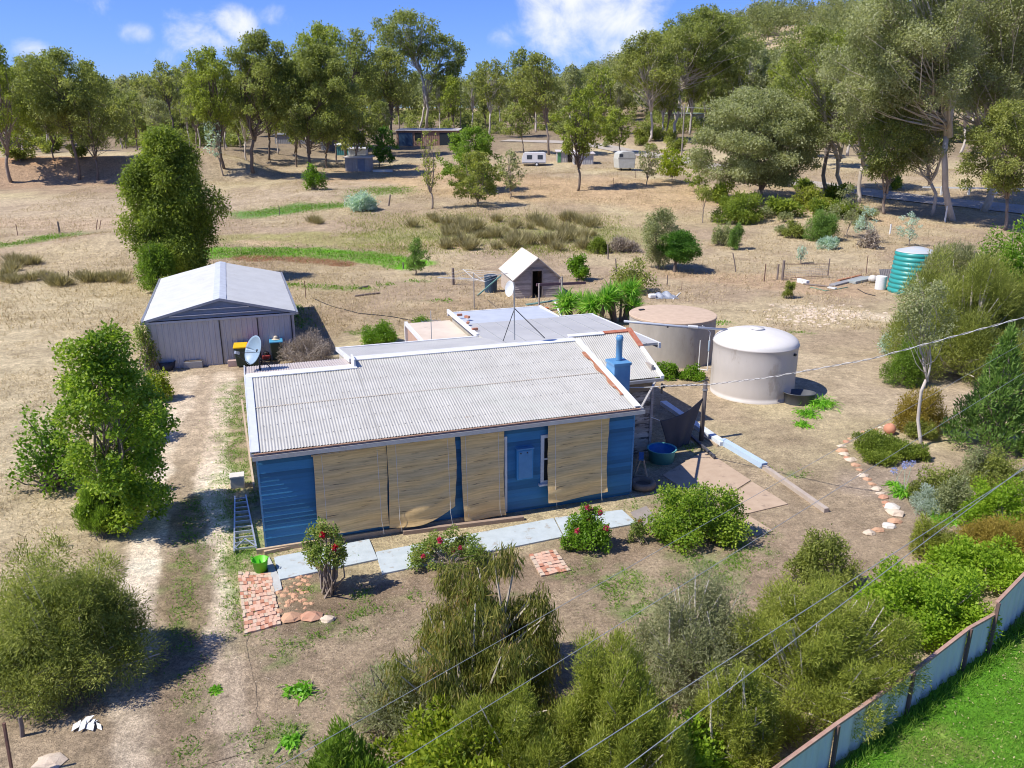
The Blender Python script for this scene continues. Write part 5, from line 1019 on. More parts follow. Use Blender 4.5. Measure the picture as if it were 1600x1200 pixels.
def limb(mb, a, b, r0, r1, rng, n=5, sag=.12, seg=6):
    a = np.array(a, float); b = np.array(b, float); l = np.linalg.norm(b - a); o = rng.normal(size=3) * l * .06; pts = []
    for i in range(n + 1): s = i / n; pts.append(a + (b - a) * s + o * math.sin(s * math.pi) + np.array([0, 0, -1]) * l * sag * math.sin(s * math.pi) + rng.normal(size=3) * l * .012)
    mb.tube(pts, [r0 + (r1 - r0) * (i / n) ** .8 for i in range(n + 1)], seg, True)
def foliage_obj(name, clumps, n, L, Wd, key, rng, parent, out=.5, droop=0, up=0, rand=1, shell=.55, under=.35):
    pos, u, i = fill(clumps, n, rng, shell, under); me = leafmesh(name, pos, ldir(u, rng, out, droop, up, rand), L, Wd, rng)
    return link(name, me, LM[key], parent)
def twigs_obj(name, c0, clumps, n, rng, parent, r=.008, m=None, tips=None):
    mb = MB()
    for k in range(n):
        c, rr = clumps[rng.integers(len(clumps))]; u = rng.normal(size=3); u /= np.linalg.norm(u); u[2] = abs(u[2]) * .8
        e = np.array(c) + u * np.array(rr) * rng.uniform(.8, 1.12); s = np.array(c0) + rng.normal(size=3) * [.15, .15, .05]; mid = (s + e) / 2 + rng.normal(size=3) * .12
        mb.tube([s, mid, e], [r * 2.2, r * 1.3, r * .5], 4, False)
    return mb.build(name, m or BARK, parent)
SD = [100]
def bush(x0, x1, yt, yb, key, label, name='shrub', cat='shrub', leaf=(.07, .04), k=12, dens=1.0, out=.6, droop=0, up=.1, rand=1, dep=.8, shape='dome', twig=14, twm=None, group=None, csz=.38, shell=.6, nmax=90000, base=None, sub='foliage', flowers=None, lift=0):
    SD[0] += 1; rng = np.random.default_rng(SD[0]); b = G((x0 + x1) / 2, yb) if base is None else base; w = (x1 - x0) * zcam(b) / FPX
    c = b + np.array([b[0], b[1], 0]) / np.hypot(b[0], b[1]) * w * .5 * dep * .85; xm = (x0 + x1) / 2; c[0] -= (xm - 800) * (yb - yt) * .5 / (4469 - yb) * zcam(b) / FPX; c[2] = gz(c[0], c[1]); Hh = max(.15, top_h(c, yt)); R = w / 2 * zcam(c) / zcam(b)
    T = thing(name, label, cat, tuple(c), group); cl = []
    k = int(k * 1.9); csz *= .76
    for i in range(k):
        for _ in range(20):
            u = rng.normal(size=3); u /= np.linalg.norm(u)
            if shape == 'dome' and u[2] < -.1: u[2] = -u[2] * .5
            break
        f = rng.uniform(.35, .75) if i > k // 4 else rng.uniform(0, .3); s = csz * rng.uniform(.7, 1.25)
        if shape == 'cone':
            t = (i + .5) / k; zz = Hh * (t * .86 + .06); rr = R * (1 - t) ** .8 * .75; a = i * 2.4; rr *= rng.uniform(.5, .95); p = np.array([math.cos(a) * rr, math.sin(a) * rr * dep, zz * rng.uniform(.9, 1.08)]); sz = np.array([R * s * (1.0 - .6 * t), R * s * dep * (1.0 - .6 * t), Hh * s * .55])
        elif shape == 'col': p = np.array([u[0] * R * f * 1.1, u[1] * R * dep * f * 1.1, Hh * rng.uniform(.12, .78)]); sz = np.array([R * s, R * s, Hh * s * .6])
        else:
            u[2] = abs(u[2]); f = rng.uniform(.6, 1.0); zz = lift + (1 - lift) * (.08 + .78 * u[2] * f); p = np.array([u[0] * R * f, u[1] * R * dep * f, Hh * zz]); sz = np.array([R * s, R * s * dep, Hh * s * (1 - lift)]) * [1, 1, .8]
        cl.append((p + c, sz))
    if shape == 'dome' and shell > .35: cl.append((c + [0, 0, Hh * (lift + .36 * (1 - lift))], np.array([R * .64, R * .64 * dep, Hh * .42 * (1 - lift)])))
    area = 2.2 * R * (R * dep + Hh) * 2; n = int(min(nmax, dens * 2.0 * area / (.5 * leaf[0] * leaf[1])))
    pos, u, i = fill(cl, n, rng, shell); pos -= c; ok = pos[:, 2] > .0; pos = pos[ok]; u = u[ok]
    me = leafmesh(sub, pos, ldir(u, rng, out, droop, up, rand), leaf[0], leaf[1], rng); link(sub, me, LM[key], T)
    if twig: twigs_obj('stems', c + [0, 0, .02], [(p, s) for p, s in cl], twig, rng, T, max(.006, .0035 * Hh * 2), twm)
    if flowers:
        fk, nf, fs = flowers
        for j in range(nf):
            q = pos[rng.integers(len(pos))]; 
            for _ in range(30):
                q2 = pos[rng.integers(len(pos))]
                if q2[2] - q2[1] * .8 > q[2] - q[1] * .8: q = q2
                if _ > 5 and rng.random() < .25: break
            pu = unit(rng.normal(size=(60, 3)) + [0, -.3, .5]); fm = leafmesh('flower', q + pu * fs * .25, unit(pu + rng.normal(size=pu.shape) * .3), fs * .6, fs * .5, rng); link('flower', fm, LM[fk], T)
    return T, c, R, Hh
def tree(x0, x1, yt, yb, key, label, name='gum_tree', cat='tree', cb=.45, xb=None, k=18, leafk=1.0, dens=1.0, bark=None, tr=None, droop=.35, flat=.62, group=None, csz=.35, forks=2, low=0, lean=None, nmax=45000, hscale=1, lw=.5, dep=.9):
    """x0..x1 crown width in the photograph, yt top row, (xb, yb) foot of the trunk; cb = height of the crown's underside as a share of the tree"""
    SD[0] += 1; rng = np.random.default_rng(SD[0]); xb = (x0 + x1) / 2 if xb is None else xb; b = G(xb, yb); sc = zcam(b) / FPX; R = (x1 - x0) * sc / 2; Hh = top_h(b, yt) * hscale; cx = ((x0 + x1) / 2 - xb) * sc - (xb - 800) * (yb - yt) * .6 / (4469 - yb) * sc
    T = thing(name, label, cat, tuple(b), group); build_tree(T, b, R, Hh, cx, key, rng, cb, k, leafk * max(.11, zcam(b) * .0027), dens, bark or BARK, tr, droop, flat, csz, forks, nmax, lw, dep); return T, b, R, Hh
def build_tree(T, b, R, Hh, cx, key, rng, cb, k, Lf, dens, bark, tr, droop, flat, csz, forks, nmax, lw=.42, dep=.9):
    R = R * .86; tr = tr or max(.05, Hh * .012); mb = MB(); cl = []; b = np.array(b, float)
    tops = []
    for f in range(forks):
        a = rng.uniform(0, 6.28); fr = R * .35 * (forks > 1); tops.append(b + [cx * .8 + math.cos(a) * fr, math.sin(a) * fr, Hh * rng.uniform(.72, .85)])
    split = b + [cx * .25, 0, Hh * cb * rng.uniform(.55, .8)]
    limb(mb, b - [0, 0, .2], split, tr * 1.15, tr * .85, rng, 5, 0, 9)
    for t in tops: limb(mb, split, t, tr * .75, tr * .2, rng, 6, -.02, 7)
    for i in range(k):
        t = (i + .5) / k; zz = Hh * (cb + (1 - cb) * (t * .88 + .04)); prof = math.sin(min(1, (t * .85 + .12)) * math.pi) ** .55; a = i * 2.39996 + rng.uniform(-.4, .4); rr = R * prof * rng.uniform(.2, 1.0)
        s = csz * rng.uniform(.55, 1.45) * (1.0 if t < .8 else .85); p = b + [cx + math.cos(a) * rr, math.sin(a) * rr * dep, zz]
        sz = np.array([R * s * 1.1, R * s * 1.1, min(R, Hh * .35) * s * flat * 1.25]); p[2] = min(p[2], b[2] + Hh - sz[2] * .9); cl.append((p, sz))
        t0 = tops[rng.integers(len(tops))]; st = split + (t0 - split) * np.clip((zz / Hh - cb) / (1 - cb + .01) * .75, .02, .9)
        limb(mb, st, p - [0, 0, sz[2] * .3], tr * .30, tr * .06, rng, 4, .05, 5)
        for _ in range(2): u = rng.normal(size=3) * .6; limb(mb, p - [0, 0, sz[2] * .3], p + u * sz, tr * .08, tr * .03, rng, 2, 0, 4)
    area = sum(4 * c[1][0] * (c[1][0] + c[1][2]) for c in cl); n = int(min(nmax, dens * .95 * area / (.5 * Lf * Lf * lw)))
    pos, u, i = fill(cl, n, rng, .5, .45); tone_ = 0
    me = leafmesh('crown', pos - b, ldir(u, rng, .35, droop, 0, 1), Lf, Lf * lw, rng); link('crown', me, LM[key], T)
    mb.build('trunk', bark, T, smooth=True)

# ---- big and small plants near the cottage
bush(-25, 218, 838, 1108, 'mel', 'huge rounded olive-green bush at the left edge beside the driveway', 'large_bush', 'bush', (.09, .02), 60, 1.3, .8, 0, .15, .8, .9, twig=90, twm=BARKP, csz=.30, nmax=150000)
bush(118, 212, 762, 850, 'pine', 'dark green feathery cypress shrub just above the huge left bush', 'cypress_shrub', 'shrub', (.16, .02), 14, 1.3, .4, 0, 1.4, .5, .9, 'col', 8, nmax=50000)
T, b, R, Hh = tree(70, 268, 496, 822, 'vine', 'tall bright green broadleaf tree between paddock and driveway', 'broadleaf_tree', 'tree', .02, 160, 80, .95, 1.5, BARK, .07, .1, .9, None, .21, 4, nmax=120000, lw=.7)
bush(15, 120, 615, 775, 'cit', 'yellow-green leafy shrub sprawling left of the tall broadleaf tree', 'leafy_shrub', 'shrub', (.12, .08), 22, .4, .5, 0, .1, 1, .8, twig=30, csz=.30, shell=.4)
bush(150, 235, 600, 700, 'cit', 'leafy bright shrub half way up the driveway side of the broadleaf tree', 'leafy_shrub', 'shrub', (.12, .08), 14, .9, .5, 0, .1, 1, .8, twig=14)
bush(218, 268, 565, 630, 'yel', 'yellowish shrub nearest the half barrel by the garage', 'yellow_shrub', 'shrub', (.1, .06), 12, .8, .5, 0, .1, 1, .8)
bush(205, 252, 495, 585, 'rose', 'thin sparse shrub against the left corner of the garage', 'thin_shrub', 'shrub', (.1, .06), 14, .4, .5, 0, .1, 1, .6, 'col', twig=24)
bush(120, 222, 690, 790, 'vine', 'low glossy growth at the foot of the broadleaf tree beside the timber edge', 'leafy_shrub', 'shrub', (.11, .08), 16, .9, .5, 0, .1, 1, .8, twig=14)
bush(440, 520, 508, 578, 'twig', 'leafless grey twiggy bush right of the garage bins', 'bare_bush', 'bush', (.16, .012), 18, .55, .9, 0, .3, .8, .8, twig=70, twm=BARKP, csz=.35, sub='twigs')
bush(568, 619, 502, 541, 'cit', 'round clipped green shrub left of its twin behind the ridge', 'round_shrub', 'shrub', (.09, .06), 12, 1.4, .5, 0, .1, 1, 1, csz=.5, twig=6)
bush(643, 681, 488, 528, 'cit', 'smaller round green shrub against the cream lean-to', 'round_shrub', 'shrub', (.09, .06), 12, 1.4, .5, 0, .1, 1, 1, csz=.5, twig=6)
bush(473, 550, 800, 938, 'rose', 'tall leggy rose bush with a few red blooms before the first blind', 'rose_bush', 'rose', (.065, .045), 22, .42, .5, 0, .1, 1, .8, 'dome', 26, csz=.28, shell=.3, flowers=('rosered', 3, .11), lift=.38)
bush(640, 757, 818, 905, 'rose', 'wide rose bush with faded blooms in front of the pale path', 'rose_bush', 'rose', (.065, .045), 22, .5, .5, 0, .1, 1, .8, twig=40, csz=.26, shell=.3, flowers=('rosepink', 5, .09))
bush(878, 956, 786, 870, 'cit', 'dense green rose bush with pink blooms near the right end of the path', 'rose_bush', 'rose', (.07, .05), 24, 1.1, .5, 0, .1, 1, .9, twig=20, csz=.32, flowers=('rosepink', 6, .11))
bush(985, 1014, 798, 853, 'rose', 'small thin rose bush left of the big leafy shrub', 'rose_bush', 'rose', (.05, .035), 8, .4, .5, 0, .1, 1, .9, twig=12, flowers=('rosepink', 1, .09))
bush(1012, 1160, 742, 862, 'vine', 'big leafy green shrub covering the near end of the patio', 'leafy_shrub', 'shrub', (.085, .055), 34, .95, .5, 0, .1, 1, .8, twig=40, csz=.30)
bush(590, 880, 905, 1192, 'weep', 'large weeping young gum with reddish drooping leaves at bottom centre', 'weeping_gum', 'tree', (.20, .024), 44, .75, .2, 1.1, 0, .55, .65, twig=90, twm=BARKP, csz=.24, shell=.3, nmax=110000, sub='crown')
bush(655, 880, 828, 1090, 'weep', 'upper leader of the weeping gum, tips reaching the pale path', 'weeping_gum', 'tree', (.20, .024), 40, .8, .2, 1.1, 0, .55, .6, 'dome', twig=60, twm=BARKP, csz=.24, shell=.3, nmax=70000, sub='crown')
bush(545, 705, 1015, 1180, 'melg', 'sparse grey-green bush left of the weeping gum', 'grey_bush', 'bush', (.09, .018), 24, .4, .8, 0, .2, .9, .8, twig=60, shell=.3)
bush(478, 600, 1120, 1270, 'pine', 'feathery green conifer tips at the bottom edge left of centre', 'small_conifer', 'conifer', (.16, .03), 12, 1.1, .5, 0, 1.1, .6, .8, twig=8, nmax=40000)
bush(580, 860, 1105, 1310, 'yel', 'golden-green spreading conifer at the bottom edge of the yard', 'golden_conifer', 'conifer', (.10, .05), 40, 1.1, .7, 0, .5, .7, .8, twig=20, csz=.26, nmax=80000)
bush(860, 1050, 965, 1250, 'olv', 'upright olive-green heathy bush right of the weeping gum', 'heath_bush', 'bush', (.09, .015), 36, 1.2, .6, 0, .8, .6, .8, twig=50, csz=.28, nmax=110000)
bush(985, 1195, 872, 1125, 'melg', 'wide soft grey-green bush in the middle of the lower yard', 'grey_bush', 'bush', (.09, .018), 40, .8, .8, 0, .25, .9, .85, twig=110, twm=BARKP, csz=.28, nmax=110000)
bush(1125, 1430, 900, 1150, 'olv', 'broad twiggy olive bush leaning over the boundary fence', 'twiggy_bush', 'bush', (.09, .015), 56, 1.1, .7, 0, .3, .8, .7, twig=240, twm=BARKP, csz=.24, nmax=140000)
bush(1345, 1548, 865, 1018, 'lime', 'bright lime-green shrub spilling over the fence', 'lime_shrub', 'shrub', (.085, .05), 44, 1.0, .6, 0, .2, .8, .75, twig=30, csz=.26)
bush(1455, 1620, 845, 932, 'lime', 'bright green shrub at the fence top by the right edge', 'lime_shrub', 'shrub', (.085, .05), 30, 1.0, .6, 0, .2, .8, .8, twig=16, csz=.28)
bush(1235, 1345, 812, 935, 'mel', 'small airy green tree standing above the lime shrub', 'small_tree', 'tree', (.10, .035), 22, .75, .5, 0, .2, .9, .8, twig=30, csz=.3, sub='crown')
bush(1005, 1145, 1125, 1250, 'lime', 'bright green shrub cut by the bottom edge right of centre', 'lime_shrub', 'shrub', (.085, .05), 26, .9, .6, 0, .2, .8, .8, twig=20, csz=.3)
bush(1322, 1420, 674, 724, 'ever', 'low spreading green juniper inside the stone-edged bed', 'low_juniper', 'shrub', (.09, .03), 22, 1.3, .5, 0, .5, .8, .8, twig=8, csz=.34)
bush(1400, 1450, 688, 722, 'ever', 'low green mound continuing right of the juniper', 'low_juniper', 'shrub', (.09, .03), 12, 1.2, .5, 0, .5, .8, .8, twig=6, csz=.4)
bush(1470, 1650, 515, 722, 'con', 'dark green pyramid conifer at the right edge', 'conifer', 'conifer', (.18, .05), 70, .5, .7, 0, .8, .5, .9, 'cone', 40, csz=.21, shell=.25, nmax=60000)
bush(1590, 1700, 610, 735, 'con', 'second dark conifer cut off by the right edge', 'conifer', 'conifer', (.13, .05), 30, 1.4, .7, 0, .5, .5, .9, 'cone', 12, csz=.27, shell=.4)
bush(1385, 1450, 520, 608, 'pine', 'fine-leaved green bush left of the slender gum trunk', 'green_bush', 'bush', (.12, .025), 22, .8, .6, 0, .3, .9, .8, twig=26, csz=.3)
bush(1400, 1478, 598, 682, 'rust', 'orange-tinged olive bush behind the slender trunk', 'olive_bush', 'bush', (.10, .03), 20, .9, .6, 0, .4, .8, .8, twig=16)
bush(1415, 1465, 650, 690, 'mel', 'small pale green shrub below the orange-tinged bush', 'small_shrub', 'shrub', (.09, .03), 10, .9, .6, 0, .3, .8, .8, twig=8)
bush(1432, 1512, 715, 795, 'mel', 'mid green shrub right of the blue agapanthus flowers', 'garden_shrub', 'shrub', (.08, .04), 18, .9, .6, 0, .2, .9, .8, twig=16)
bush(1500, 1560, 690, 760, 'grey', 'pale dusty shrub beneath the dark conifer', 'garden_shrub', 'shrub', (.08, .035), 14, .6, .6, 0, .2, .9, .8, twig=30)
bush(1505, 1610, 740, 835, 'lime', 'sprawling yellow-green shrub at the right edge below the conifers', 'lime_shrub', 'shrub', (.08, .045), 26, .9, .6, 0, .2, .9, .8, twig=14, csz=.3)
bush(1425, 1492, 788, 878, 'olv', 'rounded olive shrub under the grey lavender', 'olive_shrub', 'shrub', (.08, .02), 18, .9, .7, 0, .3, .9, .8, twig=20)
bush(1500, 1625, 792, 885, 'rust', 'brownish-olive shrub at the right edge above the fence', 'olive_shrub', 'shrub', (.08, .02), 24, 1, .7, 0, .3, .9, .8, twig=20)
bush(1424, 1482, 757, 805, 'lav', 'silver-grey lavender bush beside the agapanthus', 'lavender_bush', 'shrub', (.07, .02), 16, .9, .7, 0, .5, .8, .9, twig=10)
bush(1022, 1064, 560, 594, 'cit', 'low green bush at the foot of the concrete tank, left one', 'low_bush', 'bush', (.09, .06), 12, 1, .5, 0, .2, 1, .8)
bush(1060, 1102, 568, 597, 'cit', 'low green bush at the foot of the concrete tank, right one beside the standpipe', 'low_bush', 'bush', (.09, .06), 12, 1, .5, 0, .2, 1, .8)
# wispy big shrubs at right
bush(1398, 1630, 362, 600, 'mel', 'huge wispy grey-green shrub in front of the teal tank', 'wispy_shrub', 'shrub', (.22, .026), 44, .9, .6, 0, .7, .8, .8, twig=120, twm=BARKP, csz=.28, shell=.35, nmax=120000)
bush(1485, 1640, 400, 590, 'mel', 'wispy olive shrub at the right edge beyond the conifer', 'wispy_shrub', 'shrub', (.20, .024), 34, .6, .6, 0, .7, .8, .8, twig=60, csz=.28, shell=.35)
bush(1425, 1560, 362, 525, 'melg', 'wispy grey bush hiding the right half of the teal tank', 'wispy_shrub', 'shrub', (.22, .03), 30, 1.3, .6, 0, .7, .8, .8, 'col', twig=50, twm=BARKP, csz=.3, shell=.35)
bush(1510, 1660, 325, 490, 'cit', 'yellow-green leafy tree at the right edge behind the wispy shrubs', 'leafy_tree', 'tree', (.26, .10), 34, .8, .5, .2, .1, .9, .8, twig=40, csz=.28, sub='crown')
bush(1530, 1625, 515, 600, 'blue', 'pale silver-blue shrub behind the pyramid conifer', 'silver_shrub', 'shrub', (.11, .05), 16, .6, .5, 0, .1, .9, .8, twig=20)
tree(1378, 1484, 432, 700, 'grey', 'slender young gum with bare pale trunk and thin grey crown', 'slender_gum', 'tree', .62, 1441, 20, .9, .55, BARKP, .06, .3, .8, None, .3, 2)
bush(1378, 1450, 470, 560, 'blue', 'blue-grey sapling foliage at the foot of the teal tank', 'blue_sapling', 'tree', (.12, .05), 18, .4, .5, .2, .1, 1, .8, twig=40, sub='crown', shell=.3)
bush(690, 880, 1060, 1290, 'olv', 'dark olive heathy bush at the bottom edge below the weeping gum', 'heath_bush', 'bush', (.09, .015), 30, 1.2, .6, 0, .8, .6, .8, twig=50, twm=BARKP, csz=.3)
bush(905, 1090, 1040, 1300, 'olv', 'dark heathy bush at the bottom edge left of the bright lime shrub', 'heath_bush', 'bush', (.09, .015), 34, 1.2, .6, 0, .8, .6, .8, twig=60, twm=BARKP, csz=.28)
bush(1085, 1215, 1010, 1215, 'olv', 'olive twiggy bush wedged between the grey bush and the fence bush', 'twiggy_bush', 'bush', (.09, .016), 34, 1.1, .7, 0, .4, .8, .8, twig=90, twm=BARKP, csz=.28)
bush(1185, 1330, 905, 1040, 'mel', 'mid green heath behind the broad twiggy bush', 'heath_bush', 'bush', (.10, .024), 30, .9, .7, 0, .4, .8, .8, twig=60, twm=BARKP, csz=.28)
bush(1440, 1530, 880, 985, 'lime', 'bright green shrub linking the two lime shrubs at the fence', 'lime_shrub', 'shrub', (.085, .05), 26, 1.0, .6, 0, .2, .8, .75, twig=10, csz=.28)
bush(1520, 1600, 700, 770, 'mel', 'dull green shrub between the conifers and the lime shrub', 'garden_shrub', 'shrub', (.08, .035), 16, .8, .6, 0, .2, .9, .8, twig=20)
bush(1455, 1530, 740, 810, 'grey', 'dusty grey-green shrub right of the lavender', 'garden_shrub', 'shrub', (.08, .035), 16, .7, .6, 0, .2, .9, .8, twig=30)
# ---- plants between the sheds and the creek
bush(885, 927, 396, 441, 'cit', 'round bright citrus tree right of the timber hut', 'citrus_tree', 'tree', (.17, .10), 16, 1.3, .5, 0, .1, 1, 1, 'col', 6, csz=.46, sub='crown')
bush(955, 1026, 400, 462, 'mel', 'scraggy fruit tree behind the spiky yuccas', 'fruit_tree', 'tree', (.17, .11), 20, .5, .5, 0, .1, 1, .9, twig=20, sub='crown', shell=.3)
tree(994, 1066, 325, 420, 'grey', 'grey-green tree with a rounded crown behind the dark green one', 'grey_tree', 'tree', .1, 1030, 22, .9, 1.1, None, .08, .1, .9, None, .32)
tree(1025, 1096, 360, 425, 'dkg', 'dark green broad tree with a short bare trunk in the bare paddock', 'dark_tree', 'tree', .3, 1054, 22, .9, 1.6, BARKD, .14, .1, .8, None, .36)
tree(630, 671, 370, 430, 'con', 'small dark conical sapling on the bank of the dry dam', 'sapling', 'tree', .1, 650, 22, .8, 1.3, None, .06, 0, .6, None, .33, 1)
bush(543, 584, 297, 331, 'blue', 'round blue-grey bush alone in the far paddock', 'round_blue_bush', 'bush', (.28, .12), 16, 1.6, .5, 0, .1, 1, 1, csz=.5, twig=6)
bush(473, 507, 254, 298, 'cit', 'pale green shrub at the edge of the tree shade', 'young_tree', 'tree', (.32, .16), 14, 1, .5, 0, .1, 1, .9, sub='crown')
bush(920, 952, 364, 398, 'ever', 'small dark shrub above the citrus tree in the reeds', 'creek_shrub', 'shrub', (.2, .06), 12, 1, .5, 0, .3, 1, .9)
bush(952, 998, 370, 396, 'twig', 'grey dry straw-like bush by the creek', 'dry_bush', 'bush', (.4, .04), 12, .8, .7, 0, .5, .8, .8, sub='twigs')
bush(1112, 1150, 342, 386, 'grey', 'grey-green sapling in front of the small green one by the paddock', 'sapling', 'tree', (.26, .09), 14, .8, .5, .1, .1, 1, .9, sub='crown')
bush(1138, 1164, 346, 392, 'con', 'narrow green sapling touching the grey-green one', 'sapling', 'tree', (.22, .06), 10, 1, .5, .1, .1, 1, .9, 'col', sub='crown')
bush(1262, 1312, 322, 378, 'con', 'bright feathery round shrub left of the gum saplings', 'feathery_shrub', 'shrub', (.26, .05), 16, 1.3, .6, 0, .3, 1, .9, csz=.44)
bush(1224, 1262, 342, 374, 'mel', 'dull olive shrub left of the bright feathery shrub', 'olive_shrub', 'shrub', (.25, .08), 12, 1, .5, 0, .1, 1, .9)
bush(1280, 1312, 366, 391, 'blue', 'small blue-green shrub below the bright feathery shrub', 'blue_shrub', 'shrub', (.2, .07), 10, .8, .5, 0, .1, 1, .9)
bush(1120, 1196, 300, 352, 'ever', 'broad olive-green bush below the big olive tree', 'broad_bush', 'bush', (.32, .12), 20, 1, .5, 0, .1, 1, .9)
tree(1082, 1118, 288, 348, 'mel', 'little tree with a flat pale green top and thin stems', 'small_tree', 'tree', .55, 1098, 10, .9, .9, None, .06, .1, .5, None, .4, 2)
bush(1238, 1300, 290, 330, 'olv', 'olive scrub beside the road under the gum trunks', 'roadside_bush', 'bush', (.34, .12), 16, 1, .5, 0, .1, 1, .9)
bush(1345, 1376, 345, 390, 'twig', 'small half-dead gum sapling with curling twigs', 'sapling', 'tree', (.25, .08), 10, .4, .5, 0, .1, 1, .9, twig=30, sub='crown')
for (x0, x1, y0, y1, kk, lb) in ((1300, 1352, 285, 372, 'grey', 'tall grey-green gum sapling right of the feathery shrub'), (1335, 1372, 320, 380, 'blue', 'blue-grey gum sapling near the pale mound'), (1402, 1440, 330, 385, 'blue', 'blue-grey gum sapling beyond the teal tank'), (1240, 1262, 382, 412, 'blue', 'thin blue-grey sapling above the wire gate')):
    tree(x0, x1, y0, y1, kk, lb, 'gum_sapling', 'tree', .25, None, 12, .8, .6, None, .05, .2, .7, None, .36, 2)
bush(1222, 1247, 436, 468, 'mel', 'small upright shrub on the bare ground below the wire gate', 'small_shrub', 'shrub', (.1, .035), 10, .8, .6, 0, .7, .8, .9, 'col', 10)
bush(212, 275, 372, 462, 'pine', 'yellow-green feathery shrub against the foot of the tall evergreen', 'feathery_shrub', 'shrub', (.22, .06), 24, 1.2, .6, 0, .2, .9, .9, 'col', 10, csz=.34)
bush(240, 300, 430, 480, 'mel', 'dusty shrub behind the left rear corner of the garage', 'dusty_shrub', 'shrub', (.18, .05), 14, .8, .6, 0, .2, .9, .9)
tree(192, 334, 198, 442, 'ever', 'very tall dense oval evergreen behind the garage', 'evergreen_tree', 'tree', .03, 255, 110, 1.3, 1.8, BARKD, .2, .45, 1.0, None, .30, 3, nmax=120000)
# yuccas
def yucca(x, yb, yt, heads, label, rw):
    SD[0] += 1; rng = np.random.default_rng(SD[0]); q = P(x, yb); Hh = top_h(q, yt); T = thing('yucca', label, 'yucca', tuple(q)); ps = []; ds = []; mb = MB()
    for k in range(heads):
        c = np.array([rng.uniform(-rw, rw), rng.uniform(-.5, .5), Hh * rng.uniform(.35, .72)]); mb.tube([q + [c[0] * .5, c[1] * .5, 0], q + c * [.8, .8, .5], q + c], [.09, .08, .07], 6)
        u = unit(rng.normal(size=(110, 3)) + [0, 0, .5]); ps.append(np.repeat(c[None], 110, 0) + u * .05); ds.append(u)
    me = leafmesh('leaves', np.concatenate(ps), np.concatenate(ds), .75, .07, rng); link('leaves', me, LM['yucca'], T); mb.build('stem', BARKD, T)
yucca(900, 500, 452, 7, 'low spiky yucca at the left end of the yucca row', .8); yucca(930, 505, 443, 8, 'spiky yucca in the middle of the row behind the flat roof', .7); yucca(968, 503, 432, 10, 'tallest spiky yucca at the right end of the row', .85)
def strapclump(x, yb, R_, label, flowers=0, name='agapanthus'):
    SD[0] += 1; rng = np.random.default_rng(SD[0]); q = P(x, yb); T = thing(name, label, 'plant', tuple(q)); n = int(260 * max(.3, R_)); ps = rng.normal(size=(n, 3)) * [R_ * .35, R_ * .35, 0]; u = unit(rng.normal(size=(n, 3)) * [.8, .8, .3] + [0, 0, .75] + ps * 1.2)
    u2 = unit(u + [0, 0, -.9])
    link('leaves', leafmesh('leaves', np.r_[ps, ps + u * R_ * .5], np.r_[u, u2], R_ * .65, .05, rng), LM['strap'], T)
    for k in range(flowers):
        a = rng.uniform(0, 6.28); e = q + [math.cos(a) * .35, math.sin(a) * .2 + .1, .75 + .1 * k]; m = MB(); m.tube([q, e], .008, 5); m.build('stalk', MATS['sage_roof'], T)
        fu = unit(rng.normal(size=(70, 3))); link('flower_head', leafmesh('flower_head', (e - q) + fu * .06, fu, .07, .03, rng), LM['agap'], T)
strapclump(1282, 634, .62, 'large strappy green plant right of the black trough'); strapclump(1262, 648, .45, 'medium strappy plant below the large one near the trough'); strapclump(1254, 665, .32, 'smallest strappy plant lowest of the three by the trough')
strapclump(1412, 772, .42, 'agapanthus with blue flower heads inside the stone border', 3); strapclump(1396, 757, .2, 'tiny agapanthus seedling left of the flowering one', 1)
strapclump(1475, 815, .4, 'pale striped strap plant below the lavender', 0, 'strap_plant'); strapclump(337, 975 + 105, .12, 'little weed rosette on the driveway edge', 0, 'weed'); strapclump(469, 1082, .26, 'dark thistle rosette alone on the bare yard', 0, 'weed'); strapclump(455, 1160, .2, 'small weed rosette near the bottom conifers', 0, 'weed')
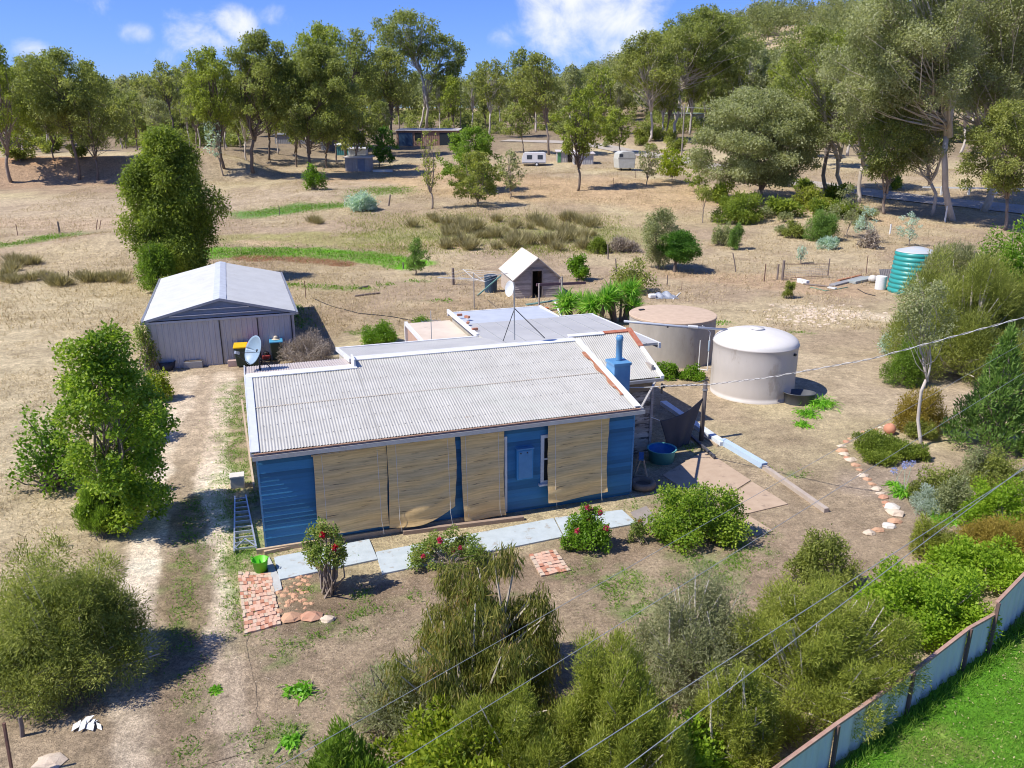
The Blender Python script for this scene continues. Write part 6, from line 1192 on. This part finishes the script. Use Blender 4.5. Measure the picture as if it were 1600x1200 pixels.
# ---- mid distance trees, one by one
TL = [
 (-45, 40, 62, 285, 'gumb', 18, .35, 'tall gum at the extreme left edge', 20, 2, None, 1),
 (25, 165, 75, 282, 'gum', 125, .45, 'big gum with a leaning dark trunk, second from left', 26, 2, BARKD, 1),
 (100, 200, 150, 282, 'gumy', 152, .4, 'smaller forked gum touching the leaning one', 16, 3, BARKD, .8),
 (45, 125, 150, 250, 'gum', 85, .4, 'low dark gum between the leftmost trunks', 14, 2, BARKD, .9),
 (0, 60, 170, 250, 'gumb', 32, .3, 'short green gum below the leftmost tall gum', 12, 2, None, 1),
 (225, 290, 92, 222, 'gumy', 272, .5, 'slanting gum with trunks above the tall evergreen', 16, 3, BARKD, .8),
 (285, 375, 70, 262, 'gumb', 350, .35, 'bright green leaning gum left of the densest group', 26, 3, BARKD, 1.1),
 (315, 350, 185, 275, 'blue', 350, .35, 'thin blue-grey sapling gum with leaning stem', 10, 2, None, .6),
 (345, 470, 42, 270, 'gum', 395, .35, 'huge round-topped gum on the left of the dense group', 36, 4, BARKD, 1.3),
 (430, 560, 60, 275, 'gum', 478, .25, 'massive dark-trunked gum in front of the dense group', 40, 3, BARKD, 1.4),
 (455, 560, 32, 232, 'gumb', 500, .4, 'tall olive gum behind the massive one', 26, 3, None, 1),
 (400, 450, 110, 250, 'gumb', 420, .3, 'narrow gum wedged between the two largest crowns', 18, 2, BARKD, 1),
 (520, 600, 38, 246, 'gum', 540, .4, 'tall gum with two dark straight stems by the teal garage', 24, 2, BARKD, 1),
 (560, 650, 70, 225, 'gumy', 615, .4, 'gum with a rusty-tinged crown left of the tallest one', 24, 3, BARKD, 1),
 (585, 690, 15, 205, 'gum', 668, .62, 'tallest airy gum reaching over the skyline', 20, 3, BARKP, .8),
 (655, 730, 50, 205, 'gum', 655, .45, 'spreading gum with pale slanting trunk right of the tallest', 22, 3, BARKP, 1),
 (575, 622, 196, 262, 'dkg', 592, .15, 'dark leafy tree beside the long low house', 18, 2, BARKD, 1.4),
 (650, 692, 195, 326, 'mel', 674, .25, 'thin open gum sapling with a bare stem in the far paddock', 14, 2, BARK, .55),
 (685, 788, 193, 300, 'pine', 735, .05, 'broad bright green pine in front of the long house', 36, 3, BARKD, 1.4),
 (705, 782, 232, 322, 'mel', 748, .12, 'grey-green tree leaning against the bright pine', 22, 2, BARK, 1.1),
 (775, 822, 232, 310, 'grey', 797, .2, 'grey hazy tree left of the white caravan', 18, 2, BARK, .9),
 (740, 800, 90, 215, 'gumy', 765, .4, 'olive gum with pale limbs above the bright pine', 20, 3, BARKP, .9),
 (780, 842, 72, 200, 'gum', 800, .35, 'round-topped gum left of the centre road', 20, 2, BARK, 1),
 (800, 880, 80, 242, 'gumy', 858, .4, 'gum with grey fluted trunk beside the caravan', 24, 3, BARK, 1),
 (780, 835, 160, 238, 'gum', 818, .35, 'low spreading gum just above the caravan', 14, 3, BARK, .9),
 (870, 945, 130, 298, 'gumb', 903, .33, 'solitary dense gum on a long bare double trunk in front of the tin sheds', 30, 2, BARKD, 1.5),
 (935, 985, 165, 240, 'gumb', 970, .2, 'dark green gum behind the old trailer van', 18, 2, BARKD, 1.2),
 (918, 965, 100, 210, 'gumb', 940, .3, 'bright green gum behind the solitary one', 18, 2, BARK, 1.2),
 (955, 1075, 45, 222, 'gumy', 1016, .45, 'large pale-limbed gum left of the power pole', 30, 4, BARKP, 1),
 (1020, 1175, 8, 215, 'gum', 1048, .5, 'tallest pale-trunked gum with umbrella crown right of the clouds', 34, 4, BARKP, .9),
 (1020, 1080, 230, 285, 'yel', 1050, .2, 'rounded yellow-green tree right of the old trailer van', 18, 2, BARK, 1.1),
 (992, 1040, 225, 290, 'melg', 1010, .25, 'grey twiggy tree beside the yellow-green one', 14, 3, BARK, .7),
 (1072, 1110, 255, 300, 'ever', 1092, .1, 'small dark green tree left of the big olive tree', 12, 2, BARK, 1.1),
 (1085, 1290, 132, 315, 'grey', 1190, .15, 'very wide olive-grey tree with a rounded crown at centre right', 60, 5, BARK, 1.4),
 (1195, 1330, 30, 310, 'gum', 1322, .35, 'tall gum with a thin curved trunk right of the wide olive tree', 32, 3, BARKP, .9),
 (1260, 1360, 40, 300, 'gumb', 1290, .4, 'yellow-tipped gum near the road', 28, 3, BARK, 1),
 (1290, 1420, 60, 318, 'grey', 1342, .35, 'grey-leaved gum with slanted pale trunk by the road', 34, 3, BARKP, 1),
 (1330, 1440, 150, 335, 'gum', 1382, .3, 'mid-height gum with stout trunk behind the pale mound', 26, 3, BARK, 1),
 (1380, 1500, 110, 338, 'grey', 1455, .35, 'gum with a thick mottled white trunk at right', 34, 3, BARKP, .9),
 (1290, 1540, -90, 345, 'grey', 1490, .40, 'enormous gum filling the upper right with grey-green leaves', 60, 5, BARKP, 1.1),
 (1430, 1700, -160, 330, 'grey', 1535, .33, 'enormous gum cut off by the right edge of the view', 70, 5, BARKP, 1.2),
 (1500, 1640, 150, 360, 'gumy', 1570, .3, 'lower gum crown under the enormous one at the right edge', 34, 4, BARK, 1.1)]
for (x0, x1, yt, yb, key, xb, cb, lb, k, fk, bk, dn) in TL:
    ex = (x1 - x0) * .10; x0 -= ex; x1 += ex
    tree(x0, x1, yt, yb, key, lb, 'pine_tree' if 'pine in' in lb else 'gum_tree' if 'gum' in lb else 'tree', 'tree', cb * 1.02, xb, int(k * 2.3), 1.15, dn * (.85 if x1 - x0 < 240 else .7), bk, None, .35, .72 if x1 - x0 < 200 else .8, None, .20 if k < 30 else (.165 if x1 - x0 < 300 else .14), fk + 1, nmax=110000 if x1 - x0 > 190 else 45000)
# ---- the wood behind: copies of eight trees
protos = []
for j, (key, Hh, R, cb, k, fk, bk) in enumerate((('gum', 17, 4.6, .45, 16, 3, BARK), ('gumy', 16, 4.2, .5, 14, 3, BARKP), ('gumb', 15, 4.4, .4, 16, 2, BARKD), ('grey', 16, 4.8, .42, 17, 3, BARKP), ('gum', 14, 3.8, .35, 14, 2, BARKD), ('melg', 17, 4.4, .5, 14, 4, BARKP), ('gumy', 13, 4.2, .3, 15, 3, BARK), ('gum', 18, 3.6, .55, 12, 2, BARKP))):
    rng = np.random.default_rng(900 + j); T = thing('gum_tree', '', 'tree', (0, 0, 0)); build_tree(T, (0, 0, 0), R, Hh, .3, key, rng, cb * .9, int(k * 2.1), .66, 1.15, bk, None, .3, .72, .22, fk + 1, 16000); protos.append((T, Hh))
KINDS = ['dull green gum with grey trunk standing in the %s', 'olive gum with pale trunk standing in the %s', 'brighter green gum with dark trunk standing in the %s', 'grey-green gum with pale trunk standing in the %s', 'short dark-trunked green gum standing in the %s', 'hazy grey gum with several pale stems standing in the %s', 'low spreading olive gum standing in the %s', 'slim tall pale-stemmed gum standing in the %s']
SKX = [-300, 0, 250, 450, 700, 800, 950, 1050, 1180, 1300, 1450, 1600, 1900]; SKY_ = [95, 92, 100, 85, 105, 100, 95, 80, 62, 50, 30, 10, 0]
used = [False] * 8; rng = np.random.default_rng(42); cnt = 0; spots = []
def forest(n, x0, x1, ya, yb, skoff, where):
    global cnt
    made = 0; tries = 0
    while made < n and tries < n * 30:
        tries += 1; Y_ = ya + (yb - ya) * rng.random() ** 1.3; px = rng.uniform(x0, x1); X_ = (px - 800) / FPX * (Y_ * ct + 2); b = np.array([X_, Y_, gz(X_, Y_)])
        if np.min(seg_dist(b[0:1], b[1:2], RP)) < 4.5: continue
        if any((b[0] - s[0]) ** 2 + (b[1] - s[1]) ** 2 < (3.2 + b[1] * .006) ** 2 for s in spots): continue
        spots.append(b); j = int(rng.integers(8)); T, Hp = protos[j]; top = np.interp(px, SKX, SKY_) + skoff + rng.normal() * 9; hh_ = min(max(top_h(b, top), 9), 27) * rng.uniform(.82, 1.02); s = hh_ / Hp
        o = copy_tree(T) if used[j] else T; used[j] = True
        o.location = (b[0], b[1], b[2] - .2); wsc = min(1.35, max(.8, s)) if s > 1.35 else s; o.scale = (wsc, wsc, s); o.rotation_euler = (0, 0, rng.uniform(0, 6.28)); o['label'] = KINDS[j] % where; o['group'] = 'gums of the ' + where; made += 1; cnt += 1
forest(80, -60, 740, 205, 400, 4, 'far wood behind the left paddock')
forest(36, 735, 1010, 215, 420, 6, 'wood behind the centre road')
forest(52, 1000, 1300, 190, 460, 6, 'wooded hillside right of the clouds')
forest(46, 1180, 1680, 140, 380, 12, 'roadside wood at upper right')
forest(58, -60, 600, 138, 215, 38, 'open grove on the left bank')
for j in range(8):
    if not used[j]:
        for ch in list(protos[j][0].children): bpy.data.objects.remove(ch)
        bpy.data.objects.remove(protos[j][0])
# ---- far wood on the skyline reads as one mass
rng = np.random.default_rng(77); cl = []
for k in range(2000):
    y = 275 + 400 * rng.random(); x = rng.uniform(-.8, .9) * y; z = gz(x, y); hgt = rng.uniform(9, 15) * (.6 + y / 900); cl.append((np.array([x, y, z + hgt * .6]), np.array([6.5, 6.5, hgt * .45]) * rng.uniform(.6, 1.1)))
pos, u, i = fill(cl, 850000, rng, .6, .5); me = leafmesh('distant_wood', pos, ldir(u, rng, .4, .2), 1.15, .65, rng); tag(link('distant_wood', me, LM['far'], None), 'far-off bushland covering the skyline behind the gums', 'woodland', kind='stuff')
rng = np.random.default_rng(78); cl = []
while len(cl) < 900:
    y = rng.uniform(172, 340); px = rng.uniform(-60, 1680); x = (px - 800) / FPX * (y * ct + 2)
    if y < 205 and 400 < px < 1180: continue
    if seg_dist(np.array([x]), np.array([y]), RP)[0] < 8 or fbm(np.array([x]), np.array([y]), 30, 8)[0] < .42: continue
    hgt = rng.uniform(1.2, 4.5); cl.append((np.array([x, y, gz(x, y) + hgt * .45]), np.array([rng.uniform(1, 3), rng.uniform(1, 3), hgt * .55])))
pos, u, i = fill(cl, 230000, rng, .5, .5); me = leafmesh('understorey', pos, ldir(u, rng, .4, .1), .6, .3, rng); tag(link('understorey', me, LM['gum'], None), 'low olive scrub filling the ground between the far gum trunks', 'scrub', kind='stuff')
# ---- scrub under the far trees
rng = np.random.default_rng(5)
def scatter(regions, n, f):
    out = []
    for _ in range(n):
        (x0, x1, y0, y1) = regions[rng.integers(len(regions))]; out.append(f(rng.uniform(x0, x1), rng.uniform(y0, y1)))
    return out
sp = {}
def proto_bush(key, leaf, n, R_=1.0, H_=1.2, name='scrub_bush'):
    r_ = np.random.default_rng(len(name) + n); cl = [(np.array([r_.normal() * .35, r_.normal() * .35, .35 + r_.random() * .5]), np.array([.5, .5, .42])) for _ in range(9)]
    T = thing(name, '', 'shrub', (0, 0, 0)); pos, u, i = fill(cl, n, r_, .5); link('foliage', leafmesh('foliage', pos * [R_, R_, H_], ldir(u, r_, .5, 0, .3), leaf[0], leaf[1], r_), LM[key], T); m = MB(); 
    for k in range(6): m.tube([(0, 0, 0), (r_.normal() * .3, r_.normal() * .3, .7)], .02, 4)
    m.build('stems', BARK, T); return T
def place(T, spots_, label, group, s0, s1, usedflag=[0]):
    first = True
    for b in spots_:
        o = T if first else copy_tree(T); first = False; s = rng.uniform(s0, s1); o.location = tuple(b); o.scale = (s, s, s * rng.uniform(.8, 1.2)); o.rotation_euler = (0, 0, rng.uniform(0, 6)); o['label'] = label; o['group'] = group
place(proto_bush('mel', (.3, .12), 1500), scatter([(0, 560, 212, 250), (1000, 1060, 200, 240)], 16, G), 'low olive scrub bush on the shaded bank under the gums', 'olive scrub on the far banks', .8, 1.8)
place(proto_bush('ever', (.3, .12), 1500), scatter([(1060, 1300, 290, 345), (1200, 1560, 290, 345)], 14, G), 'dark green scrub bush along the road verge at right', 'green scrub on the road verge', .8, 1.9)
place(proto_bush('grey', (.25, .1), 1200), scatter([(1180, 1420, 330, 385), (880, 1150, 200, 235)], 14, G), 'grey-green low bush on the orange bank at right', 'grey scrub on the orange bank', .6, 1.3)
# rushes in the creek
def tussock(key, n, H_, label, group, pts, s0, s1, name='rush_tussock'):
    r_ = np.random.default_rng(n); ps = r_.normal(size=(n, 3)) * [.16, .16, 0]; u = unit(r_.normal(size=(n, 3)) * [.35, .35, .1] + [0, 0, 1] + ps); o = tag(link(name, leafmesh(name, ps, u, H_, .035, r_), LM[key], None), label, 'rushes', group)
    for i, b in enumerate(pts):
        q = o if i == 0 else o.copy()
        if i: COL.objects.link(q)
        s = rng.uniform(s0, s1); q.location = tuple(b); q.scale = (s * 1.2, s * 1.2, s); q.rotation_euler = (0, 0, rng.uniform(0, 6))
tussock('rush', 260, .9, 'brownish rush tussock beside the dry creek behind the hut', 'brown rush tussocks along the creek', [G(x, y) for x, y in [(rng.uniform(680, 940), rng.uniform(345, 392)) for _ in range(46)]], .7, 1.5)
tussock('rush', 245, .8, 'dark green rush tussock on the grassy flat below the round blue bush', 'green rush tussocks on the flat', [G(x, y) for x, y in [(490, 348), (498, 350), (676, 342), (720, 355), (722, 352), (760, 372), (645, 355), (800, 385), (838, 352), (860, 360), (885, 365), (905, 350), (700, 385), (735, 390), (912, 372)]], .9, 1.5)
tussock('rush', 230, .7, 'dry grass tussock along the scrub line at the left', 'dry tussocks at the left', [G(x, y) for x, y in [(rng.uniform(0, 200), rng.uniform(432, 448)) for _ in range(22)] + [(rng.uniform(0, 70), rng.uniform(405, 425)) for _ in range(8)]], .6, 1.3)
# ---- grass, weeds, lawn and litter
def blades(name, P2, L_, W_, key, label, cat, spread=.5, dz=0):
    n = len(P2); rg = np.random.default_rng(n); pos = np.stack([P2[:, 0], P2[:, 1], TZ(P2[:, 0], P2[:, 1]) + dz], -1); u = unit(rg.normal(size=(n, 3)) * [spread, spread, .1] + [0, 0, .8]); return tag(link(name, leafmesh(name, pos, u, L_, W_, rg), LM[key], None), label, cat, kind='stuff')
rg = np.random.default_rng(3)
def region(n, x0, x1, y0, y1, thr=.5, s=1.0, sd=1):
    X = rg.uniform(x0, x1, n); Y = rg.uniform(y0, y1, n); k = fbm(X, Y, s, sd) + rg.normal(size=n) * .06 > thr; X = X[k]; Y = Y[k]; return np.stack([X, Y], -1)
def outside(P2):
    X, Y = P2[:, 0] - A[0], P2[:, 1] - A[1]; u = X * U[0] + Y * U[1]; v = X * Vv[0] + Y * Vv[1]; inh = (u > -.1) & (u < 14.6) & (v > -.1) & (v < 13.5)
    X, Y = P2[:, 0] - gC[0], P2[:, 1] - gC[1]; u = X * gU[0] + Y * gU[1]; v = X * gV[0] + Y * gV[1]; ing = (abs(u) < 3.5) & (v > -.1) & (v < 12)
    return P2[~(inh | ing)]
lp = region(150000, -34, -9.5, 16, 75, .42, 2.5, 8); dl = seg_dist(lp[:, 0], lp[:, 1], W([(215, 1230), (195, 1060), (190, 900), (212, 780), (240, 640), (250, 585), (200, 440), (190, 380)])); drv = W([(283, 1235), (278, 950), (300, 760), (333, 590)]); dd = seg_dist(lp[:, 0], lp[:, 1], drv)
lp = lp[dd > 2.2]; blades('dry_grass', outside(lp), .17, .018, 'straw', 'dry straw grass covering the left paddock', 'grass', .7)
mp_ = region(260000, -60, 75, 44, 150, .46, 4, 14); blades('dry_grass', outside(mp_), .26, .04, 'straw', 'dry straw grass over the middle paddocks', 'grass', .6)
cq = np.array([G(x_, y_)[:2] for x_, y_ in zip(rg.uniform(560, 960, 250), rg.uniform(335, 397, 250))]); cq = (cq[:, None] + rg.normal(size=(250, 70, 2)) * 1.2).reshape(-1, 2); blades('creek_grass', cq, .26, .05, 'gumy', 'rank olive grass along the creek line', 'grass', .4)
yp = region(60000, -6, 24, 14, 44, .56, 1.4, 19); dd = seg_dist(yp[:, 0], yp[:, 1], drv); yp = outside(yp[dd > 2]); blades('dry_grass', yp, .05, .009, 'straw', 'short dry stubble over the yard', 'grass', 1.2)
ptsg = []
for (pl, w, col, stg, soft, rag, ns, brk) in PAINT:
    if tuple(col) in (GREEN, BRIGHT) or (col[1] > col[0] * 1.35):
        Ls = np.hypot(*np.diff(pl, axis=0).T); far_ = pl[:, 1].mean() > 45; n = int(min(14000, (Ls.sum() + w) * w * (60 if far_ else 900)))
        for a, b, l in zip(pl[:-1], pl[1:], Ls):
            k = int(n * l / max(Ls.sum(), .01)); s = rg.random(k)[:, None]; q = a + (b - a) * s + rg.normal(size=(k, 2)) * w * .6; ptsg.append((q, far_))
near = np.concatenate([q for q, f in ptsg if not f]); far_ = np.concatenate([q for q, f in ptsg if f])
k = fbm(near[:, 0], near[:, 1], .5, 77) > .42; near = outside(near[k])
FP = np.array([b[:2] for b in base])
def side(P2):      # positive beyond the boundary fence (towards the lawn)
    s = np.full(len(P2), -1.0); d = np.full(len(P2), 1e9)
    for a, b in zip(FP[:-1], FP[1:]):
        ab = b - a; t = np.clip(((P2 - a) @ ab) / (ab @ ab), 0, 1); dd_ = np.hypot(*(P2 - a - t[:, None] * ab).T); cr_ = -(ab[0] * (P2[:, 1] - a[1]) - ab[1] * (P2[:, 0] - a[0])); m_ = dd_ < d; d[m_] = dd_[m_]; s[m_] = np.sign(cr_[m_]) * dd_[m_]
    return s
near = near[side(near) < 0]
blades('green_weeds', near, .085, .02, 'weed', 'patchy green weeds and grass in the yard', 'weeds', .9); blades('green_weeds', far_, .22, .08, 'weed', 'green grass along the damp ground of the far paddocks', 'grass', .8)
lw = np.stack([rg.uniform(4, 20, 200000), rg.uniform(7, 22, 200000)], -1); sd_ = side(lw); lw = lw[(sd_ > .09)][:95000]; sd_ = side(lw); blades('lawn', lw, .085, .013, 'lawn', 'lush bright green lawn beyond the boundary fence', 'lawn', .6)
k = sd_ < .35; blades('long_grass', lw[k][:7000], .24, .016, 'weed', 'longer uncut grass along the foot of the boundary fence', 'grass', .4)
blades('lawn_litter', lw[:5000] + .01, .06, .02, 'straw', 'dry fallen leaves scattered on the green lawn', 'leaves', 2, .05)
lt_ = region(150000, -7, 14, 8, 30, .36, 1.2, 4); lt_ = outside(lt_); lt_ = lt_[side(lt_) < 0]; dd = seg_dist(lt_[:, 0], lt_[:, 1], drv); lt_ = lt_[dd > 1.7]
n = len(lt_); pos = np.stack([lt_[:, 0], lt_[:, 1], TZ(lt_[:, 0], lt_[:, 1]) + .008], -1); u = unit(rg.normal(size=(n, 3)) * [1, 1, .12]); tag(link('leaf_litter', leafmesh('leaf_litter', pos, u, .05, .014, rg, np.repeat([[0, 0, 1.0]], n, 0) + rg.normal(size=(n, 3)) * .3), LM['litter'], None), 'bark and dead leaf litter over the front yard', 'leaf litter', kind='stuff')
print('objects', len(bpy.data.objects), 'forest', cnt, 'polys', sum(len(m.polygons) for m in bpy.data.meshes))
